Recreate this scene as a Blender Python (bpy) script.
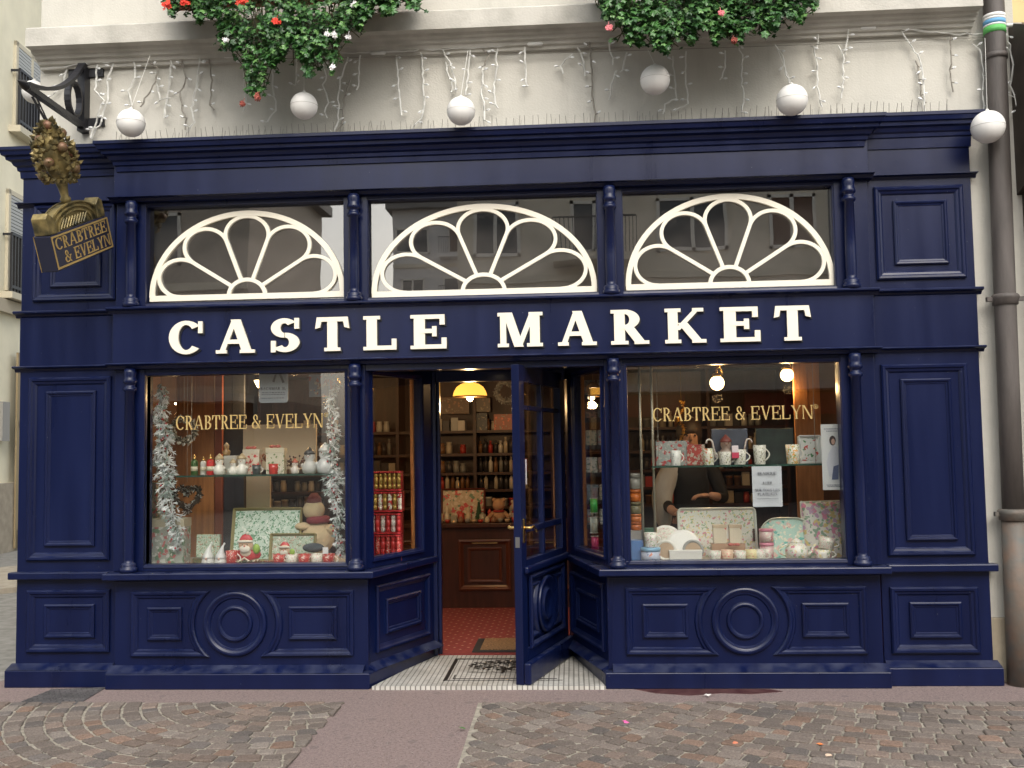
import bpy, math, random
from mathutils import Vector, Matrix
R = math.radians; PI = math.pi
rnd = random.Random(7)
S = bpy.context.scene
for o in list(bpy.data.objects): bpy.data.objects.remove(o)
C = S.collection
# ---------------------------------------------------------------- camera
YAW, PITCH, ROLL, F = -.0606, .065, -.0165, 980.0
CAM = Vector((.5, -6.7542, 1.6))
_cy, _sy, _cp, _sp = math.cos(YAW), math.sin(YAW), math.cos(PITCH), math.sin(PITCH)
FWD = Vector((_sy*_cp, _cy*_cp, _sp)); _r = Vector((_cy, -_sy, 0)); _u = _r.cross(FWD)
RT = math.cos(ROLL)*_r + math.sin(ROLL)*_u; UP = -math.sin(ROLL)*_r + math.cos(ROLL)*_u
cd = bpy.data.cameras.new('camera'); cam = bpy.data.objects.new('camera', cd); C.objects.link(cam)
cd.sensor_width = 36; cd.lens = F/1024*36; cd.clip_start = .05; cd.clip_end = 500
m = Matrix((RT, UP, -FWD)).transposed().to_4x4(); m.translation = CAM; cam.matrix_world = m
S.camera = cam
def P(px, py, Y=None, Z=None, X=None):
    d = FWD*F + RT*(px-512) - UP*(py-384)
    t = (Y-CAM.y)/d.y if Y is not None else (Z-CAM.z)/d.z if Z is not None else (X-CAM.x)/d.x
    return CAM + d*t
# ---------------------------------------------------------------- world + sun
SUN_EL, SUN_AZ = R(42), R(165)        # soft overcast light from behind the camera
w = bpy.data.worlds.new('World'); S.world = w; w.use_nodes = True
nt = w.node_tree; bg = nt.nodes['Background']
sky = nt.nodes.new('ShaderNodeTexSky'); sky.sky_type = 'NISHITA'; sky.sun_disc = False
sky.sun_elevation = SUN_EL; sky.sun_rotation = SUN_AZ; sky.air_density = 1.6; sky.dust_density = 4; sky.ozone_density = .6
hs = nt.nodes.new('ShaderNodeHueSaturation'); hs.inputs['Saturation'].default_value = .42
nt.links.new(sky.outputs[0], hs.inputs['Color']); nt.links.new(hs.outputs[0], bg.inputs[0]); bg.inputs[1].default_value = .145
sl = bpy.data.lights.new('sun', 'SUN'); sl.energy = .85; sl.angle = R(65); sl.color = (1, .975, .94)
so = bpy.data.objects.new('sun', sl); C.objects.link(so)
sd = Vector((math.sin(SUN_AZ)*math.cos(SUN_EL), math.cos(SUN_AZ)*math.cos(SUN_EL), math.sin(SUN_EL)))
so.rotation_euler = sd.to_track_quat('Z', 'Y').to_euler(); so.location = (0, -10, 12)
S.view_settings.view_transform = 'Standard'; S.view_settings.look = 'None'
S.view_settings.exposure = .9; S.view_settings.gamma = 1; S.view_settings.use_curve_mapping = False
S.render.engine = 'CYCLES'
try:
    S.cycles.transparent_max_bounces = 24; S.cycles.max_bounces = 8
except Exception: pass
# ---------------------------------------------------------------- materials
MC = {}
def mat(name, col=(.5,.5,.5), rough=.6, metal=0, noise=0, nscale=8, col2=None, bump=0, bscale=40, emit=0, coat=0, spec=.5, detail=4, stretch=None, thr=None):
    if name in MC: return MC[name]
    m = bpy.data.materials.new(name); m.use_nodes = True; t = m.node_tree; b = t.nodes['Principled BSDF']
    b.inputs['Base Color'].default_value = (*col, 1); b.inputs['Roughness'].default_value = rough; b.inputs['Metallic'].default_value = metal
    b.inputs['Specular IOR Level'].default_value = spec
    if coat: b.inputs['Coat Weight'].default_value = coat; b.inputs['Coat Roughness'].default_value = .12
    if emit: b.inputs['Emission Color'].default_value = (*col, 1); b.inputs['Emission Strength'].default_value = emit
    tc = t.nodes.new('ShaderNodeTexCoord'); src = tc.outputs['Object']
    if stretch:
        mp = t.nodes.new('ShaderNodeMapping'); mp.inputs['Scale'].default_value = stretch; t.links.new(src, mp.inputs[0]); src = mp.outputs[0]
    if noise or col2:
        n = t.nodes.new('ShaderNodeTexNoise'); n.inputs['Scale'].default_value = nscale; n.inputs['Detail'].default_value = detail
        t.links.new(src, n.inputs['Vector'])
        r = t.nodes.new('ShaderNodeValToRGB'); lo, hi = thr or (.3, .7)
        r.color_ramp.elements[0].position = lo; r.color_ramp.elements[1].position = hi
        c2 = col2 or tuple(min(1, c*(1+noise)) for c in col); c1 = col if col2 else tuple(c*(1-noise) for c in col)
        r.color_ramp.elements[0].color = (*c1, 1); r.color_ramp.elements[1].color = (*c2, 1)
        t.links.new(n.outputs[0], r.inputs[0]); t.links.new(r.outputs[0], b.inputs['Base Color'])
    if bump:
        n2 = t.nodes.new('ShaderNodeTexNoise'); n2.inputs['Scale'].default_value = bscale; n2.inputs['Detail'].default_value = 5
        t.links.new(src, n2.inputs['Vector'])
        bp = t.nodes.new('ShaderNodeBump'); bp.inputs['Strength'].default_value = bump; bp.inputs['Distance'].default_value = .01
        t.links.new(n2.outputs[0], bp.inputs['Height']); t.links.new(bp.outputs[0], b.inputs['Normal'])
    MC[name] = m; return m
def floral(name, base, cols, scale=30, cover=.35, rough=.35):
    """printed pattern: blotches of several colours on a base"""
    if name in MC: return MC[name]
    m = bpy.data.materials.new(name); m.use_nodes = True; t = m.node_tree; b = t.nodes['Principled BSDF']; b.inputs['Roughness'].default_value = rough
    tc = t.nodes.new('ShaderNodeTexCoord'); prev = None
    for i, c in enumerate(cols):
        v = t.nodes.new('ShaderNodeTexVoronoi'); v.inputs['Scale'].default_value = scale*(1+.35*i)
        mp = t.nodes.new('ShaderNodeMapping'); mp.inputs['Location'].default_value = (i*3.7+.2, i*1.3, i*2.1)
        n = t.nodes.new('ShaderNodeTexNoise'); n.inputs['Scale'].default_value = scale*1.5
        mx = t.nodes.new('ShaderNodeMixRGB'); mx.inputs[0].default_value = .06
        t.links.new(tc.outputs['Object'], mp.inputs[0]); t.links.new(mp.outputs[0], mx.inputs[1]); t.links.new(mp.outputs[0], n.inputs['Vector']); t.links.new(n.outputs['Color'], mx.inputs[2])
        t.links.new(mx.outputs[0], v.inputs['Vector'])
        r = t.nodes.new('ShaderNodeMath'); r.operation = 'LESS_THAN'; r.inputs[1].default_value = cover
        t.links.new(v.outputs['Distance'], r.inputs[0])
        k = t.nodes.new('ShaderNodeMixRGB'); k.inputs[2].default_value = (*c, 1)
        if prev: t.links.new(prev, k.inputs[1])
        else: k.inputs[1].default_value = (*base, 1)
        t.links.new(r.outputs[0], k.inputs[0]); prev = k.outputs[0]
    t.links.new(prev, b.inputs['Base Color']); MC[name] = m; return m
def glass_mat(name, k=1.6, tint=(.96,.97,.96), add=.0):
    m = bpy.data.materials.new(name); m.use_nodes = True; t = m.node_tree; t.nodes.clear()
    out = t.nodes.new('ShaderNodeOutputMaterial'); mx = t.nodes.new('ShaderNodeMixShader')
    tr = t.nodes.new('ShaderNodeBsdfTransparent'); tr.inputs[0].default_value = (*tint, 1)
    gl = t.nodes.new('ShaderNodeBsdfGlossy'); gl.inputs['Roughness'].default_value = .004
    fr = t.nodes.new('ShaderNodeFresnel'); fr.inputs[0].default_value = 1.5
    mu = t.nodes.new('ShaderNodeMath'); mu.operation = 'MULTIPLY_ADD'; mu.inputs[1].default_value = k; mu.inputs[2].default_value = add; mu.use_clamp = True
    nz = t.nodes.new('ShaderNodeTexNoise'); nz.inputs['Scale'].default_value = 1.3; bp = t.nodes.new('ShaderNodeBump'); bp.inputs['Strength'].default_value = .05; bp.inputs['Distance'].default_value = .02
    tc = t.nodes.new('ShaderNodeTexCoord'); t.links.new(tc.outputs['Object'], nz.inputs['Vector']); t.links.new(nz.outputs[0], bp.inputs['Height']); t.links.new(bp.outputs[0], gl.inputs['Normal'])
    geo = t.nodes.new('ShaderNodeNewGeometry'); io = t.nodes.new('ShaderNodeMapRange'); io.inputs['To Min'].default_value = 1.5; io.inputs['To Max'].default_value = 1/1.5
    t.links.new(geo.outputs['Backfacing'], io.inputs[0]); t.links.new(io.outputs[0], fr.inputs[0]); t.links.new(fr.outputs[0], mu.inputs[0]); t.links.new(mu.outputs[0], mx.inputs[0]); t.links.new(tr.outputs[0], mx.inputs[1]); t.links.new(gl.outputs[0], mx.inputs[2]); t.links.new(mx.outputs[0], out.inputs[0])
    MC[name] = m; return m
def navy_paint():
    m = mat('navy gloss paint', (.004,.0065,.050), .27, noise=.0, bump=.05, bscale=18, coat=.08, spec=.34)
    t = m.node_tree; b = t.nodes['Principled BSDF']
    tc = t.nodes.new('ShaderNodeTexCoord')
    mp = t.nodes.new('ShaderNodeMapping'); mp.inputs['Scale'].default_value = (7, 7, .8)
    n = t.nodes.new('ShaderNodeTexNoise'); n.inputs['Scale'].default_value = 1; n.inputs['Detail'].default_value = 7
    t.links.new(tc.outputs['Object'], mp.inputs[0]); t.links.new(mp.outputs[0], n.inputs['Vector'])
    r = t.nodes.new('ShaderNodeValToRGB'); r.color_ramp.elements[0].position = .3; r.color_ramp.elements[1].position = .75
    r.color_ramp.elements[0].color = (.0022,.0056,.033,1); r.color_ramp.elements[1].color = (.0036,.0088,.049,1)
    t.links.new(n.outputs[0], r.inputs[0])
    # scuffs, dust specks
    n2 = t.nodes.new('ShaderNodeTexNoise'); n2.inputs['Scale'].default_value = 38; n2.inputs['Detail'].default_value = 2
    t.links.new(tc.outputs['Object'], n2.inputs['Vector'])
    g = t.nodes.new('ShaderNodeValToRGB'); g.color_ramp.elements[0].position = .765; g.color_ramp.elements[1].position = .80
    t.links.new(n2.outputs[0], g.inputs[0])
    mx = t.nodes.new('ShaderNodeMixRGB'); mx.inputs[2].default_value = (.03,.036,.07,1)
    t.links.new(g.outputs[0], mx.inputs[0]); t.links.new(r.outputs[0], mx.inputs[1]); t.links.new(mx.outputs[0], b.inputs['Base Color'])
    # dust lying on upward faces, and small paint chips
    geo = t.nodes.new('ShaderNodeNewGeometry'); sx = t.nodes.new('ShaderNodeSeparateXYZ'); t.links.new(geo.outputs['Normal'], sx.inputs[0])
    n3 = t.nodes.new('ShaderNodeTexNoise'); n3.inputs['Scale'].default_value = 9; n3.inputs['Detail'].default_value = 8; t.links.new(tc.outputs['Object'], n3.inputs['Vector'])
    d1 = t.nodes.new('ShaderNodeMapRange'); d1.inputs['From Min'].default_value = .35; d1.inputs['From Max'].default_value = .9; t.links.new(sx.outputs['Z'], d1.inputs[0])
    d2 = t.nodes.new('ShaderNodeMapRange'); d2.inputs['From Min'].default_value = .38; d2.inputs['From Max'].default_value = .68; d2.inputs['To Max'].default_value = .45; t.links.new(n3.outputs[0], d2.inputs[0])
    dm = t.nodes.new('ShaderNodeMath'); dm.operation = 'MULTIPLY'; t.links.new(d1.outputs[0], dm.inputs[0]); t.links.new(d2.outputs[0], dm.inputs[1])
    mx2 = t.nodes.new('ShaderNodeMixRGB'); mx2.inputs[2].default_value = (.075,.085,.13,1); t.links.new(dm.outputs[0], mx2.inputs[0]); t.links.new(mx.outputs[0], mx2.inputs[1])
    vo = t.nodes.new('ShaderNodeTexVoronoi'); vo.inputs['Scale'].default_value = 11; t.links.new(tc.outputs['Object'], vo.inputs['Vector'])
    lt = t.nodes.new('ShaderNodeMath'); lt.operation = 'LESS_THAN'; lt.inputs[1].default_value = .032; t.links.new(vo.outputs['Distance'], lt.inputs[0])
    mx3 = t.nodes.new('ShaderNodeMixRGB'); mx3.inputs[2].default_value = (.09,.10,.13,1); t.links.new(lt.outputs[0], mx3.inputs[0]); t.links.new(mx2.outputs[0], mx3.inputs[1]); t.links.new(mx3.outputs[0], b.inputs['Base Color'])
    rr = t.nodes.new('ShaderNodeMapRange'); rr.inputs['To Min'].default_value = .2; rr.inputs['To Max'].default_value = .42
    t.links.new(n.outputs[0], rr.inputs[0]); t.links.new(rr.outputs[0], b.inputs['Roughness'])
    return m
NAVY = navy_paint()
CREAM = mat('cream sign paint', (.82,.77,.64), .45)
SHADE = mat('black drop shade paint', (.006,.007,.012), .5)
GOLD = mat('gold leaf lettering', (.50,.36,.14), .45, metal=.25)
GLASS = glass_mat('window glass', 1.3, add=.03)
FGLASS = glass_mat('fanlight glass', 1.5, tint=(.85,.83,.81), add=.135)
SGLASS = mat('glass shelf edge', (.03,.07,.055), .12)
def wall_paint():
    m = mat('cream render wall', (.53,.51,.455), .9, bump=.25, bscale=90)
    t = m.node_tree; b = t.nodes['Principled BSDF']; tc = t.nodes.new('ShaderNodeTexCoord')
    n = t.nodes.new('ShaderNodeTexNoise'); n.inputs['Scale'].default_value = 1.4; n.inputs['Detail'].default_value = 9; n.inputs['Roughness'].default_value = .65
    t.links.new(tc.outputs['Object'], n.inputs['Vector'])
    r = t.nodes.new('ShaderNodeValToRGB'); r.color_ramp.elements[0].position = .25; r.color_ramp.elements[1].position = .7
    r.color_ramp.elements[0].color = (.475,.46,.405,1); r.color_ramp.elements[1].color = (.585,.565,.505,1); t.links.new(n.outputs[0], r.inputs[0])
    mp = t.nodes.new('ShaderNodeMapping'); mp.inputs['Scale'].default_value = (9,9,.7); t.links.new(tc.outputs['Object'], mp.inputs[0])
    n2 = t.nodes.new('ShaderNodeTexNoise'); n2.inputs['Scale'].default_value = 1.2; n2.inputs['Detail'].default_value = 6; t.links.new(mp.outputs[0], n2.inputs['Vector'])
    g = t.nodes.new('ShaderNodeValToRGB'); g.color_ramp.elements[0].position = .55; g.color_ramp.elements[1].position = .85; g.color_ramp.elements[1].color = (.75,.75,.75,1)
    t.links.new(n2.outputs[0], g.inputs[0]); mx = t.nodes.new('ShaderNodeMixRGB'); mx.inputs[2].default_value = (.42,.41,.36,1)
    t.links.new(g.outputs[0], mx.inputs[0]); t.links.new(r.outputs[0], mx.inputs[1]); t.links.new(mx.outputs[0], b.inputs['Base Color'])
    return m
WALL = wall_paint()
STONE = mat('weathered ledge stone', (.40,.385,.34), .85, col2=(.54,.52,.465), nscale=5, bump=.3, bscale=60, detail=8, thr=(.3,.6))
IRON = mat('black wrought iron', (.012,.012,.016), .45, bump=.15)
WOOD = mat('orange brown wood panel', (.42,.18,.06), .5, noise=.25, nscale=6, stretch=(6,6,.6))
DARKWOOD = mat('dark mahogany', (.05,.016,.01), .4, noise=.3, nscale=5, stretch=(5,5,.7))
BRASS = mat('brass', (.6,.42,.16), .25, metal=1)
WHITEC = mat('white ceramic', (.72,.70,.64), .2)
# ---------------------------------------------------------------- mesh builder
class MB:
    def __init__(s): s.v = []; s.f = []; s.mi = []; s.sm = []; s.cur = 0; s.smooth = False; s.cols = []; s.col = None
    def add(s, vs, fs):
        b = len(s.v); s.v += [tuple(v) for v in vs]
        for f in fs: s.f.append([b+i for i in f]); s.mi.append(s.cur); s.sm.append(s.smooth); s.cols.append(s.col)
        return s
    def box(s, x0, x1, y0, y1, z0, z1):
        return s.add([(x,y,z) for z in (z0,z1) for y in (y0,y1) for x in (x0,x1)], [(0,2,3,1),(4,5,7,6),(0,1,5,4),(2,6,7,3),(0,4,6,2),(1,3,7,5)])
    def prism(s, poly, y0, y1):      # poly in xz (ccw seen from -y), extruded in y
        n = len(poly); ar = sum(poly[i][0]*poly[(i+1)%n][1]-poly[(i+1)%n][0]*poly[i][1] for i in range(n))
        if ar < 0: poly = poly[::-1]
        return s.add([(x,y0,z) for x,z in poly]+[(x,y1,z) for x,z in poly], [list(range(n)), list(range(2*n-1,n-1,-1))]+[(i,i+n,(i+1)%n+n,(i+1)%n) for i in range(n)])
    def slab(s, poly, z0, z1):       # poly in xy
        n = len(poly); ar = sum(poly[i][0]*poly[(i+1)%n][1]-poly[(i+1)%n][0]*poly[i][1] for i in range(n))
        if ar < 0: poly = poly[::-1]
        return s.add([(x,y,z0) for x,y in poly]+[(x,y,z1) for x,y in poly], [list(range(n-1,-1,-1)), list(range(n,2*n))]+[(i,(i+1)%n,(i+1)%n+n,i+n) for i in range(n)])
    def lathe(s, prof, c=(0,0,0), n=20, axis='z'):
        vs = []; fs = []
        for r, h in prof:
            for k in range(n):
                a = 2*PI*k/n; p = (r*math.cos(a), r*math.sin(a), h)
                if axis == 'y': p = (p[0], h, p[1])
                if axis == 'x': p = (h, p[0], p[1])
                vs.append((c[0]+p[0], c[1]+p[1], c[2]+p[2]))
        for j in range(len(prof)-1):
            for k in range(n):
                q = (j*n+k, j*n+(k+1)%n, (j+1)*n+(k+1)%n, (j+1)*n+k)
                fs.append(q if axis != 'y' else q[::-1])
        fs.append(list(range(n))[::-1] if axis != 'y' else list(range(n)))
        l = list(range((len(prof)-1)*n, len(prof)*n)); fs.append(l if axis != 'y' else l[::-1])
        return s.add(vs, fs)
    def tube(s, pts, r, n=6, closed=False):
        pts = [Vector(p) for p in pts]; N = len(pts); vs = []; fs = []
        rr = r if isinstance(r, (list,tuple)) else [r]*N
        for i, p in enumerate(pts):
            a = pts[(i-1)%N] if (i or closed) else p; b = pts[(i+1)%N] if (i < N-1 or closed) else p
            d = (b-a).normalized() if (b-a).length > 1e-9 else Vector((0,0,1))
            ref = Vector((0,1,0)) if abs(d.y) < .9 else Vector((1,0,0))
            u = d.cross(ref).normalized(); v = d.cross(u)
            for k in range(n): vs.append(p + (u*math.cos(2*PI*k/n)+v*math.sin(2*PI*k/n))*rr[i])
        for i in range(N if closed else N-1):
            for k in range(n): fs.append((i*n+k, i*n+(k+1)%n, ((i+1)%N)*n+(k+1)%n, ((i+1)%N)*n+k))
        if not closed: fs += [list(range(n))[::-1], list(range((N-1)*n, N*n))]
        return s.add(vs, fs)
    def ball(s, c, r, n=12, m=8, sc=(1,1,1)):
        prof = [(math.sin(PI*j/m)*r if 0 < j < m else r*.02, -math.cos(PI*j/m)*r) for j in range(m+1)]
        b = len(s.v); s.lathe(prof, (0,0,0), n)
        for i in range(b, len(s.v)): v = s.v[i]; s.v[i] = (c[0]+v[0]*sc[0], c[1]+v[1]*sc[1], c[2]+v[2]*sc[2])
        return s
    def xf(s, M, start=0):
        for i in range(start, len(s.v)): s.v[i] = tuple(M @ Vector(s.v[i]))
        return s
    def sweep(s, path, prof, y):      # closed xz path; profile of (inward offset, height toward -y)
        n = len(path); ar = sum(path[i][0]*path[(i+1)%n][1]-path[(i+1)%n][0]*path[i][1] for i in range(n))
        if ar < 0: path = path[::-1]
        off = []
        for i in range(n):
            p, a, b = Vector(path[i]), Vector(path[i-1]), Vector(path[(i+1)%n])
            d1 = (p-a).normalized(); d2 = (b-p).normalized(); n1 = Vector((-d1.y, d1.x)); n2 = Vector((-d2.y, d2.x))
            k = (n1+n2); k = k/max(.25, (k.length_squared/2)) if k.length > 1e-6 else n1
            off.append(k)
        vs = [(path[i][0]+off[i].x*o, y-h, path[i][1]+off[i].y*o) for o, h in prof for i in range(n)]
        fs = [(j*n+i, j*n+(i+1)%n, (j+1)*n+(i+1)%n, (j+1)*n+i) for j in range(len(prof)-1) for i in range(n)]
        return s.add(vs, fs)
    def build(s, name, mats, parent=None, bevel=0, loc=None, rot=None):
        me = bpy.data.meshes.new(name); me.from_pydata(s.v, [], s.f)
        if not isinstance(mats, (list,tuple)): mats = [mats]
        for m in mats: me.materials.append(m)
        me.polygons.foreach_set('material_index', s.mi); me.polygons.foreach_set('use_smooth', s.sm)
        if any(c is not None for c in s.cols):
            ca = me.color_attributes.new('tint', 'FLOAT_COLOR', 'CORNER'); k = 0
            for f, c in zip(s.f, s.cols):
                for _ in f: ca.data[k].color = (*(c or (1,1,1)), 1); k += 1
        me.update(); ob = bpy.data.objects.new(name, me); C.objects.link(ob)
        if parent: ob.parent = parent
        if loc: ob.location = loc
        if rot: ob.rotation_euler = rot
        if bevel:
            bv = ob.modifiers.new('bevel', 'BEVEL'); bv.width = bevel; bv.segments = 2; bv.limit_method = 'ANGLE'; bv.angle_limit = R(40)
        return ob
def tag(o, label=None, cat=None, group=None, kind=None):
    for k, v in (('label',label),('category',cat),('group',group),('kind',kind)):
        if v: o[k] = v
    return o
def empty(name, loc=(0,0,0), label=None, cat=None, group=None, rot=None):
    e = bpy.data.objects.new(name, None); C.objects.link(e); e.location = loc; e.empty_display_size = .05
    if rot: e.rotation_euler = rot
    return tag(e, label, cat, group)
# ---------------------------------------------------------------- lettering (own glyph strokes)
def glyph(ch, W, T, sl, sh):
    """polygons in a box of cap height 1; W thick stem, T thin stroke, sl serif overhang, sh serif height. returns polys, width"""
    out = []
    bar = lambda x0,x1,y0,y1: out.append([(x0,y0),(x1,y0),(x1,y1),(x0,y1)])
    def para(x0,y0,x1,y1,w): out.append([(x0-w/2,y0),(x0+w/2,y0),(x1+w/2,y1),(x1-w/2,y1)])
    def ser(x,y,h): bar(x-h, x+h, y, y+sh) if y < .5 else bar(x-h, x+h, y-sh, y)
    def ring(cx,cy,rx,ry,a0,a1,wx,wy,n=22):
        A = [R(a0+(a1-a0)*i/n) for i in range(n+1)]
        out.append([(cx+rx*math.cos(a), cy+ry*math.sin(a)) for a in A]+[(cx+(rx-wx)*math.cos(a), cy+(ry-wy)*math.sin(a)) for a in A[::-1]])
    h = W/2+sl
    def stem(x, y0=0, y1=1, w=W, s=True):
        bar(x-w/2, x+w/2, y0, y1)
        if s: ser(x, 0, w/2+sl); ser(x, 1, w/2+sl)
    if ch == 'I': stem(h); return out, 2*h
    if ch in 'CGO':
        if ch == 'O': ring(.45,.5,.45,.5,0,360,W,T,40); return out, .9
        ring(.45,.5,.45,.5,42,318,W,T); bar(.76,.76+T*.9,.62,.97)
        if ch == 'G': bar(.62,.85,.42,.42+T); bar(.68,.68+W*.9,.08,.45)
        return out, .86
    if ch == 'A':
        w = .92+sl; para(sl+T/2,0,w/2-.02,1,T*1.1); para(w-sl-W/2,0,w/2,1,W); bar(w*.27,w*.7,.28,.28+T)
        ser(sl+T/2,0,T/2+sl); ser(w-sl-W/2,0,W/2+sl*.9); return out, w
    if ch == 'S':
        k = T*1.15; ring(.34,.75-k/4,.32,.25+k/4,35,270,W*.92,k); ring(.36,.25+k/4,.34,.25+k/4,90,-145,W,k)
        bar(.58,.58+T*.9,.68,1); bar(.02,.02+T*.9,0,.34); return out, .72
    if ch == '3':
        ring(.3,.75,.28,.27,150,-90,W*.9,T); ring(.3,.25,.32,.27,90,-150,W*.9,T); return out, .62
    if ch == 'T':
        bar(.42-W/2,.42+W/2,0,1); ser(.42,0,h); bar(.04,.80,1-T*1.05,1); out.append([(.04,1),(.17,1),(.15,.88),(.06+T*.5,.70),(0,.66)]); out.append([(.80,1),(.84,.66),(.78-T*.5,.70),(.69,.88),(.67,1)]); return out, .84
    if ch == 'L': stem(h); bar(h,.78,0,T); bar(.78-T*.9,.78,0,.32); return out, .78
    if ch in 'EF':
        stem(h); bar(h,.76,1-T,1); bar(.76-T*.9,.76,.7,1); bar(h,.58,.46,.46+T); bar(.58-T*.8,.58,.36,.66)
        if ch == 'E': bar(h,.8,0,T); bar(.8-T*.9,.8,0,.32)
        return out, .8 if ch == 'E' else .76
    if ch in 'MN':
        w = 1.12 if ch == 'M' else .95; a = sl+T/2
        if ch == 'M':
            bar(a-T*.6,a+T*.6,0,1); ser(a,0,T/2+sl); bar(0,a+W*.5,1-sh,1)
            b = w-sl-W/2; bar(b-W/2,b+W/2,0,1); ser(b,0,h); bar(b-W*.6,w,1-sh,1)
            para(w*.47,0,a+W*.45,1,W*.95); para(w*.47,0,b-W*.2,1,T*1.1)
        else:
            bar(a-T*.6,a+T*.6,0,1); ser(a,0,T/2+sl); bar(0,a+W*.5,1-sh,1); b = w-sl-T/2; bar(b-T*.6,b+T*.6,0,1); ser(b,1,T/2+sl); para(b-W*.3,0,a+W*.3,1,W)
        return out, w
    if ch in 'RPBD':
        stem(h); x0 = h
        if ch == 'D': ring(x0,.5,.55,.5,-90,90,W,T); return out, x0+.55
        ring(x0+.12,.75-T/4,.34,.25+T/4,-90,90,W*.95,T); bar(x0,x0+.13,1-T,1); bar(x0,x0+.13,.5-T/2,.5+T/2)
        if ch == 'B': ring(x0+.14,.25+T/4,.38,.25+T/4,-90,90,W,T); bar(x0,x0+.15,0,T)
        if ch == 'R': para(x0+.5,0,x0+.2,.5,W); ser(x0+.5,0,W/2+sl*.6)
        return out, x0+(.5 if ch != 'R' else .5+W/2+sl*.6)
    if ch in 'KX':
        if ch == 'K':
            stem(h); para(h+.1,.38,.82,1,T*1.2); para(.84,0,h+.24,.58,W); ser(.84,0,W/2+sl*.7); ser(.82,1,T/2+sl); return out, .84+W/2+sl*.7
        para(sl+T/2,0,.72,1,T); para(.72,0,sl+W/2,1,W); ser(sl+T/2,0,T/2+sl); ser(.72,1,T/2+sl); ser(.72,0,W/2+sl); ser(sl+W/2,1,W/2+sl); return out, .86
    if ch in 'VY':
        w = .9; e = 0 if ch == 'V' else .42
        para(w/2,e,sl+W/2,1,W); para(w/2,e,w-sl-T/2,1,T*1.1); ser(sl+W/2,1,h); ser(w-sl-T/2,1,T/2+sl)
        if ch == 'Y': bar(w/2-W/2,w/2+W/2,0,.46); ser(w/2,0,h)
        return out, w
    if ch == 'U':
        bar(sl,sl+W,.35,1); ser(sl+W/2,1,h); ring(.42,.36,.42-sl,.36,180,360,W*.8,T); bar(.84-sl-T,.84-sl,.35,1); ser(.84-sl-T/2,1,T/2+sl); return out, .84
    if ch == 'H': stem(h); stem(.9-h); bar(h,.9-h,.46,.46+T); return out, .9
    if ch == '&':
        ring(.34,.26,.34,.26,60,330,W,T); ring(.36,.76,.22,.24,-40,240,W*.7,T); para(.82,0,.2,.72,W*.9); para(.66,.18,.80,.52,T); ser(.80,.56,.1) if 0 else bar(.68,.92,.5,.5+sh); return out, .92
    return out, .35
def text_mb(txt, h, W, T, sl, sh, gap=.12, thick=.004, mb=None):
    """text starting at x=0 baseline z=0 front face at y=-thick"""
    mb = mb or MB(); x = 0
    for ch in txt:
        if ch == ' ': x += .42*h; continue
        ps, wd = glyph(ch, W, T, sl, sh)
        for j, p in enumerate(ps): mb.prism([(x+a*h, b*h) for a, b in p], -thick-j*.00025, 0)
        x += (wd+gap)*h
    return mb, x-gap*h
# ================================================================= GROUND
xs0, xs1 = -3.43, 3.243
PINK = mat('pink asphalt', (.185,.135,.124), .9, col2=(.265,.205,.192), nscale=55, bump=.5, bscale=150, detail=6)
def speckle(m, scale, thr, col, fac=.8):
    t = m.node_tree; b = t.nodes['Principled BSDF']; old = b.inputs['Base Color'].links[0].from_socket if b.inputs['Base Color'].links else None
    v = t.nodes.new('ShaderNodeTexVoronoi'); v.inputs['Scale'].default_value = scale; tc = t.nodes.new('ShaderNodeTexCoord'); t.links.new(tc.outputs['Object'], v.inputs['Vector'])
    l = t.nodes.new('ShaderNodeMath'); l.operation = 'LESS_THAN'; l.inputs[1].default_value = thr; t.links.new(v.outputs['Distance'], l.inputs[0])
    mu = t.nodes.new('ShaderNodeMath'); mu.operation = 'MULTIPLY'; mu.inputs[1].default_value = fac; t.links.new(l.outputs[0], mu.inputs[0])
    mx = t.nodes.new('ShaderNodeMixRGB'); mx.inputs[2].default_value = (*col, 1); t.links.new(mu.outputs[0], mx.inputs[0])
    if old: t.links.new(old, mx.inputs[1])
    else: mx.inputs[1].default_value = b.inputs['Base Color'].default_value
    t.links.new(mx.outputs[0], b.inputs['Base Color'])
speckle(PINK, 75, .30, (.10,.075,.075), .7); speckle(PINK, 5, .13, (.12,.095,.095), .45); speckle(PINK, 14, .12, (.10,.08,.08), .5); speckle(PINK, 31, .07, (.5,.47,.45), .8)
g = MB(); g.box(-80, 80, -80, 80, -.3, -.012); tag(g.build('ground', mat('distant paving', (.17,.15,.13), .9, noise=.25, nscale=3)), kind='structure')
g = MB(); g.slab([(-3.75,-12),(60,-12),(60,.3),(-3.6,.3)], -.011, 0); tag(g.build('pavement', PINK), kind='structure')
g = MB(); g.slab([(-60,-12),(-3.755,-12),(-3.605,.3),(-3.605,40),(-60,40)], -.011, -.002)
tag(g.build('side_street', mat('grey street setts', (.16,.155,.14), .9, col2=(.27,.26,.24), nscale=9, bump=.6, bscale=30)), kind='structure')
def sidewalk():
    a = P(0,527,Z=.0); 
    g = MB(); kerb = MB()
    # pale kerb strip and footway of the side street running away to the left
    p = [P(-60,600,Z=0), P(60,588,Z=0), P(60,566,Z=0), P(-60,577,Z=0)]
    g.slab([(q.x,q.y) for q in p], -.002, .06)
    return tag(g.build('kerb', mat('pale kerb stone', (.33,.29,.23), .9, noise=.2)), kind='structure')
sidewalk()
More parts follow.
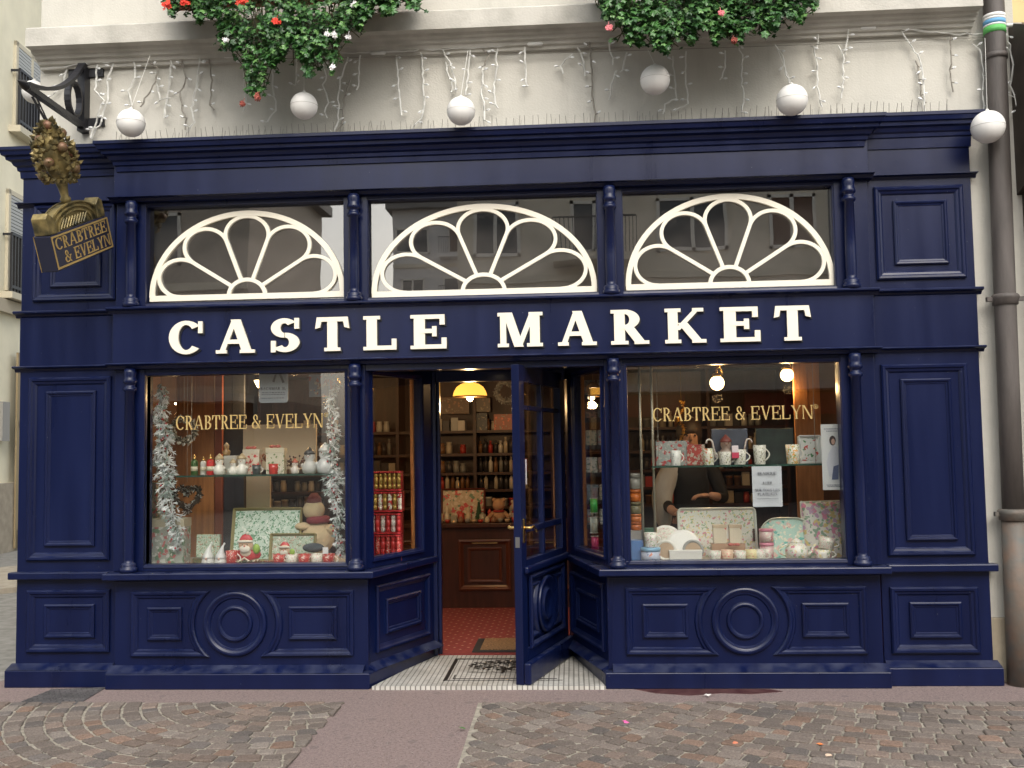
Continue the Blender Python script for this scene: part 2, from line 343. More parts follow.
def sett_mat():
    m = bpy.data.materials.new('granite setts'); m.use_nodes = True; t = m.node_tree; b = t.nodes['Principled BSDF']; b.inputs['Roughness'].default_value = .92; b.inputs['Specular IOR Level'].default_value = .25
    a = t.nodes.new('ShaderNodeVertexColor'); a.layer_name = 'tint'
    tc = t.nodes.new('ShaderNodeTexCoord'); n = t.nodes.new('ShaderNodeTexNoise'); n.inputs['Scale'].default_value = 95; n.inputs['Detail'].default_value = 10; n.inputs['Roughness'].default_value = .75
    t.links.new(tc.outputs['Object'], n.inputs['Vector'])
    mr = t.nodes.new('ShaderNodeMapRange'); mr.inputs['From Min'].default_value = .3; mr.inputs['From Max'].default_value = .7; mr.inputs['To Min'].default_value = .4; mr.inputs['To Max'].default_value = 1.6
    t.links.new(n.outputs[0], mr.inputs[0]); vm = t.nodes.new('ShaderNodeVectorMath'); vm.operation = 'SCALE'
    t.links.new(a.outputs[0], vm.inputs[0]); t.links.new(mr.outputs[0], vm.inputs['Scale']); t.links.new(vm.outputs[0], b.inputs['Base Color'])
    bp = t.nodes.new('ShaderNodeBump'); bp.inputs['Strength'].default_value = .5; bp.inputs['Distance'].default_value = .006; t.links.new(n.outputs[0], bp.inputs['Height']); t.links.new(bp.outputs[0], b.inputs['Normal'])
    return m
SETT = sett_mat(); MORTAR = mat('sandy mortar', (.30,.275,.225), .95, noise=.3, nscale=24, bump=.8)
def setts(x0, x1, y0, y1, s, centre, r0, seed):
    """small granite blocks laid in concentric fan arcs round a centre, clipped to a rectangle"""
    rg = random.Random(seed); mb = MB(); cx, cy = centre; cl = lambda p: (min(max(p[0], x0), x1), min(max(p[1], y0), y1))
    ri = r0; k = 0
    while ri < 7.2:
        ro = ri+s*rg.uniform(.93,1.07); n = max(3, int(2*PI*(ri+ro)/2/(s*1.08))); ph = rg.random()*6
        a = 0; cuts = [ (i+rg.uniform(-.13,.13))/n*2*PI+ph for i in range(n)]; cuts.append(cuts[0]+2*PI)
        for a0, a1 in zip(cuts[:-1], cuts[1:]):
            am = (a0+a1)/2; rm = (ri+ro)/2; mx_, my_ = cx+rm*math.cos(am), cy+rm*math.sin(am)
            if not (x0-.05 < mx_ < x1+.05 and y0-.05 < my_ < y1+.05): continue
            jr = s*rg.uniform(.07,.13); ja = s*rg.uniform(.035,.06)/rm
            q = [(rr_+rg.uniform(-.004,.004), aa+rg.uniform(-.003,.003)/rm) for rr_, aa in ((ri+jr,a0+ja),(ri+jr,a1-ja),(ro-jr*.3,a1-ja),(ro-jr*.3,a0+ja))]
            p = []
            for i in range(4):      # chamfered corners make the blocks less square
                ra, aa = q[i]; rb, ab = q[(i+1)%4]
                for f in (.12,.88): rr_, an = ra+(rb-ra)*f, aa+(ab-aa)*f; p.append(Vector((cx+rr_*math.cos(an)+rg.uniform(-.002,.002), cy+rr_*math.sin(an)+rg.uniform(-.002,.002))))
            m = sum(p, Vector((0,0)))/8; o = [cl(v) for v in p]; xs = [v[0] for v in o]; ys = [v[1] for v in o]
            if max(xs)-min(xs) < .03 or max(ys)-min(ys) < .03: continue
            it = [cl(v+(m-v)*.13) for v in p]; z = .006+rg.random()*.006; tx, ty = rg.uniform(-.04,.04), rg.uniform(-.04,.04)
            zz = lambda v: z+.0045+(v[0]-m.x)*tx+(v[1]-m.y)*ty
            r = rg.random(); b = rg.uniform(.82,1.22)
            mb.col = tuple(b*v*w_ for v, w_ in zip(((.150,.133,.120) if r < .55 else (.168,.138,.120) if r < .74 else (.185,.135,.108) if r < .80 else (.120,.112,.107) if r < .90 else (.178,.163,.148)), (1.05,.99,.95)))
            n8 = 8; mb.add([(a_,b_,-.002) for a_,b_ in o]+[(a_,b_,z) for a_,b_ in o]+[(a_,b_,zz((a_,b_))) for a_,b_ in it],
                [(i,(i+1)%n8,(i+1)%n8+n8,i+n8) for i in range(n8)][::-1] and [(i,(i+1)%n8,(i+1)%n8+n8,i+n8) for i in range(n8)]+[(i+n8,(i+1)%n8+n8,(i+1)%n8+2*n8,i+2*n8) for i in range(n8)]+[tuple(range(2*n8,3*n8))])
        ri = ro; k += 1
    return mb
g = MB(); g.slab([(-6,-6.5),(-.955,-6.5),(-1.005,-.5),(-6,-.5)], -.002, .004); tag(g.build('mortar_bed', MORTAR), kind='structure')
g = MB(); g.slab([(-.06,-6.5),(7,-6.5),(7,-.505),(-.125,-.505)], -.002, .004); tag(g.build('mortar_bed', MORTAR), kind='structure')
tag(setts(-6,-.975,-5.2,-.505,.108,(-1.34,-.30),.10,5).build('cobbled_paving', SETT), kind='structure')
tag(setts(-.095,7,-5.2,-.51,.105,(3.1,1.9),.4,8).build('cobbled_paving', SETT), kind='structure')
# drain cover
def drain():
    q = [P(12,706,Z=0), P(76,706,Z=0), P(106,688,Z=0), P(52,690,Z=0)]
    mb = MB(); mb.slab([(p.x,p.y) for p in q], 0, .006)
    a, b, c, d = [Vector((p.x,p.y)) for p in q]
    for i in range(10):
        for j in range(7):
            u, v = (i+.5)/10, (j+.5)/7; p = (a*(1-u)+b*u)*(1-v)+(d*(1-u)+c*u)*v
            mb.box(p.x-.012, p.x+.012, p.y-.008, p.y+.008, .006, .010)
    o = mb.build('drain_cover', mat('worn cast iron cover', (.09,.085,.085), .6, noise=.3)); tag(o, 'worn grey metal drain cover in the pavement by the shop corner', 'drain cover')
drain()
# wet stain at foot of plinth
g = MB(); pts = [P(x,y,Z=0) for x,y in ((634,690),(700,690),(770,690),(784,692.5),(752,695),(722,694),(690,696.5),(655,694))]
g.slab([(p.x,p.y+.02) for p in pts], 0, .0015); tag(g.build('puddle', mat('dark red wet stain', (.045,.010,.009), .4, col2=(.11,.05,.045), nscale=12)), kind='structure')
# scattered litter and leaves
for (px,py,c,lab) in ((417,709,(.75,.2,.08),'orange petal scrap on the cobbles, left of two'),(820,745,(.8,.22,.06),'bright orange scrap lying on the right cobbles'),(735,744,(.7,.22,.12),'thin orange red scrap on the right cobbles'),(828,757,(.75,.55,.4),'small pale orange scrap below the bright one'),(626,723,(.75,.12,.35),'pink petal on the cobbles below the door'),(708,696,(.6,.58,.55),'crumpled white scrap in the dark stain by the plinth'),(462,729,(.05,.16,.03),'green weed leaf on the pink pavement')):
    if px == 417: continue
    p = P(px,py,Z=.01); mb = MB(); a = rnd.uniform(0,3)
    n = 7; rim = [(p.x+math.cos(a+2*PI*k/n)*rnd.uniform(.012,.03), p.y+math.sin(a+2*PI*k/n)*rnd.uniform(.01,.022), .012+rnd.random()*.012) for k in range(n)]
    mb.add([(p.x,p.y,.022)]+rim, [(0,i+1,(i+1)%n+1) for i in range(n)])
    tag(mb.build('petal' if c[1] < .5 and c[0] > .6 else 'scrap', mat('litter %d'%px, c, .7)), lab, 'litter')
# ================================================================= SHOP BUILDING (own wall above)
bld = empty('shop_building', (0,.3,0), 'cream rendered building with a stone ledge above the navy shopfront', 'building')
bld_loc = Vector((0,.3,0))
def bpart(mb, name, m, parent=None, bevel=0):
    par = parent or bld
    base = Vector((0,0,0)); q = par
    while q: base += q.location; q = q.parent
    mb.xf(Matrix.Translation(-base)); return mb.build(name, m, par, bevel)
WX0, WX1 = -3.34, 3.60
mb = MB(); mb.box(WX0, WX1, .05, .35, 3.4, 9.5); mb.box(xs1-.02, WX1, .05, .35, .42, 3.4)
mb.box(WX0, WX0+.3, .35, 6.5, 2.9, 9.5); mb.box(-3.42,-3.30,.20,6.5,0,3.6); mb.box(WX1-.25,WX1,.35,6.5,0,9.5); mb.box(-3.3,3.4,6.3,6.5,0,9.5); mb.box(WX0,WX1,.05,6.5,9.5,9.7)
bpart(mb, 'wall', WALL)
mb = MB(); mb.box(xs1-.02, WX1, .02, .36, 0, .42); bpart(mb, 'wall_base', mat('dirty beige wall base', (.34,.29,.21), .9, noise=.25, nscale=5), bevel=.006)
mb = MB()
prof = [(.05,4.41),(.015,4.41),(.01,4.432),(-.01,4.437),(-.02,4.46),(-.045,4.466),(-.055,4.488),(-.085,4.494),(-.095,4.512),(-.15,4.518),(-.15,4.645),(-.135,4.66),(.05,4.70)]
n = len(prof)
vs = []
for (xe, sgn) in ((-3.32,-1),(3.30,1)):
    for (y, z) in prof: vs.append((xe+sgn*max(0,(.05-y))*(.12 if sgn<0 else .1), y, z))
fs = [(i, i+n, i+1+n, i+1) for i in range(n-1)]+[list(range(n)), list(range(2*n-1,n-1,-1))]
mb.add(vs, fs); bpart(mb, 'stone_ledge', STONE)
# upper windows above the frame (seen only from other positions / reflections)
for wx in (-1.9, 1.2):
    f = MB(); f.box(wx-.62,wx+.62,.02,.08,5.0,6.9); fo = bpart(f, 'window', mat('white window paint', (.7,.68,.62), .5))
    for sx in (-1,1):
        p_ = MB(); p_.box(wx+sx*.3-.25, wx+sx*.3+.25, .0, .018, 5.1, 6.8); bpart(p_, 'pane', mat('dark pane', (.03,.035,.04), .05), fo)
# ================================================================= SHOPFRONT
sf = empty('shopfront', (0,0,0), 'navy blue painted wooden shopfront with columns, panels and three fanlights', 'shopfront')
def sp(mb, name, m=None, parent=None, bevel=.003): return mb.build(name, m or NAVY, parent or sf, bevel)
X1, X2, X3, X4 = -2.583, -.991, .786, 2.398
CL, CR = X1-.13, X4+.14        # ends of projecting centre
MOULD = [(0,0),(0,.016),(.008,.022),(.018,.020),(.024,.012),(.034,.010),(.040,.003),(.040,0)]
def mrect(mb, x0, x1, z0, z1, y, prof=MOULD): mb.sweep([(x0,z0),(x1,z0),(x1,z1),(x0,z1)], prof, y)
# plinths
DL, DR = (-.574,.80), (.45,.88)      # door jambs (back of splays)
mb = MB()
def plinth(poly_out, z1=.105):
    mb.slab(poly_out, .0, z1)
mb.slab([(CL,-.145),(X2+.10,-.145),(DL[0]+.0,DL[1]-.0),(DL[0]-.25,DL[1]),(X2-.10,.1),(CL,.1)], .0, .105); sp(mb,'plinth',bevel=.006)
mb = MB(); mb.slab([(X3-.10,-.145),(CR,-.145),(CR,.1),(X3+.10,.1),(DR[0]+.25,DR[1]),(DR[0]+.0,DR[1])], .0, .105); sp(mb,'plinth',bevel=.006)
for a, b in ((xs0-.03, CL-.002), (CR+.002, xs1+.03)):
    mb = MB(); mb.box(a, b, -.085, .1, .0, .118); sp(mb,'plinth',bevel=.006)
# sloped plinth tops
def slope(mb, x0, x1, y0, y1, z0, z1): mb.add([(x0,y0,z0),(x1,y0,z0),(x1,y1,z0),(x0,y1,z0),(x0,y1,z1),(x1,y1,z1)], [(3,2,1,0),(0,1,5,4),(2,3,4,5),(0,4,3),(1,2,5)])
for a,b in ((CL,X2+.05),(X3-.05,CR)): mb = MB(); slope(mb, a+.002, b, -.143, -.052, .107, .145); sp(mb,'plinth_weathering',bevel=0)
for a,b in ((xs0-.025,CL-.004),(CR+.004,xs1+.025)): mb = MB(); slope(mb, a, b, -.083, -.001, .12, .15); sp(mb,'plinth_weathering',bevel=0)
# risers
def roundel_path(cx, cz, r, side, xo, z0, z1):
    """rectangle whose inner side is a concave arc around the roundel"""
    pts = []; 
    a = math.asin(min(.99,(z1-cz)/r)); n = 12
    arc = [(cx+side*r*math.cos(t), cz+r*math.sin(t)) for t in [(-a+2*a*i/n) for i in range(n+1)]]
    return [(xo,z1),(xo,z0)]+arc if side < 0 else [(xo,z0)]+arc[::1] and [(xo,z1),(xo,z0)]+arc
for (a, b, cx) in ((CL+.02, X2+.075, P(235.5,622,Y=-.05).x), (X3-.075, CR-.02, P(745,622,Y=-.05).x)):
    mb = MB(); mb.box(a, b, -.05, .0, .106, .72); rz = sp(mb,'stall_riser')
    z0, z1, cz = .205, .648, .425
    for sd, xo in ((-1, a+.12), (1, b-.10)):
        pm = MB(); pm.sweep(roundel_path(cx, cz, .285, sd, xo, z0, z1), [(0,0),(0,.018),(.008,.026),(.020,.024),(.030,.014),(.042,.012),(.05,.002),(.05,0)], -.05)
        xi0 = xo+.115*(-sd); xi1 = cx+sd*.375
        mrect(pm, min(xi0,xi1), max(xi0,xi1), .315, .54, -.05)
        pm.box(min(xi0,xi1)+.035, max(xi0,xi1)-.035, -.056, -.0502, .35, .505)
        pm.build('panel_moulding', NAVY, rz)
    rm = MB()
    rp = [(.222,0),(.222,-.014),(.217,-.022),(.208,-.026),(.198,-.025),(.190,-.019),(.184,-.016),(.176,-.014),(.170,-.006),(.168,-.004),(.124,-.004),(.122,-.014),(.118,-.021),(.110,-.024),(.101,-.022),(.095,-.014),(.092,-.009),(.001,-.009)]
    rm.lathe([(r_, h_) for r_, h_ in rp[::1]], (cx, -.05, cz), 96, 'y'); rm.build('roundel', NAVY, rz)
# side pilaster bodies
for a, b in ((xs0, CL), (CR, xs1)):
    mb = MB(); mb.box(a, b, .0, .2, .118, 3.62); pl = sp(mb,'pilaster',bevel=.004)
    L = a < 0
    for (p0,p1,q0,q1) in (((35,206),(116,300),(58,225),(98,285)) if L else ((869,188),(966,278),(884,205),(949,263)),
                          ((30,378),(110,560),(44,396),(96,541)) if L else ((875,365),(975,555),(890,380),(960,540)),
                          ((28,590),(110,652),(41,604),(95,637)) if L else ((884,587),(980,653),(899,602),(963,637))):
        A, B = P(*p0,Y=0), P(*p1,Y=0); a2, b2 = P(*q0,Y=0), P(*q1,Y=0)
        x0_, x1_ = min(max(A.x,a+.05), B.x), B.x
        m_ = MB(); BIG = [(0,0),(0,.018),(.010,.028),(.024,.026),(.032,.016),(.046,.012),(.056,.002),(.056,0)]
        mrect(m_, x0_, x1_, B.z, A.z, 0, BIG); mrect(m_, x0_+.125, x1_-.11, B.z+.10, A.z-.10, 0)
        m_.box(x0_+.16, x1_-.145, -.006, -.0002, B.z+.135, A.z-.135)
        m_.build('panel_moulding', NAVY, pl)
# sill ledges, string mouldings (horizontal rails): profile boxes
def rail(z0, z1, yc, ys, name, bev=.006, steps=((0,0),)):
    mb = MB()
    mb.box(CL-.03, CR+.03, yc, .02, z0, z1)
    mb.box(xs0-.03, CL-.032, ys, .02, z0, z1); mb.box(CR+.032, xs1+.04, ys, .02, z0, z1)
    return sp(mb, name, bevel=bev)
def crail(xa, xb, z0, z1, y, name, under=.02):
    mb = MB(); pr = [(.02,z0),(y+.05,z0),(y+.035,z0+under),(y+.015,z0+under*1.1),(y,z0+under*1.5),(y,z1-.006),(y+.006,z1),(.02,z1+.006)]
    n = len(pr); mb.add([(xa,p,q) for p,q in pr]+[(xb,p,q) for p,q in pr], [(i,(i+1)%n,(i+1)%n+n,i+n)[::-1] for i in range(n)]+[list(range(n))[::-1], list(range(n,2*n))])
    return sp(mb, name, bevel=0)
for z0,z1,yc,ys in ((2.195,2.235,-.135,-.05),(2.585,2.63,-.135,-.05),(3.385,3.415,-.135,-.05)):
    crail(CL-.03, CR+.03, z0, z1, yc, 'string_moulding')
    crail(xs0-.035, CL-.032, z0, z1, ys, 'string_moulding'); crail(CR+.032, xs1+.035, z0, z1, ys, 'string_moulding')
# sill with returns along the splays
def splay_sill(side):
    j = DL if side < 0 else DR; xc = X2 if side < 0 else X3
    mb = MB()
    if side < 0: poly = [(CL-.03,-.15),(xc+.13,-.15),(j[0]+.03,j[1]),(j[0]-.12,j[1]),(xc-.1,.06),(CL-.03,.06)]
    else: poly = [(xc-.13,-.15),(CR+.03,-.15),(CR+.03,.06),(xc+.1,.06),(j[0]+.12,j[1]),(j[0]-.03,j[1])]
    mb.slab(poly, .735, .782); sp(mb, 'sill', bevel=.008)
splay_sill(-1); splay_sill(1)
for a,b in ((xs0-.035, CL-.032),(CR+.032, xs1+.04)):
    mb = MB(); mb.box(a,b,-.06,.02,.735,.785); sp(mb,'sill',bevel=.008)
# fascia and frieze
mb = MB(); mb.box(CL, CR, -.085, .05, 2.225, 2.60); fascia = sp(mb, 'fascia')
for a, b in ((xs0, CL-.002),(CR+.002, xs1)):
    mb = MB(); mb.box(a, b, -.012, -.001, 2.235, 2.585); sp(mb,'fascia')
mb = MB(); mb.box(CL, CR, -.085, .2, 3.41, 3.66); sp(mb,'frieze')
# cornice with stepped profile and mitred returns
def cornice(xa, xb, yoff, retl, retr, name='cornice', up=0):
    YB = .085 if (retl and retr) else .0
    pr = [(0,3.600),(.02,3.600),(.025,3.625),(.045,3.632),(.05,3.655),(.075,3.665),(.095,3.69),(.135,3.70),(.14,3.722),(.17,3.728),(.185,3.755),(.20,3.76),(.20,3.782),(.0,3.80)]
    mb = MB(); n = len(pr); vs = []
    k = (yoff-0)/.2*1.0
    for o, z in pr: pass
    prs = [(o*yoff/.2, z+(up if z > 3.61 else 0)) for o, z in pr]
    for o, z in prs: vs.append((xa-(o if retl else 0), .12, z))
    for o, z in prs: vs.append((xa-(o if retl else 0), -o-YB, z))
    for o, z in prs: vs.append((xb+(o if retr else 0), -o-YB, z))
    for o, z in prs: vs.append((xb+(o if retr else 0), .12, z))
    fs = [(j*n+i, (j+1)*n+i, (j+1)*n+i+1, j*n+i+1) for j in range(3) for i in range(n-1)]
    fs += [(j*n+n-1, (j+1)*n+n-1, (j+1)*n, j*n) for j in range(3)]
    fs += [list(range(n))[::-1], list(range(3*n,4*n))]
    mb.add(vs, fs); return sp(mb, name, bevel=0)
cornice(CL+.035, CR-.035, .13, True, True, up=.010)
cornice(xs0, CL+.03, .125, True, False, up=.02); cornice(CR-.03, xs1, .095, False, True, up=.045)
mb = MB(); mb.box(xs0+.003, CL, -.0, .2, 3.58, 3.66); 
# columns (8)
def column(x, z0, z1, name='column'):
    H = z1-z0; p = [(.058,0),(.058,.03),(.048,.034),(.052,.05),(.046,.062),(.033,.068),(.036,.09),(.037,H*.35),(.033,H-.16),(.044,H-.155),(.047,H-.143),(.044,H-.131),(.034,H-.126),(.036,H-.105),(.045,H-.10),(.049,H-.085),(.042,H-.07),(.040,H-.05),(.044,H-.025),(.038,H)]
    mb = MB(); mb.smooth = True; mb.lathe(p, (x,-.085,z0), 20); return mb.build(name, NAVY, sf)
for x in (X1,X2,X3,X4):
    column(x, 2.632, 3.384); column(x, .784, 2.194)
    ea, eb = (CL if x == X1 else x-.085), (CR if x == X4 else x+.085)
    mb = MB(); mb.box(ea, eb, -.04, .10, 2.632, 3.384); sp(mb,'mullion')
    mb = MB(); mb.box(ea, eb, -.04, .10, .784, 2.194) if x in (X1,X4) else mb.box(x-.06,x+.06,-.04,.04,.784,2.194); sp(mb,'mullion')
# windows
def window(x0, x1, z0, z1, name='display_window', y=.03, fw=.045, g=GLASS):
    mb = MB(); o = fw
    for a,b,c,d in ((x0-o,x1+o,z1,z1+.05),(x0-o,x1+o,z0-.045,z0),(x0-o,x0,z0,z1),(x1,x1+o,z0,z1)): mb.box(a,b,-.032,.06,c,d)
    fr = sp(mb, name)
    m2 = MB(); m2.sweep([(x0-.02,z0-.02),(x1+.02,z0-.02),(x1+.02,z1+.02),(x0-.02,z1+.02)], [(0,0),(0,.006),(.012,.003),(.02,-.012),(.022,-.03)], -.032); m2.build('glazing_bead', NAVY, fr)
    pn = MB(); pn.box(x0-.01,x1+.01,y-.003,y+.003,z0-.01,z1+.01); po = pn.build('pane', g, fr)
    return fr
wl = window(-2.498,-1.076,.828,2.150); wr = window(.880,2.307,.822,2.146)
fl = [window(-2.500,-1.078,2.664,3.355,'fanlight',g=FGLASS), window(-.902,.697,2.664,3.355,'fanlight',g=FGLASS), window(.879,2.304,2.664,3.355,'fanlight',g=FGLASS)]
# top filler between windows and rails
mb = MB(); mb.box(CL+.05,CR-.05,-.03,.08,2.15,2.20)
sp(mb,'head_rail')
# fanlight tracery
def ribbon(mb, pts, w, y0, y1, closed=False):
    pts = [Vector(p) for p in pts]; n = len(pts); L_, R_ = [], []
    for i,p in enumerate(pts):
        a = pts[i-1] if (i or closed) else p; b = pts[(i+1)%n] if (i < n-1 or closed) else p
        d = (b-a).normalized(); k = Vector((-d.y,d.x))*w/2; L_.append(p+k); R_.append(p-k)
    vs = [(p.x,y0,p.y) for p in L_]+[(p.x,y0,p.y) for p in R_]+[(p.x,y1,p.y) for p in L_]+[(p.x,y1,p.y) for p in R_]
    fs = []
    for i in range(n-1): fs += [(i,n+i,n+i+1,i+1),(2*n+i,2*n+i+1,3*n+i+1,3*n+i),(i,i+1,2*n+i+1,2*n+i),(n+i,3*n+i,3*n+i+1,n+i+1)]
    mb.add(vs, fs)
for fr, (pa, pb, ptop) in zip(fl, (((150,301),(345,298),(247,211)),((372,297),(597,293),(486,204)),((626,290),(835,286),(731,194)))):
    Y = .012; A, B, Tt = P(*pa,Y=Y), P(*pb,Y=Y), P(*ptop,Y=Y)
    cx, rx, z0, ry = (A.x+B.x)/2, (B.x-A.x)/2, (A.z+B.z)/2, Tt.z-(A.z+B.z)/2
    mb = MB(); wd = .033
    m = lambda r, a: (cx+r*math.cos(a)*(rx-wd/2), z0+.03+r*math.sin(a)*(ry-.03-wd/2))
    mb.box(A.x, B.x, Y-.008, .026, z0, z0+.042)
    ribbon(mb, [m(1, PI*i/48) for i in range(49)], wd*1.15, Y-.0082, .026)
    ribbon(mb, [m(.19, PI*i/20) for i in range(21)], wd*.85, Y-.0078, .026)
    for k in range(1,5):
        a = R(36*k); ribbon(mb, [m(.19,a), m(.70,a)], wd*.8, Y-.0076, .026)
    for k in range(5):
        ab = R(36*k+18); rc, rr = .735, .735*math.sin(R(18))
        pts = []
        for i in range(25):
            t = ab+R(-108+216*i/24); X_, Z_ = rc*math.cos(ab)+rr*math.cos(t), rc*math.sin(ab)+rr*math.sin(t)
            pts.append((cx+X_*(rx-wd/2), z0+.03+Z_*(ry-.03-wd/2)))
        ribbon(mb, pts, wd*.8, Y-.0070-.0002*k, .026)
    mb.build('fan_tracery', CREAM, fr, .0015)
# backing boards (blinds) behind the fanlights
mb = MB(); mb.box(-2.9,2.9,.16,.18,2.62,3.4); sp(mb,'blind', mat('grey brown blind', (.17,.165,.165), .8, noise=.2, nscale=2))
# big letters
LET = [('C',170,203),('A',217,256),('S',271,301),('T',316,350),('L',364,397),('E',411,447),('M',498,543),('A',558,597),('R',611,649),('K',665,706),('E',720,760),('T',774,811)]
Z0 = 2.287; HH = .236; YL = -.087
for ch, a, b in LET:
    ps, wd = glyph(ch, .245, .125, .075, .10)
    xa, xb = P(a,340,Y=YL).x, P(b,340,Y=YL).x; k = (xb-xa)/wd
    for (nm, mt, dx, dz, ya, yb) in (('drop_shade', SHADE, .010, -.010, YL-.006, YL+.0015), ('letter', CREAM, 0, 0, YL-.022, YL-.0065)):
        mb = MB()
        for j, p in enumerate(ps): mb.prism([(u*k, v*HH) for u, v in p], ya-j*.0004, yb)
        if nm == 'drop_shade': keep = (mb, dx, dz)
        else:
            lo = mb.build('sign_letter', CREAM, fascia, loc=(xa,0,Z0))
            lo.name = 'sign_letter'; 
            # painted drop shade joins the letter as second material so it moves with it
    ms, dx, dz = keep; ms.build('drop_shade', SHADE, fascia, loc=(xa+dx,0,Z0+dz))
# gold lettering on panes
def gold(px0, px1, py, pyt, fr):
    a, b = P(px0,py,Y=.026), P(px1,py,Y=.026); hh = P(px0,pyt,Y=.026).z-a.z
    mb, wd = text_mb('CRABTREE & EVELYN', hh, .15, .06, .06, .06, .10, .0015)
    k = (b.x-a.x)/wd
    q = MB(); q.v = [(v[0]*k, v[1], v[2]) for v in mb.v]; q.f, q.mi, q.sm, q.cols = mb.f, mb.mi, mb.sm, mb.cols
    q.build('gold_lettering', GOLD, fr, loc=(a.x, .026, a.z)); q = MB()
    q.tube([(b.x-a.x+.022+.014*math.cos(2*PI*i/16), -.001, hh*.88+.014*math.sin(2*PI*i/16)) for i in range(16)], .0018, 4, True)
    rr, _ = text_mb('R', .014, .2, .14, .05, .05, thick=.0012); q2 = len(q.v); q.v += [(v[0]+b.x-a.x+.017, v[1], v[2]+hh*.88-.007) for v in rr.v]; q.f += [[i+q2 for i in f] for f in rr.f]; q.mi += rr.mi; q.sm += rr.sm; q.cols += rr.cols
    q.build('registered_mark', GOLD, fr, loc=(a.x, .026, a.z))
gold(176, 323, 430, 416, wl); gold(653, 813, 421.5, 408, wr)
# ---------------------------------------------------------------- entrance recess
def splay(side):
    """angled side of the entrance: riser panel and a tall window; local frame x along the splay"""
    A = Vector((X2+.055,-.04)) if side < 0 else Vector((DR[0], DR[1])); B = Vector((DL[0], DL[1])) if side < 0 else Vector((X3-.055,-.04))
    d = B-A; Lg = d.length; ang = math.atan2(d.y, d.x)
    M = Matrix.Translation((A.x, A.y, 0)) @ Matrix.Rotation(ang, 4, 'Z')
    def place(mb, name, m=None, par=None, bv=.003):
        o = mb.build(name, m or NAVY, par or sf, bv); o.matrix_local = M if not par else Matrix(); return o
    mb = MB(); mb.box(0,Lg,0,.05,.106,.736); rz = place(mb,'stall_riser')
    pm = MB(); pm.sweep([(.11,.20),(Lg-.10,.20),(Lg-.10,.66),(.11,.66)], [(0,0),(0,.018),(.010,.026),(.02,.024),(.03,.014),(.05,.002),(.05,0)], 0); mrect(pm,.23,Lg-.22,.31,.55,0); place(pm,'panel_moulding',par=rz,bv=0)
    mb = MB(); mb.add([(0,-.075,.106),(Lg,-.075,.106),(Lg,-.001,.106),(0,-.001,.106),(0,-.001,.145),(Lg,-.001,.145)], [(0,1,5,4),(2,3,4,5),(0,4,3),(1,2,5),(3,2,1,0)]); place(mb,'plinth_weathering',bv=0)
    w0, w1 = (.10, Lg-.20) if side < 0 else (.24, Lg-.09)
    z0, z1 = .86, 2.13
    mb = MB()
    for a,b,c,e in ((0,w0,.784,2.196),(w1,Lg,.784,2.196),(w0,w1,.784,z0),(w0,w1,z1,2.196)): mb.box(a,b,-.005,.05,c,e)
    fr = place(mb,'splay_window')
    m2 = MB(); m2.sweep([(w0-.03,z0-.03),(w1+.03,z0-.03),(w1+.03,z1+.03),(w0-.03,z1+.03)], [(0,0),(0,.014),(.014,.010),(.028,-.004)], -.005); place(m2,'glazing_bead',par=fr,bv=0)
    m3 = MB()
    for a,b in ((w0,w0+.018),(w1-.018,w1)): m3.box(a,b,.051,.075,z0,z1)
    place(m3,'inner_frame',WOOD,fr)
    pn = MB(); pn.box(w0-.01,w1+.01,.022,.027,z0-.01,z1+.01); place(pn,'pane',GLASS,fr,0)
splay(-1); splay(1)
# corner posts behind inner columns, door frame, soffit
mb = MB()
mb.box(DL[0]-.06, DL[0]+.02, DL[1]-.02, DL[1]+.08, .03, 2.2); mb.box(DR[0]-.0, DR[0]+.07, DR[1]-.02, DR[1]+.08, .03, 2.2); mb.box(DL[0]+.02, DR[0], DL[1]+.0, DL[1]+.08, 2.12, 2.2)
mb.box(DL[0]+.02,DL[0]+.045,DL[1]+.03,DL[1]+.08,.03,2.12)
sp(mb,'door_frame')
mb = MB(); mb.slab([(X2-.02,-.03),(X3+.02,-.03),(DR[0]+.05,DR[1]+.06),(DL[0]-.05,DL[1]+.06)], 2.2005, 2.26); sp(mb,'soffit')
dp = P(490,366,Z=2.2)
mb = MB(); mb.smooth = True; mb.lathe([(.05,0),(.052,-.012),(.042,-.012)], (dp.x,dp.y,2.2), 20); so_ = mb.build('downlight', mat('white plastic', (.8,.78,.74), .4), sf)
mb = MB(); mb.lathe([(.040,.0),(.040,-.008)], (dp.x,dp.y,2.195), 20); mb.build('lamp_disc', mat('downlight glow', (1,.78,.5), emit=9), so_)
# interior side of stall: display platforms
mb = MB(); mb.slab([(-3.25,.06),(X2-.06,.06),(DL[0]-.13,DL[1]-.02),(DL[0]-.15,DL[1]+.05),(-3.25,.88)], .70, .79); sp(mb,'display_platform', mat('pale display board', (.45,.42,.36), .6))
mb = MB(); mb.slab([(3.2,.06),(X3+.06,.06),(DR[0]+.13,DR[1]-.02),(DR[0]+.15,DR[1]+.05),(3.2,.88)], .70, .79); sp(mb,'display_platform', MC['pale display board'])
# door leaf, open outwards
hinge = Vector((DR[0]-.01, DR[1]-.03)); lead = Vector((.145,-.14))
dv = lead-hinge; LD = dv.length
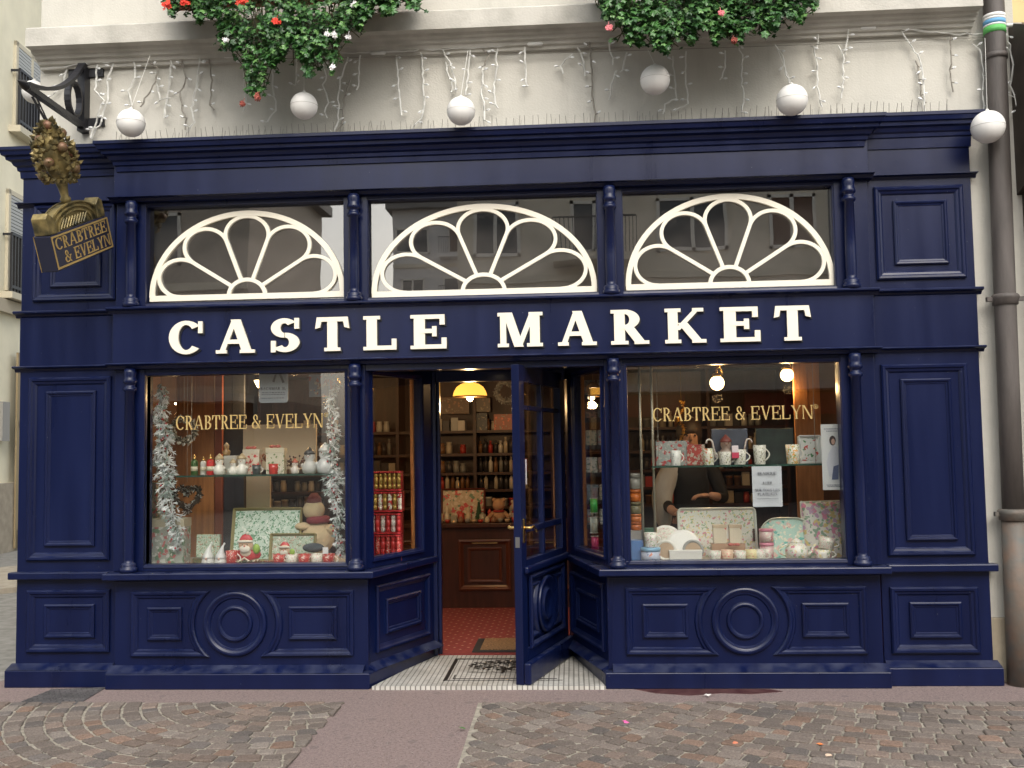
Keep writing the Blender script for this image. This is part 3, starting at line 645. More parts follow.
# local x from leading edge (0) to hinge (LD); front (local -y) faces the right-hand splay
ang = math.atan2((hinge-lead).y, (hinge-lead).x)
door = empty('door', (0,0,0)); door.parent = sf
MD = Matrix.Translation((lead.x, lead.y, 0)) @ Matrix.Rotation(ang, 4, 'Z')
bpy.data.objects.remove(door)
def dpart(mb, name, m, par=None, bv=.003):
    o = mb.build(name, m, par or sf, bv); o.matrix_local = MD if not par else Matrix(); return o
th = .055
mb = MB(); z0d, z1d = .025, 2.165
for a,b,c,d_ in ((0,.10,z0d,z1d),(LD-.10,LD,z0d,z1d),(.10,LD-.10,z0d,.25),(.10,LD-.10,.72,.84),(.10,LD-.10,2.05,z1d)): mb.box(a,b,0,th,c,d_)
mb.box(.10,LD-.10,.012,th-.012,.25,.72)
mb.box(.10,LD-.10,.008,th-.008,1.02,1.06); mb.box(LD/2-.017,LD/2+.017,.008,th-.008,.84,2.05); mb.box(.10,LD-.10,.008,th-.008,1.86,1.89)
door = dpart(mb,'door',NAVY)
pm = MB(); BG = [(0,0),(0,.016),(.010,.024),(.02,.022),(.034,.006),(.036,0)]
pm.sweep([(.13,.24),(LD-.13,.24),(LD-.13,.73),(.13,.73)], BG, .0)
for sd, xo in ((-1,.17),(1,LD-.17)): pm.sweep(roundel_path(LD/2,.485,.235,sd,xo,.30,.67), BG, .012)
pm.smooth = True
pm.lathe([(.20,0),(.20,-.026),(.185,-.034),(.17,-.024),(.15,-.008),(.115,-.010),(.11,-.03),(.097,-.034),(.085,-.018),(.001,-.016)], (LD/2,.012,.485), 40, 'y')
dpart(pm,'panel_moulding',NAVY,door,0)
mb = MB(); mb.box(.0,LD-.01,-.05,-.001,z0d,.17); dpart(mb,'weather_bar',NAVY,door,.012); mb = MB(); mb.box(.03,LD-.03,-.035,-.001,.752,.80); dpart(mb,'lock_rail_moulding',NAVY,door,.012)
mb = MB(); mb.box(.095,LD-.095,.025,.030,.835,2.055); dpart(mb,'glass_pane',GLASS,door,0)
mb = MB(); mb.box(.10,.112,th,th+.012,.84,2.05); mb.box(LD-.112,LD-.10,th,th+.012,.84,2.05); dpart(mb,'inner_bead',WOOD,door)
for sy, y in ((-1,0),(1,th)):
    mb = MB(); mb.smooth = True; yy = y+sy*.05
    mb.tube([(.05,y,1.06),(.05,yy,1.06)], .011, 8); mb.tube([(.045,yy,1.06),(.09,yy+sy*.004,1.066),(.13,yy,1.055),(.165,yy,1.035),(.17,yy,1.02)], [.011,.010,.009,.008,.006], 8)
    mb.smooth = False; mb.box(.032,.068,y-.006*(sy<0),y+.006*(sy>0),.96,1.12); dpart(mb,'handle',BRASS,door)
mb = MB(); mb.box(-.003,.0,.012,.043,.93,1.0); dpart(mb,'lock_plate',mat('steel plate',(.5,.5,.5),.3,metal=1),door,0)
mb = MB(); mb.box(.105,.118,-.004,.0-.001,1.35,1.52); dpart(mb,'sticker',mat('white sticker',(.6,.6,.62),.5),door,0)
# tiled threshold floor, tree mosaic
def tile_mat():
    m = bpy.data.materials.new('small white floor tiles'); m.use_nodes = True; t = m.node_tree; b = t.nodes['Principled BSDF']; b.inputs['Roughness'].default_value = .45
    tc = t.nodes.new('ShaderNodeTexCoord'); br = t.nodes.new('ShaderNodeTexBrick'); br.offset = 0; br.inputs['Scale'].default_value = 1
    br.inputs['Brick Width'].default_value = .034; br.inputs['Row Height'].default_value = .034; br.inputs['Mortar Size'].default_value = .0045
    br.inputs['Color1'].default_value = (.62,.60,.55,1); br.inputs['Color2'].default_value = (.50,.49,.45,1); br.inputs['Mortar'].default_value = (.18,.17,.15,1)
    n = t.nodes.new('ShaderNodeTexNoise'); n.inputs['Scale'].default_value = 4; n.inputs['Detail'].default_value = 6
    mx = t.nodes.new('ShaderNodeMixRGB'); mx.blend_type = 'MULTIPLY'; mx.inputs[0].default_value = .6; rp = t.nodes.new('ShaderNodeValToRGB'); rp.color_ramp.elements[0].position = .3; rp.color_ramp.elements[0].color = (.55,.53,.5,1); rp.color_ramp.elements[1].position = .6
    t.links.new(tc.outputs['Object'], br.inputs['Vector']); t.links.new(tc.outputs['Object'], n.inputs['Vector']); t.links.new(n.outputs[0], rp.inputs[0]); t.links.new(br.outputs[0], mx.inputs[1]); t.links.new(rp.outputs[0], mx.inputs[2]); t.links.new(mx.outputs[0], b.inputs['Base Color'])
    return m
TILE = tile_mat(); BLK = mat('black mosaic tile', (.012,.011,.011), .5)
mb = MB(); mb.slab([(X2+.12,-.16),(X3-.10,-.16),(DR[0]+.02,DR[1]+.02),(DL[0]-.02,DL[1]+.02)], 0, .024); th_ = mb.build('threshold', TILE); tag(th_, kind='structure')
mos = MB()
def q3(px, py): p = P(px,py,Z=.026); return Vector((p.x,p.y))
fa, fb, fc = q3(443,680.5), q3(456,658.5), q3(575,658.5)
fx0, fy0, fy1, fx1 = fa.x, fa.y, fb.y, .62
for a,b,c,d_ in ((fx0,fx0+.028,fy0,fy1),(fx0,.40,fy1-.028,fy1),(fx0,.40,fy0,fy0+.010),(fx0+.06,.36,fy0+.05,fy0+.058),(fx0+.06,fx0+.068,fy0+.058,fy0+.17)): mos.box(a,b,c,d_,.024,.0262)
rt = random.Random(3); tc_ = q3(505,668)
def dash(p, a, L_, w_, z=.0264):
    d = Vector((math.cos(a),math.sin(a)))*L_/2; k = Vector((-math.sin(a),math.cos(a)))*w_/2
    mos.add([((p+e).x,(p+e).y,z) for e in (-d-k,d-k,d+k,-d+k)], [(0,1,2,3)])
W_ = .27
for i in range(330):
    a = rt.uniform(0,2*PI); r_ = math.sqrt(rt.random()); x_, y_ = math.cos(a)*r_*.27, math.sin(a)*r_*.17
    if math.sin(x_*60)*math.sin(y_*70) > .55: continue
    dash(tc_+Vector((x_,y_+.09)), rt.uniform(0,PI), .028, .011)
for i in range(14):
    dash(tc_+Vector((rt.uniform(-.01,.01), -.09-.0*i+.012*(i-7)+.02)), PI/2, .02, .016, .0268)
for i in range(26): dash(tc_+Vector((-.24+.48*i/25, -.13+.008*math.sin(i))), rt.uniform(-.4,.4), .022, .008, .0266)
for sgn in (-1,1):
    for i in range(9): dash(tc_+Vector((sgn*.014*i, -.04+.013*i)), PI/2-sgn*.8, .02, .010, .0270)
mos.build('tree_mosaic', BLK, th_)
# ================================================================= INTERIOR ROOM
CARPET = mat('red carpet', (.19,.028,.024), .95, noise=.25, nscale=40); DOT = mat('pale carpet dot', (.42,.30,.2), .95)
mb = MB(); mb.slab([(-3.25,DL[1]+.02),(3.2,DL[1]+.02),(3.2,6.2),(-3.25,6.2)], 0, .03)
mb.cur = 1
i = 0
y = 1.0
while y < 3.0:
    x = -1.4+(.055 if i % 2 else 0)
    while x < 1.6:
        mb.add([(x-.014,y,.032),(x,y-.012,.032),(x+.014,y,.032),(x,y+.012,.032)], [(0,1,2,3)]); x += .11
    y += .075; i += 1
tag(mb.build('carpet', [CARPET, DOT]), kind='structure')
BACKW = mat('dark brown shop wall', (.10,.05,.03), .8, noise=.2, nscale=3)
mb = MB(); mb.box(-3.28,-3.2,.2,6.2,.0,2.59); mb.box(3.12,3.2,.2,6.2,0,2.59); mb.box(-3.2,3.12,4.95,5.1,0,2.59); tag(mb.build('interior_wall', BACKW), kind='structure')
mb = MB(); mb.box(-3.28,3.2,.95,5.1,2.55,2.62); mb.box(-3.28,X2-.02,.10,.949,2.35,2.42); mb.box(X3+.02,3.2,.10,.949,2.35,2.42); mb.box(-3.28,3.2,.949,.96,2.27,2.549); tag(mb.build('ceiling', mat('warm brown ceiling', (.16,.09,.055), .6)), kind='structure')
# coir mat
a, b = P(472,652,Z=.035), P(540,652,Z=.035); c = P(480,639,Z=.035)
mt = empty('door_mat', (0,0,.03), 'brown coir mat with dark rubber edge inside the doorway', 'door mat')
mb = MB(); mb.box(a.x,b.x,a.y,c.y,.001,.010); mb.build('rubber_edge', mat('black rubber', (.02,.018,.018), .8), mt)
mb = MB(); mb.box(a.x+.06,b.x-.02,a.y+.05,c.y-.03,.010,.018); mb.build('coir_pile', mat('coir', (.22,.13,.06), 1, noise=.5, nscale=60, bump=1, bscale=120), mt)
# counter
ct = empty('shop_counter', (-.3,3.1,0), 'dark mahogany counter with square panels and brass pulls behind the door', 'counter')
def cpart(mb, n, m, par=None, bv=.004): 
    mb.xf(Matrix.Translation((.3,-3.1,0))); return mb.build(n, m, par or ct, bv)
mb = MB(); mb.box(-1.4,.9,3.0,3.5,.03,.82); cpart(mb,'cabinet',DARKWOOD)
mb = MB(); mb.box(-1.45,.95,2.95,3.55,.82,.86); cpart(mb,'counter_top',DARKWOOD)
k = 0
for x in (-1.4,-.72,-.10,.45):
    pm = MB(); x1_ = x+.62 if x < .4 else .9
    pm.sweep([(x+.07,.20),(x1_-.03,.20),(x1_-.03,.70),(x+.07,.70)], [(0,0),(0,.02),(.02,.025),(.035,.01),(.05,0)], 3.0); pm.sweep([(x+.16,.28),(x1_-.12,.28),(x1_-.12,.62),(x+.16,.62)], [(0,0),(0,.015),(.02,.012),(.03,0)], 3.0); pp = cpart(pm,'panel_moulding',mat('mahogany edge',(.09,.028,.016),.3))
    hb = MB(); hb.box(x+.20,x1_-.16,2.985,2.996,.655,.678); cpart(hb,'pull',BRASS,pp)
# back shelving
sh = empty('shelving_unit', (-.3,4.5,0), 'tall dark wooden shelving full of goods behind the counter', 'shelving')
ZS = [1.985,1.785,1.55,1.335,1.142,.95]
ZS = [P(436,y,Y=4.3).z for y in (431,454,473,490,507)]
mb = MB(); mb.box(-3.1,2.9,4.72,4.78,.03,2.5)
cp2 = lambda mb, n, m: (mb.xf(Matrix.Translation((.3,-4.5,0))), mb.build(n, m, sh, 0))[1]
cp2(mb,'back_panel',DARKWOOD)
for z in ZS: mb = MB(); mb.box(-3.1,2.9,4.3,4.72,z-.03,z); cp2(mb,'shelf',DARKWOOD)
for x in (-3.1,-2.3,-1.5,-.62,.25,1.1,2.0,2.86): mb = MB(); mb.box(x,x+.035,4.28,4.72,.03,2.45); cp2(mb,'upright',DARKWOOD)
mb = MB(); mb.box(-3.12,2.92,4.25,4.75,2.45,2.5); cp2(mb,'cornice',DARKWOOD)
# display back panels (freestanding boards behind the windows)
def board(px0, px1, py0, py1, Y, m, name, label, cat='panel', th_=.03):
    a, b = P(px0,py1,Y=Y), P(px1,py0,Y=Y); mb = MB(); mb.box(0,b.x-a.x,0,th_,0,b.z-a.z); return tag(mb.build(name, m, bevel=.002, loc=(a.x,Y,a.z)), label, cat)
def ubox(px0, px1, Y, z0, z1, m, name, label, th_=.03):
    a, b = P(px0,450,Y=Y), P(px1,450,Y=Y); mb = MB(); mb.box(0,b.x-a.x,0,th_,0,z1-z0); n = max(1,int((b.x-a.x)/.075))
    for i in range(1,n): mb.box(i*(b.x-a.x)/n-.002,i*(b.x-a.x)/n+.002,-.0015,0,0.01,z1-z0-.01)
    return tag(mb.build(name, m, loc=(a.x,Y,z0)), label, 'screen')
ubox(176,214,.80,.79,2.34,WOOD,'display_screen','orange brown boarded panel at the back of the left window')
ubox(215,222,.79,.79,2.34,mat('reddish wood post',(.22,.06,.03),.5),'wood_post','narrow reddish post beside the boarded panel in the left window')
ubox(222,244,.84,.79,2.34,mat('blue grey cloth panel',(.035,.038,.05),.8,noise=.2),'cloth_panel','dark blue grey panel at the back of the left window')
ubox(796,822,.78,.79,2.34,WOOD,'display_screen','orange brown ribbed panel at the right of the right window')
board(243,316,424,470,.62,mat('cream display board',(.50,.40,.27),.6),'display_board','cream board behind the figurines in the left window')
board(246,270,474,560,.66,MC['cream display board'],'display_post','cream boarded post below the display board in the left window')
board(757,793,428,464,.50,mat('black print cloth',(.012,.02,.02),.6,col2=(.03,.05,.045),nscale=14),'chalk_board','black board with faint swirls behind the mugs in the right window')
# ---------------------------------------------------------------- lamps
def point(parent, loc, e, col=(1,.62,.28), r=.04):
    l = bpy.data.lights.new('bulb_light','POINT'); l.energy = e; l.color = col; l.shadow_soft_size = r; o = bpy.data.objects.new('bulb_light', l); C.objects.link(o); o.parent = parent; o.location = loc
GLOW = mat('warm lamp glass', (1,.55,.2), emit=3.2); GLOWH = mat('warm lamp bright', (1,.72,.36), emit=5)
def globe(px, py, Y, r, label, e=4, m=GLOWH):
    p = P(px,py,Y=Y); t = empty('globe_lamp', p, label, 'lamp', 'globe lamps inside the shop')
    mb = MB(); mb.smooth = True; mb.ball((0,0,0), r, 20, 12); mb.build('glass_globe', m, t)
    mb = MB(); mb.smooth = True; mb.tube([(0,0,r),(0,.02,r+.05),(.03,.08,r+.08),(.06,.12,r+.02),(.06,.16,r)], .010, 8); mb.lathe([(.03,0),(.04,.02),(.02,.03)],(0,0,r-.012),14); mb.build('brass_arm', BRASS, t); point(t,(0,-.02,-r-.06),e)
globe(717,383,.75,.055,'round glowing globe lamp at the top of the right window')
globe(787,375,.80,.05,'half hidden globe lamp at the upper right of the right window', 3.5)
globe(362,396,1.1,.045,'small globe lamp seen through the left angled window', 3.5)
globe(328,389,.85,.05,'globe lamp beside the silver garland in the left window', 4)
p = P(265,382,Y=.85); t = empty('bowl_lamp', p, 'warm glowing glass bowl lamp at the top of the left window', 'lamp')
mb = MB(); mb.smooth = True; mb.lathe([(.03,-.055),(.06,-.04),(.075,-.01),(.085,.012)], (0,0,0), 24); mb.build('glass_bowl', GLOWH, t)
mb = MB(); mb.lathe([(.012,0),(.012,.25)], (0,0,.014), 8); mb.build('lamp_stem', BRASS, t); point(t,(0,-.05,-.1),6)
p = P(470,396,Y=1.8); t = empty('pendant_lamp', p, 'yellow glowing dome pendant lamp hanging inside the doorway', 'lamp')
mb = MB(); mb.smooth = True; mb.lathe([(.148,0),(.150,.006),(.140,.04),(.118,.078),(.08,.105),(.035,.118),(.02,.12)], (0,0,0), 32); mb.build('lamp_shade', mat('amber glass shade', (1,.48,.07), emit=.85), t)
mb = MB(); mb.lathe([(.152,-.012),(.152,.0)], (0,0,-.001), 32); mb.build('shade_rim', mat('dark brass', (.15,.08,.03), .4, metal=1), t)
mb = MB(); mb.smooth = True; mb.ball((0,0,-.02), .028, 12, 8); mb.build('bulb', mat('bulb glow', (1,.8,.5), emit=14), t)
mb = MB(); mb.lathe([(.006,0),(.006,.38)], (0,0,.12), 8); mb.build('lamp_stem', MC['dark brass'], t); point(t,(0,0,-.09),10)
p = P(181,403.5,Y=1.4); t = empty('spotlight', p, 'small white ceiling spot shining at the top left of the left window', 'lamp')
mb = MB(); mb.box(-.045,.045,-.03,.03,-.01,.006); mb.build('lamp_disc', mat('white glow', (1,.9,.75), emit=8), t, .004); mb = MB(); mb.lathe([(.008,0),(.008,.35)],(0,0,.007),8); mb.build('lamp_stem', MC['dark brass'], t); point(t,(0,-.05,-.09),4)
# unseen warm lamps added to light the shop's far room, shaped as pendants
for x, y, e, lab in ((-2.2,2.6,7,'added unseen pendant lamp lighting the left part of the shop'),(1.7,2.6,7,'added unseen pendant lamp lighting the right part of the shop')):
    t = empty('pendant_lamp', (x,y,2.44), lab, 'lamp'); mb = MB(); mb.smooth = True; mb.lathe([(.12,0),(.11,.05),(.06,.09),(.02,.1)], (0,0,0), 20); mb.build('lamp_shade', MC['amber glass shade'], t)
    mb = MB(); mb.lathe([(.005,0),(.005,.04)], (0,0,.1), 6); mb.build('lamp_stem', MC['dark brass'], t); point(t,(0,0,-.07),e)
# ================================================================= SURROUNDINGS
def nwall():
    """building across the side street, seen past the left edge"""
    A = P(9,527,Z=0); d = Vector((-.10,1)).normalized(); n_ = Vector((d.y,-d.x))   # n_ towards +x
    base = Vector((-8.9, 8.0, 0))
    t = empty('neighbour_building', base, 'pale yellow building across the side street with shuttered windows', 'building')
    M = Matrix.Rotation(math.atan2(d.y,d.x),4,'Z')    # local x along wall (away), local -y towards street
    def lp(mb, name, m, par=None): mb.xf(M); return mb.build(name, m, par or t)
    YW = mat('pale yellow plaster', (.78,.73,.56), .9, noise=.08, nscale=2)
    mb = MB(); mb.box(-9,14,0,1.5,0,11.2); lp(mb,'wall',YW)
    mb = MB(); mb.box(-9,14,-.09,-.001,0,1.15); lp(mb,'wall_base',mat('beige stone base',(.36,.31,.24),.9,noise=.15))
    mb = MB(); mb.box(-9,14,-.45,-.001,11.2,11.6); mb.box(-9,14,-.3,-.002,10.95,11.2); lp(mb,'eaves',mat('pale grey eaves',(.5,.47,.4),.8))
    mb = MB(); mb.box(-9,14,-.10,-.002,4.0,4.22); lp(mb,'string_course',mat('beige stone course',(.42,.37,.28),.9))
    return t, lp
nb, lpn = nwall()
SLAT = mat('grey slatted shutter', (.42,.43,.42), .6); DK = mat('dark window glass', (.03,.035,.04), .08)
WWOOD = mat('pale window frame', (.55,.50,.38), .6)
def nwindow(px, ptop, pbot, shut):
    d = Vector((-.10,1)).normalized(); base = Vector((-8.9,8.0)); n_ = Vector((d.y,-d.x))
    r = P(px,448,Y=0)-CAM; # intersect ray (horizontal) with wall line
    rx, ry = r.x, r.y
    den = rx*n_.x+ry*n_.y; t = ((base.x-CAM.x)*n_.x+(base.y-CAM.y)*n_.y)/den
    X, Y = CAM.x+rx*t, CAM.y+ry*t; s = (X-base.x)*d.x+(Y-base.y)*d.y
    z1 = P(px,ptop,Y=Y).z; z0 = P(px,pbot,Y=Y).z
    f = MB(); w2 = .62
    for a,b,c,e in ((s-w2,s-w2+.08,z0,z1),(s+w2-.08,s+w2,z0,z1),(s-w2,s+w2,z1-.08,z1),(s-.04,s+.04,z0,z1)): f.box(a,b,-.05,-.001,c,e)
    fo = lpn(f,'window',WWOOD)
    g_ = MB(); g_.box(s-w2+.05,s+w2-.05,-.02,-.003,z0,z1-.05); lpn(g_,'pane',DK,fo)
    if shut:
        q = MB(); zz = z1-.08
        while zz > z0+(0 if shut > 1 else (z1-z0)*.55): q.box(s-w2+.08,s+w2-.08,-.045,-.022,zz-.055,zz-.008); zz -= .06
        lpn(q,'shutter',SLAT,fo)
    rl = MB(); h = z0+1.0
    for zz in (z0+.05,z0+.95): rl.box(s-w2-.1,s+w2+.1,-.17,-.13,zz-.025,zz+.025)
    k = s-w2-.1
    while k <= s+w2+.1: rl.box(k-.014,k+.014,-.168,-.132,z0-.05,z0+.95); k += .11
    rl.box(s-w2-.1,s-w2-.08,-.15,0,z0+.92,z0+.96); rl.box(s+w2+.08,s+w2+.1,-.15,0,z0+.92,z0+.96)
    lpn(rl,'balcony_railing',IRON)
    b = MB(); b.box(s-w2-.15,s+w2+.15,-.20,-.002,z0-.15,z0-.04); lpn(b,'balcony_slab',WWOOD)
nwindow(24,55,137,1); nwindow(19,198,296,2)
def nshop():
    d = Vector((-.10,1)).normalized(); base = Vector((-8.9,8.0)); n_ = Vector((d.y,-d.x)); r = P(16,448,Y=0)-CAM
    t = ((base.x-CAM.x)*n_.x+(base.y-CAM.y)*n_.y)/(r.x*n_.x+r.y*n_.y); X, Y = CAM.x+r.x*t, CAM.y+r.y*t; s = (X-base.x)*d.x+(Y-base.y)*d.y
    z1 = P(16,354,Y=Y).z; q = MB(); q.box(s-.22,s+2.2,-.10,-.0915,.05,z1); o = lpn(q,'shop_window',mat('dark shop window',(.035,.03,.025),.15))
    q = MB(); q.box(s-.22,s+2.2,-.13,-.101,z1*.62,z1*.62+.10); q.box(s-.26,s-.16,-.13,-.101,.05,z1); q.box(s-.22,s+2.2,-.13,-.101,.05,.35); lpn(q,'shop_frame',mat('ochre brown frame',(.30,.23,.13),.6),o)
    q = MB()
    for i in range(9): q.box(s-.16,s+2.2,-.12,-.1015,z1*.64+.1+i*.09,z1*.64+.16+i*.09)
    lpn(q,'louvre',mat('dark louvre',(.06,.055,.05),.6),o)
    q = MB(); q.box(s-.75,s-.5,-.12,-.0,1.85,2.5); lpn(q,'wall_plaque',mat('grey plaque',(.30,.29,.27),.6))
nshop()
# right-hand neighbour
t = empty('neighbour_shop', (3.62,.1,0), 'dark brown shopfront and yellow wall beyond the drainpipe at the right edge', 'building')
nl = lambda mb, n, m, b=.004: (mb.xf(Matrix.Translation((-3.62,-.1,0))), mb.build(n, m, t, b))[1]
mb = MB(); mb.box(3.62,9,.12,6.5,0,9); nl(mb,'wall',mat('ochre yellow wall',(.62,.50,.25),.9,noise=.12,nscale=3))
BRN = mat('dark brown weathered wood', (.045,.032,.024), .6, noise=.35, nscale=6, bump=.2)
mb = MB(); mb.box(3.60,3.66,-.10,.12,0,3.4); mb.box(3.66,9,-.05,.11,.0,.6); mb.box(3.72,9,.0,.11,.6,3.0); nl(mb,'shopfront_frame',BRN)
mb = MB(); mb.add([(3.565,-.42,3.42),(9,-.42,3.42),(9,-.42,4.05),(3.565,-.42,4.25),(3.565,.1,3.25),(9,.1,3.25),(9,.1,4.35),(3.565,.1,4.50)], [(0,1,2,3),(4,7,6,5),(0,3,7,4),(1,5,6,2),(3,2,6,7),(0,4,5,1)]); nl(mb,'awning_box',BRN)
# drainpipe
t = empty('drainpipe', (3.44,-.05,0), 'weathered brown downpipe with collars and a green ring on the right of the shopfront', 'drainpipe')
pl_ = lambda mb, n, m: (mb.xf(Matrix.Translation((-3.44,.05,0))), mb.build(n, m, t, 0))[1]
pa, pb = P(1003,60,Y=-.05), P(1010,560,Y=-.05)
PIP = mat('rusty brown pipe', (.060,.052,.047), .6, col2=(.11,.095,.087), nscale=4, stretch=(3,3,.6), bump=.2); PIP2 = mat('grey cast iron pipe', (.10,.105,.095), .6, col2=(.16,.11,.08), nscale=9, bump=.3, bscale=30)
px_ = lambda z: 3.385+(z)*.010
mb = MB(); mb.smooth = True; mb.tube([(px_(z),-.05,z) for z in (1.12,2.0,3.0,4.0,6.0,9.0)], .068, 18); pl_(mb,'upper_pipe',PIP)
mb = MB(); mb.smooth = True; mb.tube([(px_(z),-.05,z) for z in (0.0,.5,1.118)], .076, 18); pl_(mb,'lower_pipe',PIP2)
for z, r_ in ((2.54,.080),(1.11,.09),(4.2,.076)):
    mb = MB(); mb.smooth = True; c_ = (px_(z),-.05,z); mb.lathe([(.06,-.045),(r_,-.04),(r_,-.01),(r_+.008,0),(r_+.008,.02),(r_,.03),(.06,.035)] if z < 4 else [(.06,-.02),(r_,-.018),(r_,.018),(.06,.02)], c_, 18)
    mb.smooth = False; mb.box(c_[0]-.12, c_[0]+.12, -.06,-.03, z-.015, z+.015) if z < 4 else None
    pl_(mb,'collar',PIP2 if z < 2 else PIP)
zt = P(997,20,Y=-.12).z; mb = MB(); mb.smooth = True
for i,(m_, a, b) in enumerate(((0,-.07,-.025),(1,-.025,-.012),(2,-.012,.02),(1,.02,.035),(3,.035,.06))): mb.cur = m_; mb.lathe([(.0715,a),(.0715,b)], (px_(zt),-.05,zt), 20)
pl_(mb,'painted_ring',[mat('bright green band',(.10,.42,.10),.6),mat('white band',(.7,.7,.68),.6),mat('pale blue band',(.12,.33,.55),.6),mat('white band',(.7,.7,.68),.6)])
# ---------------------------------------------------------------- houses opposite (they show in the glass)
def opposite():
    BE = mat('beige apartment render', (.66,.60,.49), .9, noise=.1, nscale=1.5); FR = mat('white window paint', (.7,.68,.62), .5); BK = mat('brown roller blind', (.10,.05,.03), .7)
    def house(name, x0, x1, y, H, label, m, base_col, wide=False, rot=0):
        t = empty(name, ((x0+x1)/2,y,0), label, 'building', rot=(0,0,rot)); cx = (x0+x1)/2
        L_ = lambda mb, n, mm, par=None: (mb.xf(Matrix.Translation((-cx,-y,0))), mb.build(n, mm, par or t))[1]
        mb = MB(); mb.box(x0,x1,y-8,y,3.2,H); L_(mb,'wall',m)
        mb = MB(); mb.box(x0,x1,y-8,y-.35,0,3.2); L_(mb,'shop_wall',base_col)
        mb = MB(); mb.box(x0-.05,x1+.05,y-.3,y+.9,3.0,3.2); L_(mb,'canopy',mat('pale concrete canopy',(.55,.52,.46),.8))
        mb = MB(); mb.box(x0-.3,x1+.3,y-8.3,y+.5,H,H+.35); L_(mb,'roof_edge',mat('grey roof edge',(.25,.24,.23),.8))
        fl_ = 0; z = 4.0
        while z < H-1.6:
            x = x0+1.1; k = 0
            while x < x1-1.2:
                f = MB(); hw = .65 if (k+fl_) % 3 else .95
                for a,b,c,e in ((x-hw,x-hw+.09,z,z+1.5),(x+hw-.09,x+hw,z,z+1.5),(x-hw,x+hw,z+1.5-.09,z+1.5),(x-hw,x+hw,z,z+.09),(x-.05,x+.05,z,z+1.5)): f.box(a,b,y+.002,y+.07,c,e)
                fo = L_(f,'window',FR); g_ = MB(); g_.box(x-hw+.05,x+hw-.05,y+.001,y+.03,z+.05,z+1.45); L_(g_,'pane',DK if (k*7+fl_*3) % 4 else BK,fo)
                if k % 3 == 1:
                    b_ = MB(); b_.box(x-1.1,x+1.1,y,y+1.0,z-.35,z-.15); bo = L_(b_,'balcony',m)
                    r_ = MB(); 
                    for q in range(23): r_.box(x-1.1+q*.1-.01,x-1.1+q*.1+.01,y+.96,y+.98,z-.15,z+.8)
                    r_.box(x-1.1,x+1.1,y+.95,y+.99,z+.8,z+.84); L_(r_,'railing',IRON,bo)
                x += 2.7; k += 1
            b_ = MB(); b_.box(x0,x1,y+.001,y+.10,z-.75,z-.55); L_(b_,'string_course',mat('pale course',(.60,.55,.44),.8))
            z += 2.9; fl_ += 1
        return t, L_
    t1, L1 = house('apartment_building', -2.6, 21, -20, 10.6, 'beige apartment block with balconies across the street behind the viewer', BE, mat('dark opposite shop',(.045,.035,.03),.5))
    for x in (0,5.2,10.5):
        mb = MB(); mb.box(x,x+3.6,-20.3,-20.05,2.35,2.95); L1(mb,'red_awning',mat('dark red awning',(.28,.02,.02),.7))
    t2, L2 = house('apartment_building', -26, -8.5, -20, 10.2, 'brown rendered apartment block across the street at the far left behind the viewer', mat('brown grey render',(.42,.37,.31),.9,noise=.1), mat('grey opposite shop',(.10,.09,.08),.5))
    t3, L3 = house('town_house', -9.5, -1.5, -48, 15.2, 'distant pale town house closing the side street behind the viewer, heightened to hide sky', mat('pale far render',(.62,.61,.60),.9), mat('grey opposite shop',(.10,.09,.08),.5))  # height raised to cover the bright sky mirrored in the fanlights
opposite()
# ================================================================= HANGING SIGN + BRACKET
br = empty('sign_bracket', (-2.99,.03,4.2), 'black wrought iron bracket with a ring and arrow tip on the cream wall', 'bracket')
TIPX = -2.86
tip = P(20,82,X=TIPX); top = P(84,66,Y=-.02); bot = P(84,128,Y=-.02); off = Vector((2.99,-.03,-4.2))
bb = lambda mb, n, m=IRON: (mb.xf(Matrix.Translation(off)), mb.build(n, m, br, 0))[1]
mb = MB(); mb.box(-3.02,-2.965,-.03,.05,bot.z-.02,top.z+.02); bb(mb,'wall_post')
for q, (a,b) in ((P(85,73,Y=.03),(.13,.13)),(P(94,122,Y=.03),(.0,.14))):
    mb = MB(); mb.box(-2.99-a,-2.99+b,.03,.0499,q.z-.03,q.z+.03)
    mb.lathe([(.012,-.004),(.012,.0)],(-2.99+b-.03,.03,q.z),8,'y'); bb(mb,'wall_strap')
top = Vector((-2.99,-.03,top.z)); bot = Vector((-2.99,-.03,bot.z+.02))
def flatbar(mb, pts, w, th=.012):
    for k in range(len(pts)-1):
        a, b = Vector(pts[k]), Vector(pts[k+1]); d = (b-a).normalized(); s_ = d.cross(Vector((0,0,1)) if abs(d.z) < .95 else Vector((0,1,0))).normalized(); n_ = s_.cross(d)
        mb.add([a-s_*w-n_*th,a+s_*w-n_*th,a+s_*w+n_*th,a-s_*w+n_*th,b-s_*w-n_*th,b+s_*w-n_*th,b+s_*w+n_*th,b-s_*w+n_*th],[(0,1,2,3),(7,6,5,4),(0,4,5,1),(1,5,6,2),(2,6,7,3),(3,7,4,0)])
end = tip.lerp(bot,.10)
mb = MB(); flatbar(mb, [bot, bot.lerp(end,.5), end], .022, .018); bb(mb,'lower_arm')
mid = top.lerp(end,.5)+Vector((0,.10,-.13)); mb = MB(); 
flatbar(mb, [ (top*(1-u)**2+mid*2*u*(1-u)*1.0+(end+Vector((0,0,.02)))*u*u) for u in [i/14 for i in range(15)]], .022, .012); bb(mb,'curved_arm')
cR = (top+bot)/2+Vector((0,-.105,-.07)); mb = MB(); flatbar(mb, [cR+Vector((.0,.085*math.cos(2*PI*i/20),.12*math.sin(2*PI*i/20))) for i in range(21)], .022, .009); bb(mb,'ring')
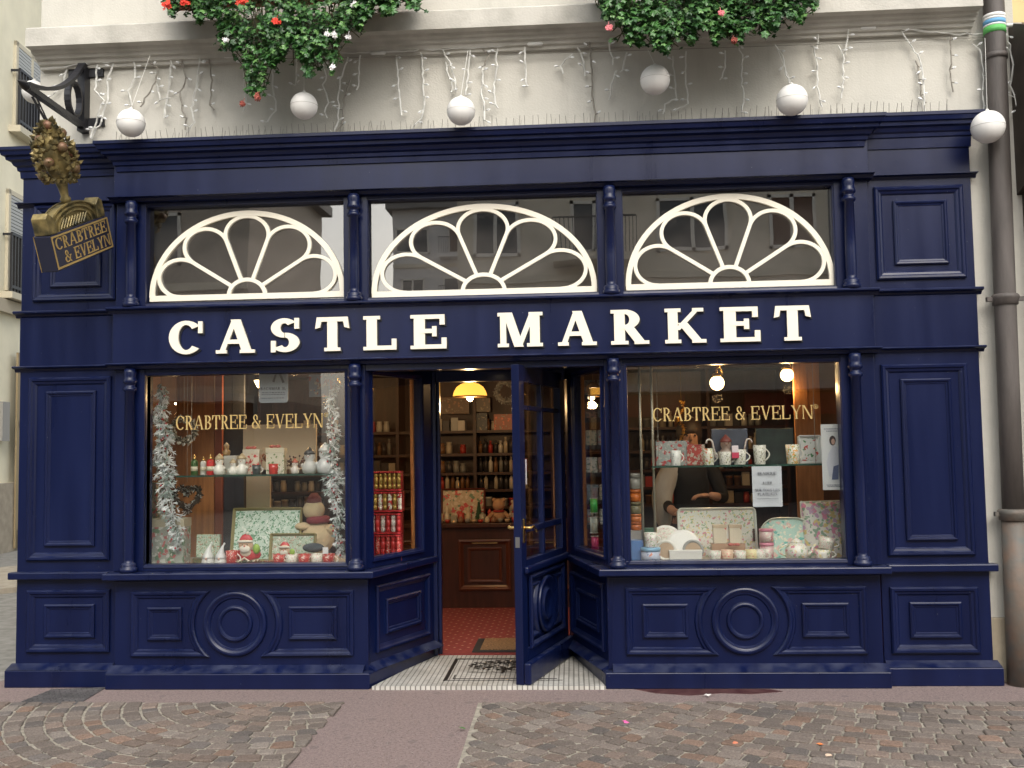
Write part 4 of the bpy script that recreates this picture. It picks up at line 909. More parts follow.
mb = MB(); dd = (tip-bot).normalized(); mb.tube([end-dd*.01, end+dd*.02, end+dd*.04, end+dd*.05, tip+dd*.03], [.02,.028,.018,.03,.003], 10); bb(mb,'arrow_tip')
hk = end+Vector((.0,.06,-.04))
# sign
SC = Vector((-2.797,-.45,3.018)); A_, B_, C_ = .007, -.42, 1.463
MS = Matrix.Translation(SC) @ Matrix.Rotation(C_,4,'Z') @ Matrix.Rotation(B_,4,'Y') @ Matrix.Rotation(A_,4,'X')
hs_ = empty('hanging_sign', (0,0,0), 'tilted navy and gold hanging sign with a gilded fruit tree on top', 'sign'); hs_.matrix_world = MS
GILT = mat('tarnished gilding', (.045,.042,.022), .45, metal=.4, col2=(.30,.23,.09), nscale=11, bump=.6, bscale=30, thr=(.35,.65))
SNAVY = mat('sign navy paint', (.012,.014,.035), .4)
SL, SH_, ST = .685, .231, .112
sb = lambda mb, n, m, par=None, bv=0: mb.build(n, m, par or hs_, bv)
mb = MB(); mb.box(-SL/2,SL/2,-ST/2,ST/2,-SH_/2,SH_/2); body = sb(mb,'sign_box',SNAVY,None,.006)
gm = mat('gold edge', (.50,.35,.13), .4, metal=.5)
for sy in (-1,1):
    mb = MB()
    if sy < 0: mb.sweep([(-SL/2+.01,-SH_/2+.012),(SL/2-.005,-SH_/2+.012),(SL/2-.005,SH_/2-.008),(-SL/2+.01,SH_/2-.008)], [(0,0),(0,.004),(.011,.004),(.011,0)], -ST/2)
    else:
        for a,b,c,e in ((-SL/2,SL/2,-SH_/2,-SH_/2+.012),(-SL/2,SL/2,SH_/2-.012,SH_/2),(-SL/2,-SL/2+.012,-SH_/2,SH_/2),(SL/2-.012,SL/2,-SH_/2,SH_/2)): mb.box(a,b,ST/2,ST/2+.004,c,e)
    sb(mb,'gold_border',gm,body)
for txt, zb, x0, x1 in (('CRABTREE',.014,-.30,.30),('& EVELYN',-.082,-.235,.315)):
    q, wd = text_mb(txt, .078, .17, .08, .07, .07, .10, .003)
    k = (x1-x0)/wd
    q.v = [(v[0]*k+x0, v[1]-ST/2, v[2]+zb) for v in q.v]; sb(q,'gold_letters',gm,body)
    q, wd = text_mb(txt, .078, .17, .08, .07, .07, .10, .003)
    q.v = [(-(v[0]*k+x0), -v[1]+ST/2, v[2]+zb) for v in q.v]; sb(q,'gold_letters',gm,body)
# arched basket gable with end posts
mb = MB(); arch = [(.30*math.cos(PI*i/20)-.0, SH_/2+.0+.155*math.sin(PI*i/20)) for i in range(21)]
mb.prism(arch, -.028, .028)
for sy in (-1,1):
    for k in range(3):
        s_ = 1-.17*k; mb.tube([(.30*s_*math.cos(PI*i/20), sy*.032, SH_/2+.155*s_*math.sin(PI*i/20)) for i in range(21)], .0085, 5)
    for i in range(9): mb.tube([(-.16+.033*i-.01, sy*.032, SH_/2+.01), (-.12+.033*i, sy*.036, SH_/2+.07)], .006, 5)
sb(mb,'gable',GILT)
for sx in (-1,1):
    mb = MB(); mb.prism([(sx*.24,SH_/2+.002),(sx*.335,SH_/2+.002),(sx*.335,SH_/2+.11),(sx*.30,SH_/2+.14),(sx*.25,SH_/2+.10)], -.052, .052); sb(mb,'end_post',GILT,None,.006)
ZG = SH_/2+.15
mb = MB(); mb.smooth = True; mb.lathe([(.028,0),(.035,.03),(.024,.05),(.030,.10),(.045,.16),(.02,.20)], (0,0,ZG), 12); sb(mb,'stem',GILT)
lf = MB(); rg = random.Random(5)
for i in range(230):
    a = rg.uniform(0,2*PI); u = rg.random(); z = ZG+.12+.40*u; rr = .110*math.sin(PI*min(.97,u*.86+.17))**.7
    c = Vector((math.cos(a)*rr, math.sin(a)*rr, z)); d = Vector((math.cos(a)*.6, math.sin(a)*.6, rg.uniform(.2,1))).normalized(); s_ = d.cross(Vector((rg.random(),rg.random(),.3))).normalized(); n_ = d.cross(s_)
    l_, w_ = rg.uniform(.04,.065), rg.uniform(.018,.026)
    lf.add([c, c+d*l_*.5+s_*w_, c+d*l_, c+d*l_*.5-s_*w_, c+d*l_*.5+n_*.014, c+d*l_*.5-n_*.008], [(0,1,4),(1,2,4),(2,3,4),(3,0,4),(0,5,1),(1,5,2),(2,5,3),(3,5,0)])
lf.smooth = True; lf.ball((0,0,ZG+.32), .085, 12, 10, (1,1,2.1)); sb(lf,'gilded_leaves',GILT)
FRUIT = mat('tarnished fruit', (.10,.09,.035), .45, metal=.3, col2=(.20,.09,.055), nscale=10)
for i in range(13):
    a = i*2.4; u = .12+.07*i; z = ZG+.12+.40*u; rr = .118*math.sin(PI*min(.95,u*.86+.15))**.7
    mb = MB(); mb.smooth = True; mb.ball((math.cos(a)*rr, math.sin(a)*rr, z), .034, 12, 8); sb(mb,'fruit',FRUIT)
topw = MS @ Vector((0,0,ZG+.60))
mb = MB(); mb.tube([(MS.inverted() @ hk), (0,0,ZG+.50)], .008, 6); mb.tube([(MS.inverted() @ (hk+Vector((0,.03,.03)))), (0.03,0,ZG+.46)], .005, 6); sb(mb,'hanging_rod',IRON)
# ================================================================= BALLS, LIGHT STRINGS, SPIKES
PAPER = mat('white ball lantern', (.80,.79,.76), .55)
WIRE = mat('white cable', (.72,.72,.68), .5); GREYW = mat('grey cable', (.30,.28,.24), .6); BULB = mat('clear bulb', (.85,.86,.85), .15)
for (px,py,r_,Y,lab,up) in ((131,123,14.5,-.30,'white ball hanging beside the iron bracket above the cornice',(150,55)),(304,106,14,-.28,'white ball hanging below the left geranium',(304,62)),(461,111,14.5,-.30,'white ball hanging at the middle of the cornice',(468,50)),
    (655,80,15,-.25,'white ball hanging below the right geranium, highest of the row',(648,50)),(792,100,15.5,-.27,'white ball hanging left of the right end of the cornice',(776,46)),(988,127,16,-.20,'white ball hanging in front of the brown drainpipe',(985,38)),(34,92,12,.10,'white ball half hidden behind the iron bracket at the building corner',(40,75))):
    p = P(px,py,Y=Y); rr = r_*(Y+6.75)/980; t = empty('white_ball', p, lab, 'ball', 'white balls hung along the shopfront')
    mb = MB(); mb.smooth = True; mb.ball((0,0,0), rr, 32, 20); mb.build('sphere', PAPER, t); mb = MB(); mb.tube([(rr*1.0*math.cos(2*PI*i/40),rr*1.0*math.sin(2*PI*i/40),0) for i in range(40)], .0016, 4, True); mb.build('seam', mat('grey seam',(.55,.54,.5),.6), t)
    mb = MB(); mb.lathe([(.012,0),(.012,.012),(.004,.018)], (0,0,rr-.002), 8); u = P(*up,Y=Y*.4)-p; mb.tube([(0,0,rr+.01), u], .0018, 4); mb.build('cord', WIRE, t)
def drop(t, base, px, py0, pts, Y, seed, m=None):
    """one icicle of wire with small bulbs; pts are photo waypoints"""
    rg = random.Random(seed); P_ = [P(a,b,Y=Y+rg.uniform(-.015,.015))-base for a,b in pts]
    fine = []
    for a,b in zip(P_[:-1],P_[1:]):
        n_ = max(2,int((b-a).length/.03))
        for i in range(n_): fine.append(a.lerp(b,i/n_)+Vector((rg.uniform(-.005,.005),rg.uniform(-.01,.01),rg.uniform(-.003,.003))))
    fine.append(P_[-1])
    mb = MB(); mb.tube(fine, .0040, 4); mb.tube([f+Vector((.006,.003,0)) for f in fine], .0022, 3)
    for i, f in enumerate(fine):
        if i % 3 == 1:
            d = Vector((rg.choice((-1,1))*rg.uniform(.5,1), rg.uniform(-.5,.1), rg.uniform(-.6,.4))).normalized(); mb.tube([f, f+d*.025], [.003,.004], 4)
            mb.cur = 1; mb.tube([f+d*.022, f+d*.035, f+d*.048], [.007,.0085,.003], 5); mb.cur = 0
    mb.build('light_drop', [m or WIRE, BULB], t)
def lstring(wire, drops, lab, seed):
    p0 = P(*wire[0],Y=-.03); t = empty('icicle_light_string', p0, lab, 'light string', 'icicle light strings on the cream wall')
    fine = []; rg = random.Random(seed)
    for a,b in zip(wire[:-1],wire[1:]):
        n_ = max(2,int(abs(b[0]-a[0])/6))
        for i in range(n_): u = i/n_; fine.append(P(a[0]+(b[0]-a[0])*u, a[1]+(b[1]-a[1])*u+rg.uniform(-.8,.8),Y=.0)-p0)
    fine.append(P(*wire[-1],Y=0)-p0)
    mb = MB(); mb.tube(fine, .0042, 4); mb.tube([f+Vector((0,-.006,.004*math.sin(i))) for i,f in enumerate(fine)], .003, 4); mb.build('main_cable', WIRE, t)
    c = P(wire[-1][0],wire[-1][1]+1,Y=-.01)-p0; mb = MB(); mb.smooth = True; mb.tube([c-Vector((.055,0,0)),c-Vector((.045,0,0)),c+Vector((.045,0,0)),c+Vector((.055,0,0))], [.006,.014,.014,.006], 8); mb.build('connector', WIRE, t)
    for i, d in enumerate(drops):
        x, y0, ln = d[:3]; rg2 = random.Random(seed*31+i)
        if len(d) > 3: pts = d[3]
        else:
            pts = [(x,y0)]; y = y0
            while y < y0+ln: y += 9; pts.append((pts[-1][0]+rg2.uniform(-4,4)*.8, min(y,y0+ln)))
        drop(t, p0, x, y0, pts, .0, seed*77+i, GREYW if rg2.random() < .22 else WIRE)
lstring([(41,70),(85,64),(120,61),(200,57),(240,57),(290,54),(378,52)], [(62,67,30,[(66,68),(63,82),(55,92),(45,100)]),(93,63,0,[(97,64),(95,90),(103,100),(93,130),(90,138)]),(110,61,0,[(114,62),(107,80),(108,100),(103,112),(101,122),(96,128),(91,139)]),(133,60,0,[(133,61),(135,78),(128,91),(131,105)]),(152,60,0,[(147,61),(157,68),(155,82),(148,95),(140,107)]),(156,68,0,[(157,68),(156,82),(160,100),(170,98)]),(170,61,0,[(171,60),(169,85),(166,100),(164,118)]),(183,60,0,[(182,60),(186,78),(180,92),(182,110),(186,118),(185,130)]),(198,58,0,[(200,58),(197,75),(195,92),(191,108),(194,122),(188,132)]),(209,57,0,[(209,58),(211,80),(210,105),(214,110)]),(242,57,0,[(243,58),(244,85),(246,103),(243,112)]),(270,65,0,[(272,66),(273,85),(276,110),(267,122)]),(297,56,0,[(297,56),(295,85),(299,80)]),(322,58,60),(345,56,0,[(347,57),(340,80),(338,100),(338,120),(333,135),(330,130)]),(341,100,0,[(350,80),(344,100),(342,125),(336,132)]),(360,55,35)],
   'long icicle light string from the building corner to its connector left of the middle', 3)
lstring([(384,52),(420,50),(480,48),(535,43)], [(396,52,0,[(396,52),(398,80),(401,115)]),(422,53,0,[(421,52),(423,80),(424,105),(421,118),(412,129)]),(444,50,0,[(443,50),(449,62),(455,80),(456,92)]),(446,62,30),(468,50,0,[(470,50),(468,70),(465,95)]),(480,48,0,[(482,49),(489,54),(484,66)]),(482,66,55),(498,48,60),(525,46,40)],
   'icicle light string at the middle of the cream wall ending by the high connector', 5)
lstring([(540,43),(575,41),(620,39),(680,38),(760,34),(868,27)], [(563,56,0,[(573,54),(565,60),(560,66),(563,74)]),(580,45,0,[(578,47),(583,62),(585,76)]),(589,42,0,[(590,42),(591,70),(592,95),(595,110),(594,125)]),(609,40,25),(611,60,0,[(616,70),(612,85),(609,100)]),(627,52,20),(665,55,0,[(672,56),(675,80),(676,98),(664,105),(663,114)]),(684,50,0,[(686,52),(685,80),(687,95),(688,104),(675,110)]),(725,50,30),(738,42,0,[(736,40),(742,55),(741,80),(744,98),(741,112)]),(778,43,0,[(775,45),(783,55),(785,70),(789,83)]),(808,45,0,[(811,45),(814,48),(818,70),(817,85),(820,100),(822,107)]),(817,48,0,[(817,47),(818,34)]),(838,45,0,[(838,45),(843,55),(843,80),(841,98)]),(848,30,25)],
   'icicle light string below the right geranium ending at the far right connector', 9)
lstring([(874,28),(900,29),(960,35),(992,32),(1014,24)], [(900,30,0,[(900,28),(906,40),(918,55),(922,70),(924,90),(924,105),(926,122)]),(915,50,0,[(916,60),(919,80),(921,95),(926,103)]),(950,36,0,[(950,36),(951,60),(950,78),(953,92)]),(974,45,0,[(972,44),(980,50),(983,70),(983,90),(984,110)]),(997,32,0,[(996,32),(1000,45),(1001,70),(998,88),(1008,94),(1016,98)]),(1008,32,0,[(1006,32),(1009,45),(1013,65),(1011,85),(1015,95),(1017,115)])],
   'short icicle light string at the right running over the drainpipe', 11)
# thin span wire under the lights
p0 = P(240,60,Y=.01); t = MB(); 
p1 = P(985,38,Y=.01); t.tube([p0+(p1-p0)*i/10+Vector((0,-.01,-.02*math.sin(PI*i/10))) for i in range(11)], .0025, 4)
tag(t.build('span_wire', GREYW), 'thin grey wire stretched along the cream wall below the lights', 'wire')
# bird spikes on the cornice
SPK = mat('dull steel spike', (.28,.26,.23), .5, metal=.4)
names = ['by the iron bracket','above the first letters of the sign','left of the middle ball','right of the middle ball','below the highest white ball','left of the right corner ball','at the right end of the cornice']
edges = [-2.75+.84*i for i in range(8)]
for i in range(7):
    a, b = edges[i], edges[i+1]-.02; y_ = -.02
    t = empty('bird_spike_strip', ((a+b)/2,y_,3.80), 'row of thin steel bird spikes on the cornice '+names[i], 'bird spikes', 'bird spike strips on the cornice')
    q = MB(); q.box(a-(a+b)/2,b-(a+b)/2,-.012,.012,-.005,.003); q.build('base_strip', SPK, t)
    q = MB(); x = a+.02; rg = random.Random(i)
    while x < b:
        xx = x-(a+b)/2; q.tube([(xx,0,0),(xx+rg.uniform(-.014,.014),-.03+rg.uniform(-.02,.02),.115+rg.uniform(-.012,.008))], .0021, 3)
        if rg.random() < .5: q.tube([(xx+.01,0,0),(xx+.02,.02,.10)], .002, 3)
        x += .047+rg.uniform(-.006,.006)
    q.build('spikes', SPK, t)
# ================================================================= GERANIUMS
def leaf_mat(name, c1, c2):
    m = mat(name, c1, .42, col2=c2, nscale=9, coat=.1, detail=2); return m
LG = [leaf_mat('ivy leaf dark', (.014,.055,.012), (.028,.095,.02)), leaf_mat('ivy leaf mid', (.035,.12,.024), (.06,.17,.036)), leaf_mat('ivy leaf pale', (.09,.22,.05), (.14,.27,.08))]
def geranium(outline, label, seed, flowers, nleaf, xr):
    rg = random.Random(seed); base = P((xr[0]+xr[1])/2,0,Y=-.25); t = empty('trailing_geranium', base, label, 'plant', 'trailing geraniums above the shopfront')
    def low(px):
        for (a,b),(c,d) in zip(outline[:-1],outline[1:]):
            if a <= px <= c: return b+(d-b)*(px-a)/(c-a)
        return -99
    lf = MB(); lf.smooth = False
    def leaf(p, s, up=.35):
        n_ = Vector((rg.uniform(-.7,.7), -1+rg.uniform(-.3,.7), rg.uniform(-.2,.9)+up)).normalized(); u = n_.cross(Vector((rg.uniform(-.4,.4),0,1))).normalized(); v = n_.cross(u)
        lf.cur = rg.choices((0,1,2),(.45,.43,.12))[0]; pts = []; ph = rg.uniform(0,1)
        for k in range(10):
            a = 2*PI*k/10+ph; r_ = s*(1 if k % 2 == 0 else .66)*(.35 if k == 5 else 1); pts.append(p+u*math.cos(a)*r_+v*math.sin(a)*r_-n_*s*.18*(1 if k % 2 == 0 else 0))
        lf.add([p+n_*s*.05]+pts, [(0,k+1,(k+1)%10+1) for k in range(10)])
    stems = MB()
    cl = [(rg.uniform(*xr), rg.uniform(-.58,-.26)) for _ in range(70)]
    for i in range(nleaf):
        if rg.random() < .75: cx_, yy = rg.choice(cl); px = cx_+rg.gauss(0,7); Y = yy+rg.gauss(0,.04)
        else: px, Y = rg.uniform(*xr), rg.uniform(-.58,-.26)
        L_ = low(px)+7*math.sin(px*.23)+4*math.sin(px*.51+1); 
        py = L_-abs(rg.gauss(0,1))*34 if rg.random() < .6 else rg.uniform(-70,L_)
        if py > L_ or py < -75: continue
        leaf(P(px,py,Y=min(-.22,max(-.62,Y)))-base, rg.uniform(.016,.034))
    for (a,b) in outline[1:-1]:
        for k in range(4):
            px = a+rg.uniform(-14,14); L_ = low(px)
            if L_ < 0: continue
            pts = [P(px+rg.uniform(-3,3)*j, -20+(L_+rg.uniform(-2,6)+20)*j/5, Y=-.30-.02*j)-base for j in range(6)]; stems.tube(pts, .0035, 4)
            for j in range(3,6): leaf(pts[j]+Vector((rg.uniform(-.02,.02),-.01,rg.uniform(-.02,.02))), .022)
    stems.build('stems', mat('brown green stem', (.08,.08,.03), .7), t)
    lf.build('foliage', LG, t)
    for (px,py,c,r_) in flowers:
        r_ *= .72
        fb = MB(); p = P(px,py,Y=-.60)-base
        for k in range(13 if c != 'w' else 7):
            q = p+Vector((rg.gauss(0,r_*.45), rg.uniform(-.02,.02), rg.gauss(0,r_*.40))); s = .012+rg.random()*.006; n_ = Vector((rg.uniform(-.5,.5),-1,rg.uniform(-.3,.6))).normalized(); u = n_.cross(Vector((0,0,1))).normalized(); v = n_.cross(u)
            for j in range(5):
                a = 2*PI*j/5+k; d1 = u*math.cos(a)+v*math.sin(a); d2 = u*math.cos(a+.5)+v*math.sin(a+.5); d3 = u*math.cos(a-.5)+v*math.sin(a-.5)
                fb.add([q, q+d3*s*.8, q+d1*s*1.2+n_*.004, q+d2*s*.8], [(0,1,2,3)])
        fb.tube([p, p+Vector((0,.03,.05))], .002, 3)
        fb.build('flower', {'r':mat('scarlet petal',(.75,.045,.02),.6),'p':mat('pink petal',(.75,.22,.24),.6),'w':mat('white petal',(.8,.78,.76),.6),'d':mat('dried red flower',(.30,.07,.05),.8)}[c], t)
    return t
geranium([(158,-40),(163,4),(178,10),(196,10),(212,22),(226,42),(237,55),(246,68),(252,92),(262,90),(266,72),(276,62),(286,46),(298,58),(306,68),(318,64),(332,66),(334,60),(338,46),(346,32),(364,18),(380,10),(400,7),(418,4),(424,-40)],
   'large trailing ivy geranium with red and white flowers above the left of the sign', 21, [(167,5,'r',.035),(184,2,'r',.035),(242,2,'r',.04),(276,21,'r',.026),(226,40,'w',.018),(353,4,'w',.025),(327,34,'w',.018),(334,35,'w',.012),(332,68,'w',.014),(348,37,'w',.014),(258,97,'d',.018),(243,104,'d',.012)], 6200, (160,422))
geranium([(582,-30),(588,-4),(602,6),(612,18),(622,34),(636,40),(650,44),(664,46),(674,46),(684,38),(700,32),(716,36),(734,40),(742,30),(752,28),(762,34),(776,24),(800,14),(816,12),(822,-20),(826,-40)],
   'large trailing ivy geranium with a few pink flowers above the right of the sign', 33, [(609,27,'p',.02),(721,13,'p',.014),(734,41,'d',.010)], 5200, (586,822))
for (a,b,lab) in ((170,415,'terracotta window box holding the left geranium'),(590,815,'terracotta window box holding the right geranium')):
    A_p, B_p = P(a,-78,Y=-.3), P(b,-78,Y=-.3); z = max(A_p.z,B_p.z)-.03
    t = empty('window_box', ((A_p.x+B_p.x)/2,-.28,4.72), lab, 'window box'); w2 = (B_p.x-A_p.x)/2
    mb = MB(); mb.prism([(-w2,0),(w2,0),(w2+.03,.2),(-w2-.03,.2)], -.1, .12); mb.build('trough', mat('terracotta', (.35,.13,.07), .8, noise=.2), t, .008)
    mb = MB(); mb.box(-w2,w2,-.09,.11,.2,.215); mb.build('soil', mat('dark soil', (.03,.022,.016), 1), t)
# ================================================================= GOODS IN THE WINDOWS
K = lambda Y: (Y+6.754)/980.0          # metres per photo pixel at depth Y
def at(px, z, Y): p = P(px,450,Y=Y); return Vector((p.x, Y, z))
ZL = P(265,474,Y=.30).z; ZR = P(735,464.5,Y=.30).z; ZP = .792
def shelf(px0, px1, Y0, Y1, z, lab):
    a, b = P(px0,460,Y=.3).x, P(px1,460,Y=.3).x; t = empty('glass_shelf', ((a+b)/2,(Y0+Y1)/2,z), lab, 'shelf', 'glass display shelves'); w_ = (b-a)/2; d = (Y1-Y0)/2
    mb = MB(); mb.box(-w_,w_,-d,d,-.011,-.001); mb.build('glass_plate', glass_mat('shelf glass',1.5,(.75,.88,.82)) if 'shelf glass' not in MC else MC['shelf glass'], t)
    mb = MB(); mb.box(-w_,w_,-d-.004,-d-.0005,-.012,0); mb.build('front_edge', SGLASS, t)
    for sx in (-1,1):
        mb = MB(); mb.tube([(sx*(w_-.06),0,-.001),(sx*(w_-.06),0,2.30-z)], .002, 5); mb.build('hanging_cable', MC['dull steel spike'], t)
shelf(184,336,.16,.42,ZL,'clear glass shelf hung across the left window'); shelf(650,824,.16,.42,ZR,'clear glass shelf hung across the right window')
def lab_c(name): return name
def cm(c, r=.35): return mat('glaze %s'%(c,), c, r)
def bottle(px, Y, z, h, w_, c, cap, lab, grp=None, lbl=True):
    t = empty('bottle', at(px,z,Y), lab, 'bottle', grp); k = K(Y); H, r = h*k, w_*k/2
    mb = MB(); mb.smooth = True; mb.lathe([(r*.9,0),(r,.004),(r,H*.62),(r*.85,H*.70),(r*.4,H*.76)], (0,0,0), 14); mb.build('body', cm(c), t)
    mb = MB(); mb.smooth = True; mb.lathe([(r*.5,H*.755),(r*.5,H*.86),(r*.22,H*.87),(r*.2,H*.98),(r*.1,H)], (0,0,0), 12); mb.build('cap', cap, t)
    if lbl: mb = MB(); mb.smooth = True; mb.lathe([(r*1.01,H*.2),(r*1.01,H*.42)], (0,0,0), 14); mb.build('paper_label', cm((.55,.50,.38)), t)
    return t
def mug(px, Y, z, h, w_, m, lab, side=1, grp=None):
    t = empty('mug', at(px,z,Y), lab, 'mug', grp); k = K(Y); H, r = h*k, w_*k/2
    mb = MB(); mb.smooth = True; mb.lathe([(r*.8,0),(r*.84,.004),(r*.93,H*.5),(r,H),(r*.93,H),(r*.85,H*.4),(r*.7,H*.08)], (0,0,0), 20); mb.build('body', m, t)
    mb = MB(); mb.smooth = True; mb.tube([(side*(r*.86+ r*.65*math.sin(PI*i/10)),0,H*(.2+.62*i/10)) for i in range(11)], r*.11, 6); mb.build('handle', WHITEC, t)
    return t
def carton(px0, px1, Y, z, h, dp, m, lab, lid=None, cat='box', name='gift_box', tilt=0):
    k = K(Y); a, b = P(px0,450,Y=Y).x, P(px1,450,Y=Y).x; H = h*k; w_ = (b-a)/2
    t = empty(name, ((a+b)/2,Y,z), lab, cat); t.rotation_euler = (tilt,0,0)
    mb = MB(); mb.box(-w_,w_,0,dp,0,H*(.82 if lid else 1)); mb.build('body', m, t, .002)
    if lid: mb = MB(); mb.box(-w_-.003,w_+.003,-.003,dp+.003,H*.82,H); mb.build('lid', lid, t, .002)
    return t
def rrect(x0, x1, z0, z1, r, n=6):
    pts = []
    for cx_, cz_, a0 in ((x1-r,z0+r,-90),(x1-r,z1-r,0),(x0+r,z1-r,90),(x0+r,z0+r,180)):
        pts += [(cx_+r*math.cos(R(a0+90*i/n)), cz_+r*math.sin(R(a0+90*i/n))) for i in range(n+1)]
    return pts
def tray(px0, px1, py0, py1, Y, panel, rim, lab, rr=.03, tilt=-12, name='tray', rimw=.02, holes=False):
    a, b = P(px0,py1,Y=Y), P(px1,py0,Y=Y); w_, H = (b.x-a.x)/2, b.z-a.z; z = a.z
    t = empty(name, ((a.x+b.x)/2,Y,z), lab, 'tray' if name == 'tray' else name.replace('_',' ')); t.rotation_euler = (R(tilt),0,0)
    pth = rrect(-w_,w_,0,H,rr); mb = MB(); mb.prism(rrect(-w_+.004,w_-.004,.004,H-.004,max(.003,rr-.004)), -.004, .006); mb.build('panel', panel, t)
    mb = MB(); mb.sweep(pth, [(0,-.007),(0,.022),(.004,.026),(rimw*.5,.022),(rimw,.005)], 0); mb.build('rim', rim, t)
    if holes:
        for sx in (-1,1):
            mb = MB(); mb.prism(rrect(sx*(w_-.026)-.008,sx*(w_-.026)+.008,H*.36,H*.60,.007,4), -.022,-.018); mb.build('handle_hole', mat('dark handle hole',(.05,.03,.02),.7), t)
    return t
def plate(px, py, r_, Y, m, rim, lab, name='plate', tilt=-15):
    p = P(px,py,Y=Y); k = K(Y); r = r_*k; t = empty(name, p, lab, name.replace('_',' ')); t.rotation_euler = (R(tilt),0,0)
    mb = MB(); mb.smooth = True; mb.lathe([(r*.7,.004),(r*.95,-.004),(r,-.014),(r*.99,-.018),(r*.72,-.008),(r*.70,-.005)], (0,0,0), 32, 'y'); mb.build('rim', rim, t)
    mb = MB(); mb.lathe([(r*(.86 if name == 'plate' else .74),-.0135 if name == 'plate' else -.0085),(r*(.86 if name == 'plate' else .74),-.0052)], (0,0,0), 32, 'y'); mb.build('well', m, t)
    return t
RED = cm((.45,.03,.03)); GRN = cm((.06,.14,.06)); 
FL_HOLLY = floral('holly print', (.55,.50,.40), [(.45,.05,.04),(.08,.22,.08)], 55, .28)
FL_POIN = floral('poinsettia print', (.62,.56,.46), [(.5,.04,.04)], 28, .38)
FL_GREEN = floral('green sprig print', (.50,.60,.52), [(.14,.30,.18),(.70,.72,.66),(.10,.22,.12)], 26, .33)
FL_GREEN2 = floral('pale green leaf print', (.36,.44,.34), [(.6,.6,.5),(.12,.2,.1),(.4,.14,.1)], 34, .30)
FL_ROSE = floral('rose print on white', (.72,.70,.64), [(.65,.25,.32),(.30,.42,.26),(.75,.62,.30)], 24, .30)
FL_ROSE2 = floral('small rose print', (.72,.70,.62), [(.62,.16,.22),(.25,.38,.22)], 60, .33)
FL_TEAL = floral('teal cup print', (.42,.62,.55), [(.70,.45,.40),(.12,.42,.36),(.74,.70,.55)], 18, .33)
FL_PINK = floral('pink flower cushion print', (.74,.72,.66), [(.72,.25,.38),(.70,.55,.22),(.55,.34,.50),(.25,.40,.28)], 14, .36)
FL_RED = floral('red white xmas print', (.45,.04,.03), [(.65,.58,.48),(.25,.02,.02)], 50, .33)
FL_BW = floral('black swirl print', (.70,.68,.62), [(.05,.05,.05),(.28,.30,.14)], 50, .30)
FL_ORA = floral('orange fruit print', (.74,.72,.66), [(.75,.32,.03),(.20,.32,.06)], 40, .36)
FL_STRW = floral('strawberry print', (.55,.57,.56), [(.45,.05,.05),(.06,.20,.08)], 22, .24)
# --- left window, upper shelf
bottle(194.5,.26,ZL,21,7,(.05,.11,.03),BRASS,'green bottle with gold cap on the left glass shelf')
bottle(203.5,.30,ZL,19,6.5,(.55,.52,.48),BRASS,'small white bottle between the green and red bottles')
bottle(210.5,.24,ZL,21,8,(.50,.03,.03),BRASS,'red bottle with gold cap on the left glass shelf')
def snowman(px, Y, z, h, lab, name='snowman_figurine', body=WHITEC, hatc=None, hat=True):
    t = empty(name, at(px,z,Y), lab, 'figurine', None); H = h*K(Y)
    mb = MB(); mb.smooth = True; mb.lathe([(H*.18,0),(H*.26,H*.04),(H*.29,H*.22),(H*.22,H*.42),(H*.15,H*.50),(H*.21,H*.62),(H*.19,H*.78),(H*.06,H*.88)], (0,0,0), 14)
    mb.ball((-H*.26,-H*.05,H*.32), H*.08, 8, 6); mb.ball((H*.26,-H*.05,H*.32), H*.08, 8, 6); mb.build('body', body, t)
    f = MB(); f.ball((-H*.07,-H*.2,H*.7), H*.025, 6, 4); f.ball((H*.07,-H*.2,H*.7), H*.025, 6, 4); f.tube([(0,-H*.19,H*.65),(0,-H*.28,H*.63)], [H*.03,H*.005], 6); f.build('face', cm((.25,.08,.03)), t)
    if hat:
        mb = MB(); mb.smooth = True; mb.lathe([(H*.22,H*.74),(H*.23,H*.79),(H*.15,H*.9),(H*.05,H*1.0),(H*.01,H*1.04)], (0,0,0), 12); mb.build('hat', hatc or cm((.42,.33,.20)), t)
    return t
snowman(219.5,.24,ZL,21,'white snowman jar with tan hood right of the red bottle')
snowman(233,.22,ZL,16,'smallest white snowman in the middle of the snowman trio')
snowman(242,.24,ZL,21,'white snowman jar with tan hood left of the poinsettia tin')
t = carton(224,236,.34,ZL,19,.06,cm((.45,.46,.42)),'pale grey canister behind the small snowman',cm((.5,.5,.46)),'canister','canister')
snowman(226.5,.36,ZL+19*K(.36),13,'golden brown angel figurine standing on the grey canister','angel_figurine',cm((.35,.22,.10)))
carton(243,259,.32,ZL,25,.07,FL_POIN,'square tin with red poinsettia print on the left shelf',cm((.6,.55,.45)),'tin','tin')
mug(256.5,.20,ZL,9.5,9,cm((.05,.06,.06)),'small dark cup in front of the poinsettia tin')
carton(266,284,.30,ZL,26,.07,floral('holly sprig tin print',(.62,.58,.46),[(.14,.22,.08)],30,.3),'tall square tin with green holly sprig print',cm((.6,.55,.42)),'tin','tin')
def bow(px, Y, z, lab):
    t = MB(); H = .03; t.smooth = True
    for sx in (-1,1): t.ball((sx*.022,0,.012), .014, 10, 6, (1.5,.7,.8))
    t.ball((0,0,.012), .009, 8, 6); return tag(t.build('ribbon_bow', cm((.42,.10,.08)), loc=at(px,z,Y)), lab, 'bow')
bow(251,.35,ZL+25*K(.32)+.001,'red ribbon bow on top of the poinsettia tin'); bow(275,.33,ZL+26*K(.3)+.001,'red ribbon bow on top of the holly tin')
mug(273.5,.20,ZL,10.5,10,cm((.45,.04,.03),.1),'shiny red votive glass in front of the holly tin')
